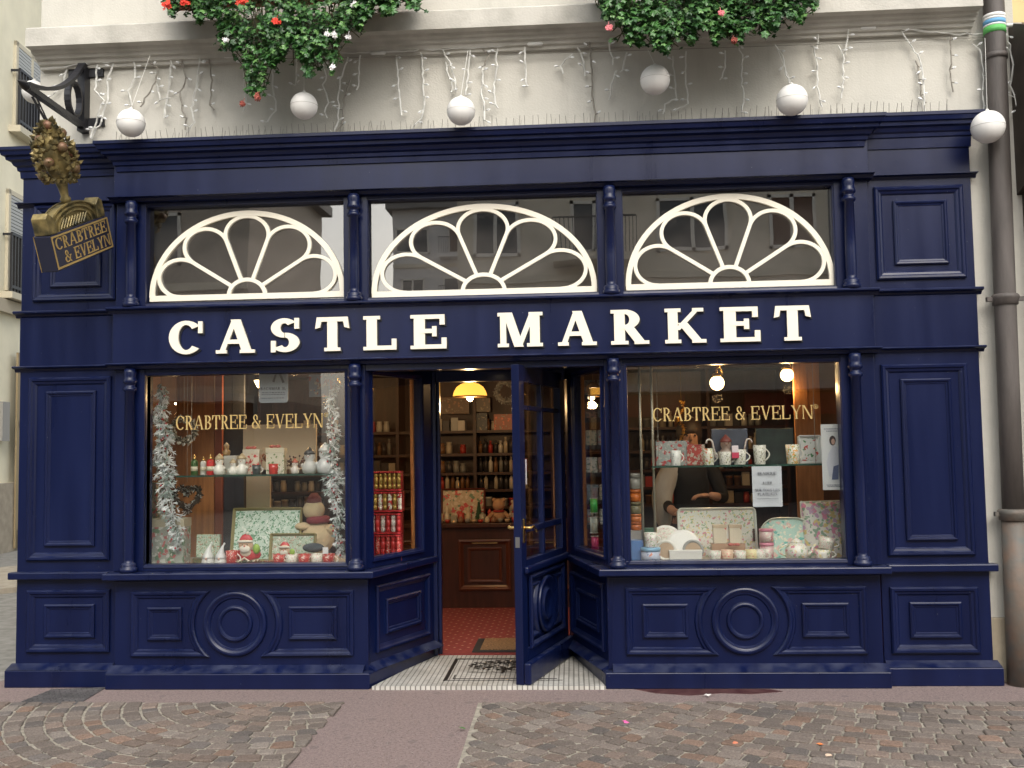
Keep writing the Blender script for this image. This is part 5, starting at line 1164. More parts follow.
snowman(295,.24,ZL,15,'white robin figurine right of the red votive','bird_figurine',cm((.6,.55,.5)),cm((.4,.1,.06)))
snowman(309.5,.24,ZL,26,'tall grey and white santa figurine with a dark hat','santa_figurine',cm((.5,.5,.48)),cm((.05,.05,.05)))
snowman(325,.24,ZL,30,'silver deer shaped figurine at the right end of the left shelf','silver_figurine',cm((.55,.56,.56),.25),cm((.6,.6,.58)))
def twig(px, Y, z, lab, c, n=26, R_=.05):
    rg = random.Random(px); mb = MB()
    for i in range(n):
        d = Vector((rg.uniform(-1,1),rg.uniform(-.5,.5),rg.uniform(.2,1.1))).normalized()*R_*rg.uniform(.6,1.3); mb.tube([(0,0,0), d*.6+Vector((rg.uniform(-.01,.01),0,.0)), d], [.002,.0015,.001], 3)
        q = d; mb.ball(q, .008, 6, 4)
    return tag(mb.build('dried_flowers', mat('dried flower %d'%px, c, .8), loc=at(px,z,Y)), lab, 'dried flowers')
twig(297,.40,ZL+.03,'brown dried flower spray behind the robin figurine',(.10,.05,.04),40,.085); twig(266,.42,ZL+.09,'orange dried flower spray above the tins',(.30,.10,.04))
# --- greenery
def garland(pts, Y, lab, seed, cols, wd=.06, n=520, dark=None):
    rg = random.Random(seed); b0 = P(*pts[0],Y=Y); t = empty('frosted_garland', b0, lab, 'garland'); Q_ = [P(a,b,Y=Y)-b0 for a,b in pts]
    mb = MB(); mb.tube(Q_, .006, 5); mb.tube([Q_[0], (Q_[0].x,Q_[0].y,2.33-b0.z)], .002, 4); mb.build('stem', cm((.12,.09,.06)), t)
    mb = MB(); be = MB(); be.smooth = True
    for i in range(n):
        u = rg.random()*(len(Q_)-1); k = int(u); p = Q_[k].lerp(Q_[k+1],u-k); s_ = .45+.55*math.sin(PI*min(1,(u+.3)/(len(Q_)-.4)))
        d = Vector((rg.gauss(0,1),rg.gauss(0,.6)-.2,rg.gauss(-.7,.6))).normalized(); L_ = wd*s_*rg.uniform(.6,1.3); w2 = .006
        p = p+Vector((rg.gauss(0,wd*.28*s_),rg.gauss(0,.015),0)); q = d.cross(Vector((.3,1,.2))).normalized()
        mb.cur = 0 if rg.random() < .68 else 1
        mb.add([p-q*w2*.5,p+d*L_*.6-q*w2,p+d*L_,p+d*L_*.6+q*w2,p+q*w2*.5], [(0,1,2,3,4)])
        for sg in (-1,1):
            m_ = p+d*L_*.45; e_ = (d+q*sg*.9).normalized()*L_*.4; mb.add([m_,m_+e_*.6+d*.004,m_+e_,m_+e_*.6-d*.004],[(0,1,2,3)])
        if i % 22 == 0: be.ball(p+Vector((rg.gauss(0,.012),-.03,0)), .0075, 7, 5)
    mb.build('frosted_needles', cols, t); be.build('red_berries', cm((.40,.03,.04)), t); return t
FROST = [mat('silver frost',(.72,.75,.76),.35,noise=.2,nscale=30), mat('frosted green',(.26,.33,.30),.6)]
garland([(161,384),(163,398),(160,415),(166,435),(161,455),(167,475),(166,495),(172,515),(176,535),(178,548)], .20, 'silver frosted garland with red berries at the left of the left window', 4, FROST, .075, 600)
garland([(336,385),(331,400),(333,420),(334,440),(329,458),(336,475),(333,490),(339,510),(337,530),(340,545),(341,556)], .22, 'silver frosted garland with red berries at the right of the left window', 8, FROST, .06, 560)
def wreath(px, py, r_, Y, lab, cols, seed, heart=False, tube=.28, name='wreath'):
    rg = random.Random(seed); p0 = P(px,py,Y=Y); r = r_*K(Y); t = empty(name, p0, lab, 'wreath')
    ring = []
    for i in range(32):
        a = 2*PI*i/32
        ring.append(Vector((r*.72*math.cos(a),0,r*.72*math.sin(a))) if not heart else Vector((r*.052*16*math.sin(a)**3,0,r*.052*(13*math.cos(a)-5*math.cos(2*a)-2*math.cos(3*a)-math.cos(4*a)))))
    mb = MB(); mb.tube(ring, r*.12, 6, True); mb.build('ring', cols[-1], t); mb = MB(); mb.cur = 0
    for i in range(420):
        c = rg.choice(ring); d = Vector((rg.gauss(0,1),rg.gauss(-.4,.8),rg.gauss(0,1))).normalized(); L_ = r*tube*rg.uniform(.7,1.4); q = d.cross(Vector((.2,1,.5))).normalized()*r*.07
        mb.cur = rg.randrange(len(cols)); mb.add([c-q*.4,c+d*L_*.6-q,c+d*L_,c+d*L_*.6+q,c+q*.4], [(0,1,2,3,4)])
    mb.build('twigs', cols, t); mb = MB(); mb.tube([(0,0,r),(0,0,2.33-p0.z)], .0015, 4); mb.build('hanging_cord', GREYW, t); return t
wreath(184,430,16,.45,'round pale twig wreath hanging in the left window',[mat('pale twig',(.42,.39,.30),.8),mat('pale twig light',(.60,.57,.48),.8),mat('dark twig',(.12,.10,.07),.8)],3)
wreath(187,498,16,.42,'heart shaped pinecone wreath below the round twig wreath',[mat('cone brown',(.13,.08,.05),.8),mat('frost tip',(.60,.60,.60),.7),mat('cone dark',(.06,.04,.03),.8)],5,True)
wreath(506,392,13,3.2,'grey wreath hanging at the back of the shop beyond the pendant lamp',[mat('grey twig',(.16,.16,.16),.8),mat('grey twig light',(.25,.25,.24),.8)],6)
# grey plaque, colour print
def plaque():
    a, b = P(259,403,Y=.10), P(288,372,Y=.10); w_, H = (b.x-a.x)/2, b.z-a.z; t = empty('hanging_plaque', ((a.x+b.x)/2,.10,a.z), 'grey rounded plaque with leg shaped emblem and small writing in the left window', 'plaque')
    mb = MB(); mb.prism(rrect(-w_,w_,0,H,.022), -.003, .003); mb.build('board', mat('grey board',(.20,.22,.24),.5), t)
    D_ = mat('plaque ink',(.03,.03,.04),.6)
    mb = MB(); mb.add([(.03-.012,-.005,H),(.03+.0,-.005,H),(.008,-.005,H*.66),(-.008,-.005,H*.70)],[(0,1,2,3)]); mb.add([(.035,-.005,H),(.052,-.005,H),(.082,-.005,H*.66),(.066,-.005,H*.64)],[(0,1,2,3)]); mb.build('emblem', D_, t)
    q, wd = text_mb('BACAMAR 3L', .020, .22, .12, .04, .08, .10, .002); k = (w_*1.72)/wd; q.v = [(v[0]*k-w_*.86, v[1]-.0035, v[2]+H*.42) for v in q.v]; q.build('writing', D_, t)
    mb = MB(); rg = random.Random(2)
    for zz in (.32,.26,.14):
        x = -w_*.8
        while x < w_*.75: l_ = rg.uniform(.006,.02); mb.box(x,x+l_,-.0045,-.0032,H*zz,H*zz+.005); x += l_+.005
    mb.build('small_print', D_, t)
plaque()
a, b = P(309,397,Y=.30), P(337,374,Y=.30); mb = MB(); mb.box(0,b.x-a.x,0,.006,0,b.z-a.z); tag(mb.build('colour_print', floral('muted colour print',(.22,.26,.34),[(.35,.12,.12),(.45,.42,.38)],20,.32), loc=a), 'bluish colour print hanging behind the right garland of the left window', 'picture')
# --- left window, platform
t = carton(149,184,.24,ZP,47,.14,floral('grey green floral print',(.30,.32,.28),[(.12,.20,.12),(.40,.10,.10),(.5,.5,.46)],16,.36),'large grey green floral gift box at the left corner of the left window',cm((.40,.36,.26)))
zb = ZP+47*K(.24)+.001
snowman(163,.30,zb,12,'cream bird figurine with red cap standing on the floral gift box','bird_figurine',cm((.6,.5,.35)),cm((.45,.04,.03)))
carton(147,157,.34,zb,36,.05,floral('red green tall box print',(.30,.24,.18),[(.40,.06,.05),(.10,.18,.08)],22,.36),'tall patterned box standing on the floral gift box',None)
carton(196,219,.34,ZP,29,.04,FL_GREEN2,'grey green patterned gift book standing left of the big tray',None,'book','gift_book',R(-6))
carton(193,217,.20,ZP,7.5,.08,floral('dried leaf print',(.10,.08,.04),[(.2,.12,.05),(.05,.09,.03)],60,.4),'low dark brown tin of dried leaves in front of the grey green book',None,'tin','tin')
def gnome(px, Y, h, lab, hc):
    t = empty('gnome_figurine', at(px,ZP,Y), lab, 'figurine'); H = h*K(Y)
    mb = MB(); mb.smooth = True; mb.lathe([(H*.26,0),(H*.30,H*.08),(H*.24,H*.36),(H*.12,H*.46)], (0,0,0), 14); mb.build('body', cm((.55,.53,.50)), t)
    mb = MB(); mb.smooth = True; mb.tube([(0,0,H*.36),(0,0,H*.46),(H*.02,0,H*.66),(H*.08,0,H*.85),(H*.16,0,H)], [H*.26,H*.22,H*.13,H*.06,H*.02], 12); mb.ball((H*.16,0,H), H*.05, 8, 6); mb.build('hat', hc, t)
    mb = MB(); mb.smooth = True; mb.ball((0,-H*.24,H*.36), H*.06, 8, 6); mb.build('nose', cm((.55,.35,.28)), t)
gnome(208.5,.13,24,'white gnome figurine with a bent pointed hat, left of the pair',cm((.62,.62,.60))); gnome(221,.13,23,'white gnome figurine with a bent pointed hat, right of the pair',cm((.60,.60,.60)))
OLV = mat('olive gold tray rim', (.26,.22,.09), .4)
tray(230,300,507,562,.42,FL_GREEN,OLV,'large rectangular tray with pale green sprig print leaning in the left window',.012)
tray(269,315,533,562,.30,FL_GREEN2,OLV,'small rectangular tray with sprig print in front of the large green tray',.008)
def santa(px, Y, z, h, lab, bag=True):
    t = empty('santa_plate', at(px,z,Y), lab, 'figurine'); H = h*K(Y); rg = random.Random(px)
    mb = MB(); mb.smooth = True
    mb.ball((0,0,H*.24), H*.36, 16, 10, (1.25,.3,.62)); mb.ball((-H*.36,0,H*.25), H*.18, 10, 8, (1,.4,.9)); mb.ball((H*.36,0,H*.25), H*.18, 10, 8, (1,.4,.9)); mb.build('red_coat', cm((.50,.035,.04)), t)
    mb = MB(); mb.smooth = True; mb.ball((0,-.012,H*.60), H*.27, 16, 10, (1,.35,1)); mb.build('face', cm((.62,.42,.28)), t)
    mb = MB(); mb.smooth = True; mb.lathe([(H*.25,H*.72),(H*.24,H*.82),(H*.15,H*.94),(H*.03,H)], (0,0,0), 14); v0 = mb.v; mb.v = [(x,y*.4-.006,z_) for x,y,z_ in v0]; mb.build('red_hat', cm((.50,.035,.04)), t)
    mb = MB(); mb.smooth = True; mb.ball((0,-.018,H*.34), H*.16, 12, 8, (1.3,.3,1)); mb.tube([(-H*.5,-.03,H*.06),(-H*.2,-.045,H*.02),(0,-.045,H*.16),(H*.2,-.045,H*.02),(H*.5,-.03,H*.06)], .006, 6); mb.build('white_trim', cm((.66,.56,.44)), t)
    mb = MB(); mb.smooth = True; mb.tube([(H*.26*math.cos(PI*i/8),-.024-.01*math.sin(PI*i/8),H*.73) for i in range(9)], H*.045, 7); mb.ball((H*.05,-.012,H*1.01), H*.06, 8, 6); mb.ball((0,-.034,H*.46), H*.17, 12, 8, (1.2,.35,.8)); mb.build('white_beard', cm((.66,.60,.52),.8), t)
    mb = MB(); mb.ball((-H*.09,-.036,H*.62), H*.022, 6, 4); mb.ball((H*.09,-.036,H*.62), H*.022, 6, 4); mb.build('eyes', cm((.03,.02,.02)), t); mb = MB(); mb.smooth = True; mb.ball((0,-.042,H*.57), H*.04, 8, 6); mb.build('nose', cm((.55,.2,.14)), t)
    if bag: mb = MB(); mb.smooth = True; mb.ball((H*.40,-.02,H*.46), H*.14, 8, 6, (1,.5,1.3)); mb.build('green_sprig', cm((.28,.42,.06)), t)
santa(246.5,.17,ZP+.03,28,'larger red santa plate with a green sprig in the left window'); santa(285,.16,ZP+.03,20,'smaller red santa plate before the small sprig tray in the left window')
mug(232,.13,ZP,16,12,FL_RED,'red and white mug at the foot of the large green tray')
mb = MB(); mb.smooth = True; mb.ball((0,0,.035), .075, 20, 12, (1.05,.5,.45)); mb.xf(Matrix.Translation((0,0,.0))); tag(mb.build('felt_cushion', mat('dark grey felt',(.05,.06,.07),.95,bump=.5), loc=at(313,ZP+12*K(.2),.2)), 'dark grey oval felt pad in front of the small sprig tray', 'pad')
a = at(325,ZP+12*K(.15),.12); mb = MB(); mb.box(-.02,.02,0,.002,0,.045); tag(mb.build('price_card', cm((.7,.7,.7)), loc=a), 'white price card leaning beside the dark grey pad', 'card')
for i,(px,m_) in enumerate(((279,FL_RED),(292,FL_ROSE2),(304,FL_RED),(317,FL_ROSE2),(328,FL_RED))):
    mug(px,.12+.015*(i%2),ZP,12,13,m_,['red patterned cup','pale rose cup','red patterned cup','pale rose cup','red patterned cup'][i]+' '+['first in the low row of cups under the santas','second in the low row of cups, below the smaller santa','in the middle of the low row of cups','fourth in the low row of cups, below the grey pad','at the right end of the low row of cups by the garland'][i],1,'low row of patterned cups in the left window')
for i in range(5):
    px = 244+i*7; twig(px,.10,ZP+.01,['dark green','brown','pale','mossy','dark'][i]+' berry sprig number one'.replace(' number one','')+' lying below the larger santa'+['',' by its left hand',' under its beard',' by its right hand',' beside the cups'][i],(.08+.05*i,.09,.05),14,.03)
def bear(px, Y, z, h, lab):
    t = empty('plush_snowman', at(px,z,Y), lab, 'soft toy'); H = h*K(Y); PL = mat('cream plush',(.55,.42,.26),.95,bump=.6)
    mb = MB(); mb.smooth = True; mb.ball((0,0,H*.26), H*.27, 18, 12, (1.05,.8,1)); mb.ball((-.03,-.01,H*.72), H*.17, 16, 10, (1.1,.9,1)); mb.ball((-H*.24,-.03,H*.45), H*.09, 10, 8, (1.6,1,.8)); mb.ball((H*.24,-.03,H*.40), H*.09, 10, 8, (1.4,1,1)); mb.build('body', PL, t)
    mb = MB(); mb.smooth = True; mb.lathe([(H*.17,H*.50),(H*.2,H*.53),(H*.19,H*.60),(H*.15,H*.62)], (0,0,0), 16); mb.build('scarf', cm((.22,.03,.04),.9), t)
    mb = MB(); mb.smooth = True; mb.lathe([(H*.13,H*.84),(H*.12,H*.92),(H*.05,H)], (-.03,0,0), 14); mb.build('hat', cm((.16,.03,.03),.9), t)
bear(318,.50,ZP+.05,60,'large cream plush snowman with a dark red scarf in the left window')
for i,(px,Y,lab,c) in enumerate(((246,.14,'white bauble by the foot of the larger santa',(.6,.6,.6)),(266,.12,'silver bauble between the two santas',(.5,.5,.5)))):
    mb = MB(); mb.smooth = True; mb.ball((0,0,.018), .018, 14, 10); tag(mb.build('bauble', cm(c,.15), loc=at(px,ZP+.008,Y)), lab, 'bauble')
# --- crackers stack behind the left angled window
GP = mat('gold foil', (.42,.27,.07), .35, metal=.5, noise=.3, nscale=25)
def crackers(px0, px1, py0, py1, Y, n, lab, kind, rows):
    a, b = P(px0,py1,Y=Y), P(px1,py0,Y=Y); w_ = (b.x-a.x)/2; H = b.z-a.z; t = empty('cracker_box', ((a.x+b.x)/2,Y,a.z), lab, 'cracker box', 'boxes of crackers in the left angled window')
    mb = MB(); mb.box(-w_,w_,.02,.10,0,H-.001); mb.box(-w_,w_,-.022,.02,0,.012); mb.box(-w_,w_,-.022,.02,H-.012,H-.001); mb.build('carton', cm((.38,.025,.03)), t)
    for i in range(n):
        x = -w_+(i+.5)*2*w_/n; mb = MB(); mb.smooth = True; r = w_/n*.86
        mb.lathe([(r*.8,.014),(r,.02),(r,H*.30),(r*.72,H*.33),(r,H*.36),(r,H*.66),(r*.72,H*.69),(r,H*.72),(r,H-.02),(r*.8,H-.014)], (x,-.0,0), 12)
        mb.build('cracker', kind[i % len(kind)], t)
crackers(374,401,471,491,.42,6,'top box of golden crackers in the left angled window',[GP],1)
crackers(373,402,491.5,512,.42,6,'lower box of golden crackers in the left angled window',[GP,FL_POIN],1)
CRW = floral('white snow print',(.62,.56,.5),[(.4,.04,.04),(.1,.1,.1)],60,.3)
crackers(365,401,513,534,.40,7,'upper box of red and white crackers in the left angled window',[RED,CRW],1)
crackers(365,401,534.5,556,.38,7,'bottom box of red and white crackers in the left angled window',[FL_RED,RED],1)
for y0,y1,lab in ((487,497,'upper cream carton left of the golden crackers'),(498,511,'lower cream carton left of the golden crackers')):
    a, b = P(361,y1,Y=.46), P(371.5,y0,Y=.46); mb = MB(); mb.box(0,b.x-a.x,0,.08,0,b.z-a.z); tag(mb.build('carton', cm((.45,.38,.26)), loc=a, bevel=.002), lab, 'carton')
for (z_,lab,px) in ((ZP,'tall cracker display stand under the cracker boxes',383),):
    a = P(364,556.5,Y=.38); mb = MB(); mb.box(a.x, P(402,556,Y=.38).x, .36,.54, .795, a.z-.002) if a.z > .81 else mb.box(a.x,a.x+.2,.4,.5,.792,.80); tag(mb.build('display_stand', cm((.2,.02,.02))), 'low red stand under the cracker boxes', 'stand')
# --- right angled window: card rack, spools
rk = empty('card_rack', at(603,.79,.50), 'tall rack of greetings cards behind the right angled window', 'card rack'); rg = random.Random(12)
mb = MB(); mb.tube([(0,.05,0),(0,.05,1.32)], .012, 8); mb.lathe([(.12,0),(.11,.02),(.02,.03)], (0,.05,0), 16); mb.build('pole', IRON, rk)
for i,z in enumerate((.22,.40,.60,.80,1.0,1.17)):
    mb = MB(); mb.box(-.13,.15,.02,.05,z-.012,z); mb.box(-.13,.15,-.03,-.025,z-.01,z+.02); mb.build('card_shelf', IRON, rk)
cd_cols = [(.28,.27,.24),(.20,.22,.20),(.34,.28,.20),(.14,.16,.18),(.30,.18,.14),(.38,.36,.32)]
for i,z in enumerate((.22,.40,.60,.80,1.0,1.17)):
    for j in range(3):
        t = MB(); t.box(-.04,.04,0,.004,0,.13); c = cd_cols[(i*3+j*5)%6]
        m_ = floral('card print %d'%((i*3+j)%5), c, [(c[0]*.4,c[1]*.5,c[2]*.5),(.4,.1,.08) if (i+j)%3 == 0 else (.1,.14,.1)], 30, .3, .7)
        o = t.build('greetings_card', m_, loc=rk.location+Vector((-.085+.09*j,-.02+.01*j,z+.002)), rot=(R(-10),0,R(rg.uniform(-8,8))))
        tag(o, 'greetings card on the %s row of the rack in the right angled window'%['lowest','second','third','fourth','fifth','top'][i], 'card', 'greetings cards on the rack')
for px,py0,py1,c,lab in ((594,498,513,(.08,.55,.12),'bright green ribbon spool behind the right angled window'),(594,517,533,(.55,.58,.50),'white ribbon spool between the green and pink spools'),(595,536,550,(.60,.05,.18),'pink ribbon spool at the bottom of the right angled window')):
    a, b = P(px,py1,Y=.42), P(px,py0,Y=.42); H = b.z-a.z; t = empty('ribbon_spool', a, lab, 'ribbon spool', 'ribbon spools in the right angled window')
    mb = MB(); mb.smooth = True; mb.lathe([(.026,.004),(.026,H-.004)], (0,0,0), 16); mb.build('ribbon', cm(c), t); mb = MB(); mb.lathe([(.030,0),(.030,.003)], (0,0,0), 16); mb.lathe([(.030,H-.003),(.030,H)], (0,0,0), 16); mb.build('flange', cm((.5,.5,.48)), t)
mb = MB(); a = P(595,551,Y=.42); mb.tube([(a.x,.47,.79),(a.x,.47,1.2)], .006, 6); tag(mb.build('spool_stand', IRON), 'thin rod stand holding the ribbon spools', 'stand')
mb = MB(); a = P(593,389,Y=.40); mb.smooth = True; mb.lathe([(.048,0),(.050,-.006),(.04,-.012),(.034,-.008),(.001,-.009)], (0,0,0), 24, 'y'); mb.tube([(0,0,.05),(0,0,2.33-a.z)], .002, 4); tag(mb.build('wooden_disc', mat('carved wood disc',(.28,.15,.07),.6,noise=.4,nscale=40), loc=a), 'round carved wooden disc at the top of the right angled window', 'disc')
mb = MB(); a = at(608,ZP,.34); mb.smooth = True; mb.ball((0,0,.02), .05, 12, 8, (1.3,.8,.45)); tag(mb.build('tissue_bundle', cm((.10,.35,.18)), loc=a), 'green tissue bundle at the sill of the right angled window', 'tissue')
# --- right window: poles, shelf goods
for px,py0,lab in ((641,371,'left of two pale vertical poles in the right window'),(653,373,'right of two pale vertical poles in the right window')):
    p = P(px,450,Y=.22); mb = MB(); mb.smooth = True; mb.tube([(p.x,.22,.792),(p.x,.22,2.345)], .0095, 10); mb.lathe([(.02,0),(.02,.01)], (p.x,.22,.792), 12); tag(mb.build('display_pole', mat('pale brass pole',(.30,.28,.22),.35,metal=.4)), lab, 'pole')
carton(656,689,.36,ZR,24,.05,floral('red grey snow print',(.32,.36,.34),[(.45,.06,.06),(.5,.48,.44)],26,.36),'red and grey patterned gift bag behind the white mug',None,'gift bag','gift_bag')
mug(675.5,.22,ZR,15,10.5,floral('small grey sprig print',(.70,.70,.66),[(.15,.2,.2)],45,.22),'white mug with a small grey sprig, first mug on the right shelf')
carton(687,705,.34,ZR,20,.05,floral('red lattice print',(.40,.06,.05),[(.45,.42,.34)],32,.42),'red patterned box between the first two mugs',None)
mug(708.5,.22,ZR,16.5,12,floral('fruit print',(.70,.68,.60),[(.60,.12,.05),(.35,.36,.06)],35,.36),'white mug with red and green fruit print, second mug on the right shelf')
t = carton(712,748,.36,ZR,35,.02,cm((.08,.09,.12)),'dark blue grey gift card panel behind the glass teapots',None,'box','gift_box')
mug(725,.20,ZR,13,13,FL_BW,'glass cup with black and white print beside the candy canes')
mug(739.5,.22,ZR,15,13,FL_BW,'wide black and white tea cup right of the candy canes')
def cane(px, Y, z, h, lab, sg):
    H = h*K(Y); pts = [(0,0,0),(0,0,H*.72)]+[(sg*H*.14*(1-math.cos(PI*i/8)),0,H*(.72+.16*math.sin(PI*i/8))) for i in range(1,9)]
    mb = MB(); mb.smooth = True; mb.tube(pts, .006, 8); return tag(mb.build('candy_cane', floral('cane stripe',(.7,.66,.6),[(.5,.04,.04)],70,.3), loc=at(px,z,Y), rot=(0,R(12*sg),0)), lab, 'candy cane')
cane(716,.18,ZR+.05,22,'striped candy cane leaning left above the black and white cups',-1); cane(743,.30,ZR+.06,20,'striped candy cane leaning right behind the wide tea cup',1)
snowman(726,.30,ZR+.02,26,'robin on a branch ornament behind the glass cup','bird_ornament',cm((.30,.22,.18)),cm((.2,.05,.04)))
carton(732,738.5,.16,ZR+12*K(.16),7,.004,cm((.7,.62,.66)),'small white and red price tag above the wide tea cup',None,'tag','price_tag')
carton(732,739,.16,ZR+8*K(.16)-.01,6,.02,cm((.5,.05,.10)),'small red box under the price tag',None)
mug(759.5,.22,ZR,19,12.5,FL_BW,'tall white mug with black and yellow print in front of the dark board')
mug(792.5,.22,ZR,19,13.5,FL_ORA,'tall white mug with orange fruit print left of the strawberry tray')
tray(799,821,435,464,.33,FL_STRW,cm((.6,.62,.62)),'small white tray with strawberry sprig print at the end of the right shelf',.014,-8)
# poster and notice
def poster():
    a, b = P(823,490,Y=.07), P(843,424,Y=.07); w_, H = (b.x-a.x)/2, b.z-a.z; t = empty('poster', ((a.x+b.x)/2,.07,a.z), 'pale poster of a dark haired woman at the right edge of right window', 'poster')
    mb = MB(); mb.box(-w_,w_,-.001,.001,0,H); mb.build('paper', cm((.48,.49,.50),.5), t)
    mb = MB(); mb.prism([(-.03,.09),(.045,.09),(.055,.22),(.03,.29),(.0,.30),(-.03,.25),(-.045,.18)], -.003,-.0011); mb.build('pale_shirt', cm((.42,.43,.48)), t)
    mb = MB(); mb.prism([(-.015,.07),(.03,.07),(.035,.17),(.0,.16)], -.0045,-.0031); mb.build('blue_skirt', cm((.08,.10,.18)), t)
    mb = MB(); mb.prism([(.0+.022*math.cos(i),.335+.034*math.sin(i)) for i in [k*.5 for k in range(12)]], -.0045,-.0031); mb.build('dark_hair', cm((.03,.02,.02)), t)
    mb = MB(); mb.prism([(.003+.012*math.cos(i),.328+.020*math.sin(i)) for i in [k*.5 for k in range(12)]], -.006,-.0046); mb.build('face', cm((.40,.25,.20)), t)
    mb = MB()
    for zz, w2 in ((H-.035,.055),(H-.05,.04),(.03,.05),(.02,.045)): 
        x = -w2
        while x < w2: mb.box(x,x+.008,-.003,-.0011,zz,zz+.006); x += .011
    mb.build('small_print', cm((.15,.16,.2)), t)
poster()
def notice():
    a, b = P(753,507,Y=.06), P(781.5,466,Y=.06); w_, H = (b.x-a.x)/2, b.z-a.z; t = empty('paper_notice', ((a.x+b.x)/2,.06,a.z), 'white paper notice reading BRADERIE hanging in the right window', 'notice')
    nx = 10; mb = MB(); f_ = lambda x: .006*math.sin(x*2.2)
    mb.add([(-w_+2*w_*i/nx, f_(i/nx), 0 if k == 0 else H) for i in range(nx+1) for k in (0,1)], [(2*i,2*i+2,2*i+3,2*i+1) for i in range(nx)]); mb.add([(-w_+2*w_*i/nx, f_(i/nx)+.001, 0 if k == 0 else H) for i in range(nx+1) for k in (0,1)], [(2*i+1,2*i+3,2*i+2,2*i) for i in range(nx)]); mb.build('paper', cm((.52,.54,.58),.7), t)
    I_ = cm((.10,.10,.12),.7)
    for txt, zf, ww, hh in (('BRADERIE',.79,.62,.019),('-10%',.58,.0,.0),('SUR TOUS LES',.38,.82,.018),('PLATEAUX',.28,.66,.018)):
        if hh == 0:
            q = MB(); 
            for k,(x0,x1) in enumerate(((-.03,-.02),(-.012,-.006),(0,.012),(.016,.03))): q.box(x0,x1,-.006,-.0045,H*.57,H*.57+.014)
            q.build('small_print', cm((.25,.26,.28)), t); continue
        q, wd = text_mb(txt, hh, .16, .07, .05, .07, .12, .0015); k = 2*w_*ww/wd; q.v = [(v[0]*k-w_*ww, v[1]-.004, v[2]+H*zf) for v in q.v]; q.build('writing', I_, t)
    q = MB(); x = -w_*.7
    while x < w_*.7: q.box(x,x+.006,-.0055,-.0045,H*.20,H*.20+.004); x += .009
    q.build('small_print', cm((.25,.26,.28)), t)
    mb = MB(); mb.tube([(-w_*.8,0,H),(-w_*.8,.05,ZR-a.z)], .0008, 3); mb.tube([(w_*.8,0,H),(w_*.8,.05,ZR-a.z)], .0008, 3); mb.build('string', GREYW, t)
notice()
# --- right window platform
zt_ = ZP
for i,(h,c,n_) in enumerate(((11,(.50,.12,.02),'bottom orange tin of the tall tin stack'),(11,(.52,.14,.02),'second orange tin of the tall tin stack'),(11,(.18,.16,.09),'olive tin in the middle of the tall tin stack'),(12,(.52,.13,.02),'orange tin near the top of the tall tin stack'),(11,(.26,.25,.22),'grey patterned tin at the top of the tall tin stack'))):
    pass
zt_ = P(634.5,530,Y=.30).z
mb = MB(); a = at(634.5,0,.30); mb.box(-.05,.05,-.05,.05,ZP,zt_-.001); tag(mb.build('display_block', cm((.30,.28,.25)), loc=(a.x,.30,0)), 'pale block under the tall tin stack', 'block')
for i,(h,c,n_) in enumerate(((8,(.50,.12,.02),'bottom orange tin of the tall tin stack'),(8,(.55,.15,.03),'second orange tin of the tall tin stack'),(12,(.18,.16,.09),'olive tin in the middle of the tall tin stack'),(12,(.52,.13,.02),'large orange tin above the olive tin'),(16,(.26,.25,.22),'grey patterned tin at the top of the tall tin stack'))):
    H = h*K(.30); t = empty('tin', at(634.5,zt_,.30), n_, 'tin', 'tins stacked at the left of the right window'); r = .037
    mb = MB(); mb.smooth = True; mb.lathe([(r*.9,0),(r,.003),(r,H*.68)], (0,0,0), 18); mb.build('body', cm(c,.25), t); mb = MB(); mb.smooth = True; mb.lathe([(r*1.04,H*.68),(r*1.04,H*.93),(r*.9,H-.001)], (0,0,0), 18); mb.build('lid', cm(tuple(v*.8 for v in c),.25), t); zt_ += H
a = at(648,ZP,.36); carton(631,655,.36,ZP,30,.05,floral('green book cover',(.05,.14,.09),[(.35,.32,.08),(.3,.2,.3)],14,.4),'green and yellow illustrated box behind the mug at the left of the right window')
carton(629,641,.17,ZP,21,.09,cm((.10,.22,.48)),'bright blue box at the left corner of the right window')
t = empty('cake_tin', at(648,ZP,.14), 'round pale blue cake tin with a child picture below the floral mug', 'tin'); k = K(.14); H = 15*k; r = 9.5*k
mb = MB(); mb.smooth = True; mb.lathe([(r,0),(r,H*.75)], (0,0,0), 28); mb.build('body', floral('child print tin',(.42,.46,.56),[(.5,.15,.08),(.15,.2,.35)],22,.25), t); mb = MB(); mb.smooth = True; mb.lathe([(r*1.03,H*.75),(r*1.03,H*.97),(r*.95,H)], (0,0,0), 28); mb.build('lid', cm((.22,.42,.60)), t)
mug(648.5,.14,ZP+H+.001,14,13,floral('green white mug print',(.70,.68,.62),[(.16,.28,.10),(.5,.2,.25)],40,.3),'floral mug standing on the pale blue cake tin')
PLW = cm((.70,.68,.64),.2)
plate(666,542,16.5,.42,FL_ROSE2,PLW,'floral plate leaning at the back left of the right window'); plate(683,547,17,.34,floral('single pink flower',(.74,.73,.70),[(.6,.2,.3)],9,.25),PLW,'white plate with one pink flower behind the wooden discs')
TAN = cm((.34,.24,.15),.6)
for px,rim,lab in ((666,cm((.62,.60,.54)),'round white rimmed dish with tan button centre, left of the pair'),(693,cm((.24,.24,.22)),'round grey rimmed dish with tan button centre, right of the pair')): plate(px,550.5,10.5,.16,TAN,rim,lab,'round_dish')
carton(667,699,.11,ZP,12,.05,cm((.68,.66,.62)),'white rectangular butter box in front of the round dishes',cm((.70,.68,.65)))
tray(679,757,507,562,.50,FL_ROSE,cm((.72,.74,.70),.25),'large white handled tray with big rose print in the right window',.035,-10,holes=True)
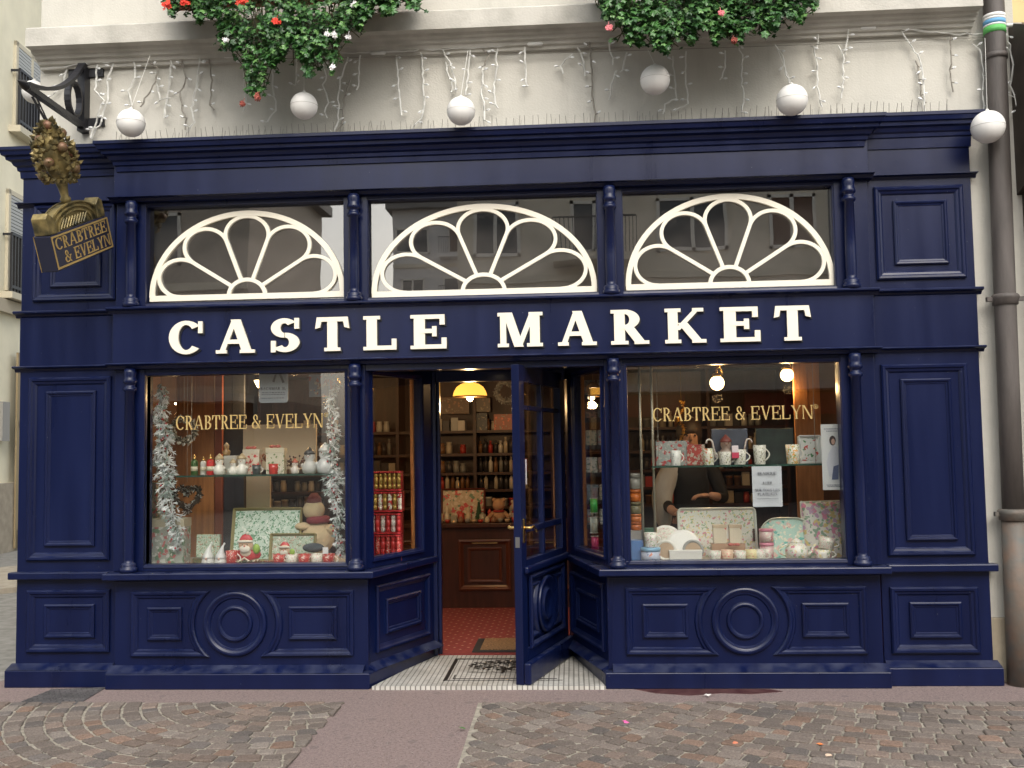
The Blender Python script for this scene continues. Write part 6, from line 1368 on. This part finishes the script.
for i,(px0,px1) in enumerate(((711,724),(727,739))):
    carton(px0,px1,.26,ZP+16*K(.26),18,.05,floral('red lady print',(.60,.54,.42),[(.55,.05,.06)],9,.36),['left','right'][i]+' one of two small pictured boxes with red figures before the rose tray',cm((.5,.4,.28)))
a = at(725,ZP,.28); mb = MB(); mb.box(-.115,.115,0,.08,0,16*K(.26)-.001); tag(mb.build('wooden_stand', cm((.40,.26,.17)), loc=(a.x,.24,ZP)), 'pale wooden stand under the two pictured boxes', 'stand')
for i,(px,m_,h,lab) in enumerate(((712,FL_ROSE2,11,'rose cup at the left of the front cup row in the right window'),(724,floral('peach cup print',(.62,.45,.32),[(.6,.12,.12)],40,.3),12,'peach cup, second in the front cup row'),(737,FL_ROSE2,11,'rose cup in the middle of the front cup row'),(748,floral('yellow cup print',(.66,.58,.32),[(.6,.3,.2)],40,.3),12,'pale yellow cup right of the middle of the front cup row'),(757,FL_ROSE2,12,'rose cup at the right end of the front cup row'))):
    mug(px,.12,ZP,h,12,m_,lab,1,'front row of cups in the right window')
bow(731,.20,ZP+14*K(.2),'dark red ribbon bow on the front of the wooden stand')
for z_, H_, lab in ((ZP,17,'lower pink floral canister beside the oval teal tray'),(ZP+17.2*K(.26),13,'upper pink lidded canister beside the oval teal tray')):
    t = empty('canister', at(763.5,z_,.24), lab, 'canister'); H = H_*K(.26); r = .048
    mb = MB(); mb.smooth = True; mb.lathe([(r,0),(r,H*.8)], (0,0,0), 22); mb.build('body', floral('pink canister print',(.55,.40,.38),[(.6,.15,.25),(.6,.6,.5)],26,.3), t); mb = MB(); mb.smooth = True; mb.lathe([(r*1.04,H*.8),(r*1.04,H*.97),(r*.9,H-.001)], (0,0,0), 22); mb.build('lid', cm((.60,.22,.30)), t)
tray(761,814,517,562,.36,FL_TEAL,cm((.60,.66,.60),.25),'oval teal tray with cup print leaning in the right window',.13,-12,rimw=.012)
def teapot(px, Y, z, h, lab, m):
    t = empty('teapot', at(px,z,Y), lab, 'teapot'); H = h*K(Y)
    mb = MB(); mb.smooth = True; mb.lathe([(H*.25,0),(H*.28,H*.05),(H*.42,H*.22),(H*.44,H*.42),(H*.33,H*.62),(H*.20,H*.70)], (0,0,0), 24); mb.build('body', m, t)
    mb = MB(); mb.smooth = True; mb.lathe([(H*.22,H*.70),(H*.20,H*.76),(H*.08,H*.84),(H*.03,H*.86),(H*.06,H*.92),(H*.03,H*.98)], (0,0,0), 18); mb.build('lid', m, t)
    mb = MB(); mb.smooth = True; mb.tube([(H*.38,0,H*.22),(H*.58,0,H*.34),(H*.64,0,H*.52),(H*.76,0,H*.66)], [H*.09,H*.07,H*.05,H*.035], 10); mb.build('spout', m, t)
    mb = MB(); mb.smooth = True; mb.tube([(-H*(.36+.34*math.sin(PI*i/10)),0,H*(.16+.48*i/10)) for i in range(11)], H*.035, 8); mb.build('handle', m, t)
teapot(793,.16,ZP,25,'white rose print teapot in front of the oval teal tray',FL_ROSE)
mug(819,.17,ZP,11,17,FL_ROSE,'lower tea cup of the leaning pair beside the teapot'); o = mug(822,.17,ZP+11.5*K(.17),11,16,FL_ROSE2,'upper tea cup of the leaning pair beside the teapot'); o.rotation_euler = (0,R(10),0)
def cushion():
    a, b = P(805,562,Y=.36), P(844,501,Y=.36); w_, H = (b.x-a.x)/2, b.z-a.z; t = empty('cushion', ((a.x+b.x)/2,.38,a.z), 'scallop edged cushion with large pink flowers at the right end of the right window', 'cushion'); t.rotation_euler = (R(-8),0,0)
    n = 18; vs = []; fs = []
    for sgn in (-1,1):
        for i in range(n+1):
            for j in range(n+1):
                u, v = i/n*2-1, j/n*2-1; d = .055*((1-u**4)*(1-v**4))**.5; e = 1+.02*math.cos(v*PI*4)*(abs(u) > .9)+.0; f_ = 1+.02*math.cos(u*PI*4)*(abs(v) > .9)
                vs.append((u*w_*e, sgn*d, H/2+v*H/2*f_))
    N = (n+1)**2
    for s_ in (0,1):
        for i in range(n):
            for j in range(n):
                q = [s_*N+i*(n+1)+j, s_*N+(i+1)*(n+1)+j, s_*N+(i+1)*(n+1)+j+1, s_*N+i*(n+1)+j+1]; fs.append(q if s_ == 0 else q[::-1])
    mb = MB(); mb.smooth = True; mb.add(vs, fs); mb.build('cover', FL_PINK, t)
    pth = rrect(-w_,w_,0,H,.012); mb = MB(); mb.smooth = True; mb.tube([(x+0,.0,z+.003*math.sin(i*2.1)) for i,(x,z) in enumerate(pth)], .005, 6, True); mb.build('piping', cm((.68,.68,.60)), t)
cushion()
# gold tinsel drop behind the right pane
mb = MB(); rg = random.Random(9); a = P(681,400,Y=.9)
for i in range(170):
    u = rg.random(); p = Vector((.02*math.sin(u*12),0,-u*.36)); d = Vector((rg.uniform(-1,1),rg.uniform(-1,1),rg.uniform(-1,.3))).normalized()*.028; q = d.cross(Vector((0,1,.3))).normalized()*.004; mb.add([p-q,p+d,p+q],[(0,1,2)])
mb.tube([(0,0,0),(0,0,2.4-a.z)], .0015, 3)
tag(mb.build('gold_tinsel', mat('gold tinsel',(.55,.30,.06),.3,metal=.8), loc=a), 'twisted gold tinsel drop hanging behind the gold lettering of the right window', 'tinsel')
# --- person inside the shop, behind the right window
def person():
    Y = 1.25; base = P(690,450,Y=Y); base.z = .03
    t = empty('person', base, 'person in black with pale shawl holding a bag inside the right window', 'person')
    def skin(name, verts, edges, rad, m, lev=2):
        me = bpy.data.meshes.new(name); me.from_pydata(verts, edges, []); o = bpy.data.objects.new(name, me); C.objects.link(o); o.parent = t; me.materials.append(m)
        sk = o.modifiers.new('skin','SKIN'); sk.use_smooth_shade = True
        for v, r_ in zip(me.skin_vertices[0].data, rad): v.radius = r_ if isinstance(r_, tuple) else (r_, r_)
        me.skin_vertices[0].data[0].use_root = True; ss = o.modifiers.new('sub','SUBSURF'); ss.levels = lev; ss.render_levels = lev; return o
    SK = mat('skin', (.42,.24,.17), .55); BLKC = mat('black cloth', (.006,.006,.007), .85); PALE = mat('pale grey shawl', (.34,.32,.29), .9, bump=.4)
    V = [(0,0,.95),(0,0,1.12),(0,-.01,1.30),(0,0,1.42),(0,-.005,1.50),(0,-.01,1.56),(0,-.015,1.64),(0,-.01,1.71),
         (-.17,0,1.38),(-.23,-.04,1.12),(-.17,-.26,1.05),(-.14,-.33,1.05),(.17,0,1.38),(.25,-.05,1.13),(.15,-.25,1.17),(.10,-.28,1.18),
         (-.10,0,.86),(-.11,-.01,.48),(-.11,.02,.09),(-.11,-.12,.04),(.10,0,.86),(.11,-.01,.48),(.11,.02,.09),(.11,-.12,.04)]
    E_ = [(0,1),(1,2),(2,3),(3,4),(4,5),(5,6),(6,7),(3,8),(8,9),(9,10),(10,11),(3,12),(12,13),(13,14),(14,15),(0,16),(16,17),(17,18),(18,19),(0,20),(20,21),(21,22),(22,23)]
    rd = [(.15,.11),(.13,.10),(.15,.11),(.10,.08),.052,.065,.085,.055,.06,.045,.034,.028,.06,.045,.034,.028,.085,.06,.04,.035,.085,.06,.04,.035]
    skin('body', V, E_, rd, SK)
    f = lambda k, s: tuple(x*s for x in k) if isinstance(k, tuple) else k*s
    TV = V[:4]+[V[8],V[9],(-.18,-.22,1.06),V[12],V[13],(.165,-.22,1.163)]; skin('black_top', TV+[(0,0,.80)], [(0,1),(1,2),(2,3),(3,4),(4,5),(5,6),(3,7),(7,8),(8,9),(0,10)], [f(r_,1.12) for r_ in rd[:4]]+[.07,.055,.042,.07,.055,.042,(.17,.13)], BLKC)
    skin('trousers', [V[0],V[16],V[17],(-.11,.02,.12),V[20],V[21],(.11,.02,.12)], [(0,1),(1,2),(2,3),(0,4),(4,5),(5,6)], [(.16,.12),.10,.075,.055,.10,.075,.055], mat('dark trousers',(.02,.02,.03),.9))
    skin('shawl', [(-.06,-.02,1.44),(-.17,-.03,1.36),(-.24,-.05,1.20),(-.24,-.10,1.02),(-.22,-.12,.90)], [(0,1),(1,2),(2,3),(3,4)], [(.07,.09),(.085,.10),(.085,.095),(.085,.08),(.06,.05)], PALE)
    hr = MB(); hr.smooth = True; hr.ball((0,.02,1.67), .112, 18, 12, (.95,1.05,1.15)); hr.ball((0,.05,1.55), .09, 14, 10, (1,.8,1.3)); v0 = hr.v; hr.v = [(x,(max(y,-.03-.55*abs(x)) if z < 1.655 else y),z) for x,y,z in v0]; hr.build('hair', mat('dark brown hair',(.025,.014,.009),.6), t)
    fc = MB(); fc.smooth = True; fc.ball((-.032,-.092,1.645), .009, 8, 6); fc.ball((.032,-.092,1.645), .009, 8, 6); fc.build('eyes', mat('eye',(.03,.02,.02),.3), t)
    ns = MB(); ns.smooth = True; ns.tube([(0,-.088,1.65),(0,-.112,1.615),(0,-.09,1.605)], [.008,.013,.008], 8); ns.build('nose', SK, t); mo = MB(); mo.smooth = True; mo.ball((0,-.092,1.575), .018, 10, 6, (1.2,.4,.35)); mo.build('mouth', mat('lips',(.35,.10,.09),.5), t)
    for hx, hv in ((-.14,(-.14,-.33,1.05)),(.10,(.10,-.28,1.18))):
        W = Vector(hv); d = Vector((-1,-.35,-.05) if hx > 0 else (.25,-1,-.15)).normalized(); s_ = d.cross(Vector((0,0,1))).normalized()
        vv = [W, W+d*.045, W+d*.085]; ee = [(0,1),(1,2)]; rr_ = [.022,(.036,.018),(.036,.015)]
        for k in range(4):
            a = W+d*.088+s_*(-.027+.018*k); L_ = (.062,.072,.068,.052)[k]; n0 = len(vv); vv += [a, a+d*L_*.5+Vector((0,0,-.008)), a+d*L_*.8+Vector((0,0,-.030))]; ee += [(2,n0),(n0,n0+1),(n0+1,n0+2)]; rr_ += [.0095,.0085,.007]
        n0 = len(vv); a = W+d*.03; sg = 1 if hx < 0 else -1; vv += [a+s_*sg*.034, a+s_*sg*.055+d*.03, a+s_*sg*.05+d*.055]; ee += [(1,n0),(n0,n0+1),(n0+1,n0+2)]; rr_ += [.012,.010,.008]
        skin('hand', vv, ee, rr_, SK, 1)
    b_ = Vector(base)+Vector((-.10,-.44,.88)); bt = empty('paper_bag', b_, 'small tan paper bag held by the person inside the right window', 'bag')
    mb = MB(); mb.prism([(-.06,0),(.06,0),(.065,.15),(-.065,.15)], -.03, .03); mb.build('bag_body', mat('tan paper',(.36,.24,.12),.8), bt); mb = MB(); mb.tube([(-.03,-.031,.14),(-.025,-.031,.19),(.025,-.031,.19),(.03,-.031,.14)], .003, 5); mb.build('bag_handle', mat('tan paper',(.3,.2,.1)), bt)
person()
# --- counter goods
YC = 3.05; ZC = .862
tray(441,485,488,521,3.20,floral('christmas picture print',(.42,.34,.24),[(.45,.04,.04),(.10,.18,.10),(.55,.48,.4)],14,.36),cm((.10,.02,.015)),'framed christmas picture tray standing on the counter',.006,-8)
for px,h,c,lab in ((498,24,(.40,.24,.15),'left brown plush bear on the counter'),(516,22,(.42,.34,.28),'right pale plush bear on the counter, half behind the door')):
    t = empty('plush_bear', at(px,ZC,YC), lab, 'soft toy'); H = h*K(YC); m_ = mat('plush %d'%px, c, .95, bump=.5)
    mb = MB(); mb.smooth = True; mb.ball((0,0,H*.26), H*.28, 14, 10, (1,.8,.95)); mb.ball((0,-.02,H*.72), H*.26, 16, 10); [mb.ball((s_*H*.2,0,H*.92), H*.09, 8, 6) for s_ in (-1,1)]; mb.tube([(-H*.22,0,H*.4),(-H*.42,-H*.2,H*.2)], [H*.1,H*.08], 8); mb.tube([(H*.22,0,H*.4),(H*.42,-H*.2,H*.2)], [H*.1,H*.08], 8); mb.build('body', m_, t)
    mb = MB(); mb.smooth = True; mb.lathe([(H*.22,H*.42),(H*.26,H*.46),(H*.2,H*.52)], (0,0,0), 14); mb.build('red_scarf', cm((.3,.02,.02),.9), t)
rg = random.Random(44)
crow = [('bowl','small pale bowl',(.45,.34,.24)),('bowl','small red bowl',(.35,.04,.03)),('jar','squat cream jar',(.5,.42,.32)),('jar','squat brown jar',(.18,.09,.05)),('bowl','small grey bowl',(.25,.24,.22))]
for i in range(13):
    px = 440+i*6.6; k_, nm, c = crow[i % 5]; r = rg.uniform(.024,.034); H = rg.uniform(.03,.06); mb = MB(); mb.smooth = True
    if k_ == 'bowl': mb.lathe([(r*.5,0),(r*.9,H*.5),(r,H),(r*.9,H),(r*.6,H*.4)], (0,0,0), 14)
    else: mb.lathe([(r*.8,0),(r,H*.3),(r*.9,H*.7),(r*.6,H*.8),(r*.6,H*1.0),(r*.2,H*1.1)], (0,0,0), 14)
    tag(mb.build(k_, cm(c), loc=at(px,ZC,2.99+rg.uniform(0,.03))), nm+' in the front row on the counter '+['at the left end','near the left end','left of the picture','under the picture corner','under the picture','below the red figures','below the picture middle','right of the picture middle','under the right picture corner','before the left bear','between the two bears','before the right bear','beside the door edge'][i], k_, 'small goods along the counter front')
for i in range(12):
    px = 439+i*7.1; kd = ['tin','figure','box'][i % 3]; c = [(.5,.42,.32),(.42,.05,.04),(.30,.30,.26),(.55,.5,.42)][(i*3)%4]; H = rg.uniform(.07,.12)*(1.5 if kd == 'figure' else 1); mb = MB()
    if kd == 'box': mb.box(-.03,.03,-.02,.02,0,H*.7); mb.box(-.032,.032,-.022,.022,H*.7,H*.8)
    elif kd == 'tin': mb.smooth = True; mb.lathe([(.032,0),(.034,.004),(.034,H*.8),(.03,H*.82),(.012,H*.9),(.01,H)], (0,0,0), 14)
    else: mb.smooth = True; mb.lathe([(.03,0),(.034,H*.1),(.026,H*.5),(.014,H*.62),(.022,H*.76),(.016,H*.9),(.003,H*1.05)], (0,0,0), 12)
    tag(mb.build({'tin':'tin','figure':'figurine','box':'box'}[kd], cm(c), loc=at(px,ZC,3.10+.04*(i%2))), ['cream','red','olive grey','pale'][(i*3)%4]+' '+{'tin':'tin','figure':'pointed figurine','box':'lidded box'}[kd]+' in second row on the counter '+['at the far left','beside the left edge of the picture','at the picture left corner','under the picture left half','left of the picture middle','at the picture middle','right of the picture middle','by the miniature tree','right of the miniature tree','left of the brown bear','behind the brown bear','between the bears'][i], {'tin':'tin','figure':'figurine','box':'box'}[kd], 'second row of goods on the counter')
t = empty('small_tree', at(478,ZC,3.12), 'dark green miniature christmas tree at the right of the picture tray', 'ornament')
mb = MB()
for k in range(6): mb.lathe([(.05-.007*k,.02+.028*k),(.012,.06+.028*k)], (0,0,0), 10)
mb.build('branches', cm((.02,.06,.03),.9), t); mb = MB(); mb.lathe([(.01,0),(.01,.03)], (0,0,0), 8); mb.build('trunk', cm((.1,.05,.03)), t)
# --- goods on the back shelves (all along, seen through door and windows)
kinds = []
rg = random.Random(101); ordn = ['top','second','third','fourth','lowest']
PAL = [('dark',(.05,.045,.05)),('cream',(.55,.48,.38)),('brown',(.22,.11,.05)),('white',(.66,.63,.58)),('red',(.45,.05,.04)),('grey',(.26,.26,.25))]
meshes = {}
def good(kind, ci, s_):
    key = (kind, ci, s_)
    if key in meshes: return meshes[key]
    n_, c = PAL[ci]; mb = MB(); H = {'bottle':.165,'box':.135,'jar':.12,'tin':.10}[kind]*(1,.85,1.1)[s_]
    if kind == 'bottle': mb.smooth = True; mb.lathe([(.024,0),(.024,H*.62),(.012,H*.74),(.010,H*.8),(.013,H*.8),(.013,H)], (0,0,0), 12)
    if kind == 'jar': mb.smooth = True; mb.lathe([(.034,0),(.036,H*.3),(.034,H*.7),(.026,H*.78),(.03,H*.8),(.03,H)], (0,0,0), 12)
    if kind == 'box': mb.box(-.04,.04,-.03,.03,0,H); mb.box(-.025,.025,-.0325,-.0302,H*.4,H*.8)
    if kind == 'tin': mb.smooth = True; mb.lathe([(.038,0),(.038,H*.8),(.040,H*.8),(.040,H)], (0,0,0), 14)
    o = mb.build(kind, cm(c,.3)); meshes[key] = o; return o
used_ = set(); side_names = ['far left bay','left bay','bay left of the doorway','doorway bay','bay right of the doorway','right bay','far right bay']; bays = [-3.06,-2.3,-1.5,-.62,.25,1.1,2.0,2.84]
vis = [(P(188,450,Y=4.4).x, P(402,450,Y=4.4).x), (P(436,450,Y=4.4).x, P(524,450,Y=4.4).x), (P(640,450,Y=4.4).x, P(760,450,Y=4.4).x)]
cnt = 0
for zi, z in enumerate(sorted(ZS, reverse=True)):
    for b in range(7):
        x = bays[b]+.07; rg2 = random.Random(zi*17+b*5)
        k0, k1 = rg2.choice(['bottle','jar','box','tin']), rg2.choice(['bottle','box','jar'])
        while x < bays[b+1]-.05:
            kd = k0 if x < (bays[b]+bays[b+1])/2 else k1
            ci = rg2.choice([0,1,2,3,5,1,0,4]); s_ = rg2.randrange(3); step = {'bottle':.058,'jar':.080,'box':.090,'tin':.088}[kd]
            if any(v0 < x < v1 for v0, v1 in vis) and rg2.random() > .07 and cnt < 290:
                src = good(kd, ci, s_); o = src if src.name not in used_ else src.copy()
                if o is not src: C.objects.link(o)
                used_.add(o.name); o.location = (x, 4.40+rg2.uniform(-.02,.02), z+.001); o.rotation_euler = (0,0,rg2.uniform(-.2,.2)); cnt += 1
                tag(o, '%s %s on the %s shelf of the shelving, %s'%(PAL[ci][0], kd, ordn[zi], side_names[b]), kd, '%s %ss on the %s shelf, %s'%(PAL[ci][0], kd, ordn[zi], side_names[b]))
            x += step
for px0,px1,py0,py1,c,lab in ((440,469,397,414,(.16,.10,.06),'brown patterned fabric box on top of the shelving, left in the doorway'),(474,487,413,432,(.03,.04,.06),'dark blue picture box on the high shelf in the doorway'),(494,512,414,431,(.38,.10,.05),'orange red illustrated box on the high shelf in the doorway'),(475,490,398,412,(.14,.11,.08),'pale patterned box on top of the shelving, middle of the doorway')):
    a, b = P(px0,py1,Y=4.32), P(px1,py0,Y=4.32); mb = MB(); mb.box(0,b.x-a.x,0,.06,0,b.z-a.z); tag(mb.build('picture_box', floral('box print %d'%px0, c, [(min(1,c[0]*2),c[1]*1.6,c[2]*1.4),(.3,.25,.18)], 18, .25), loc=a), lab, 'box')
bpy.context.view_layer.update()
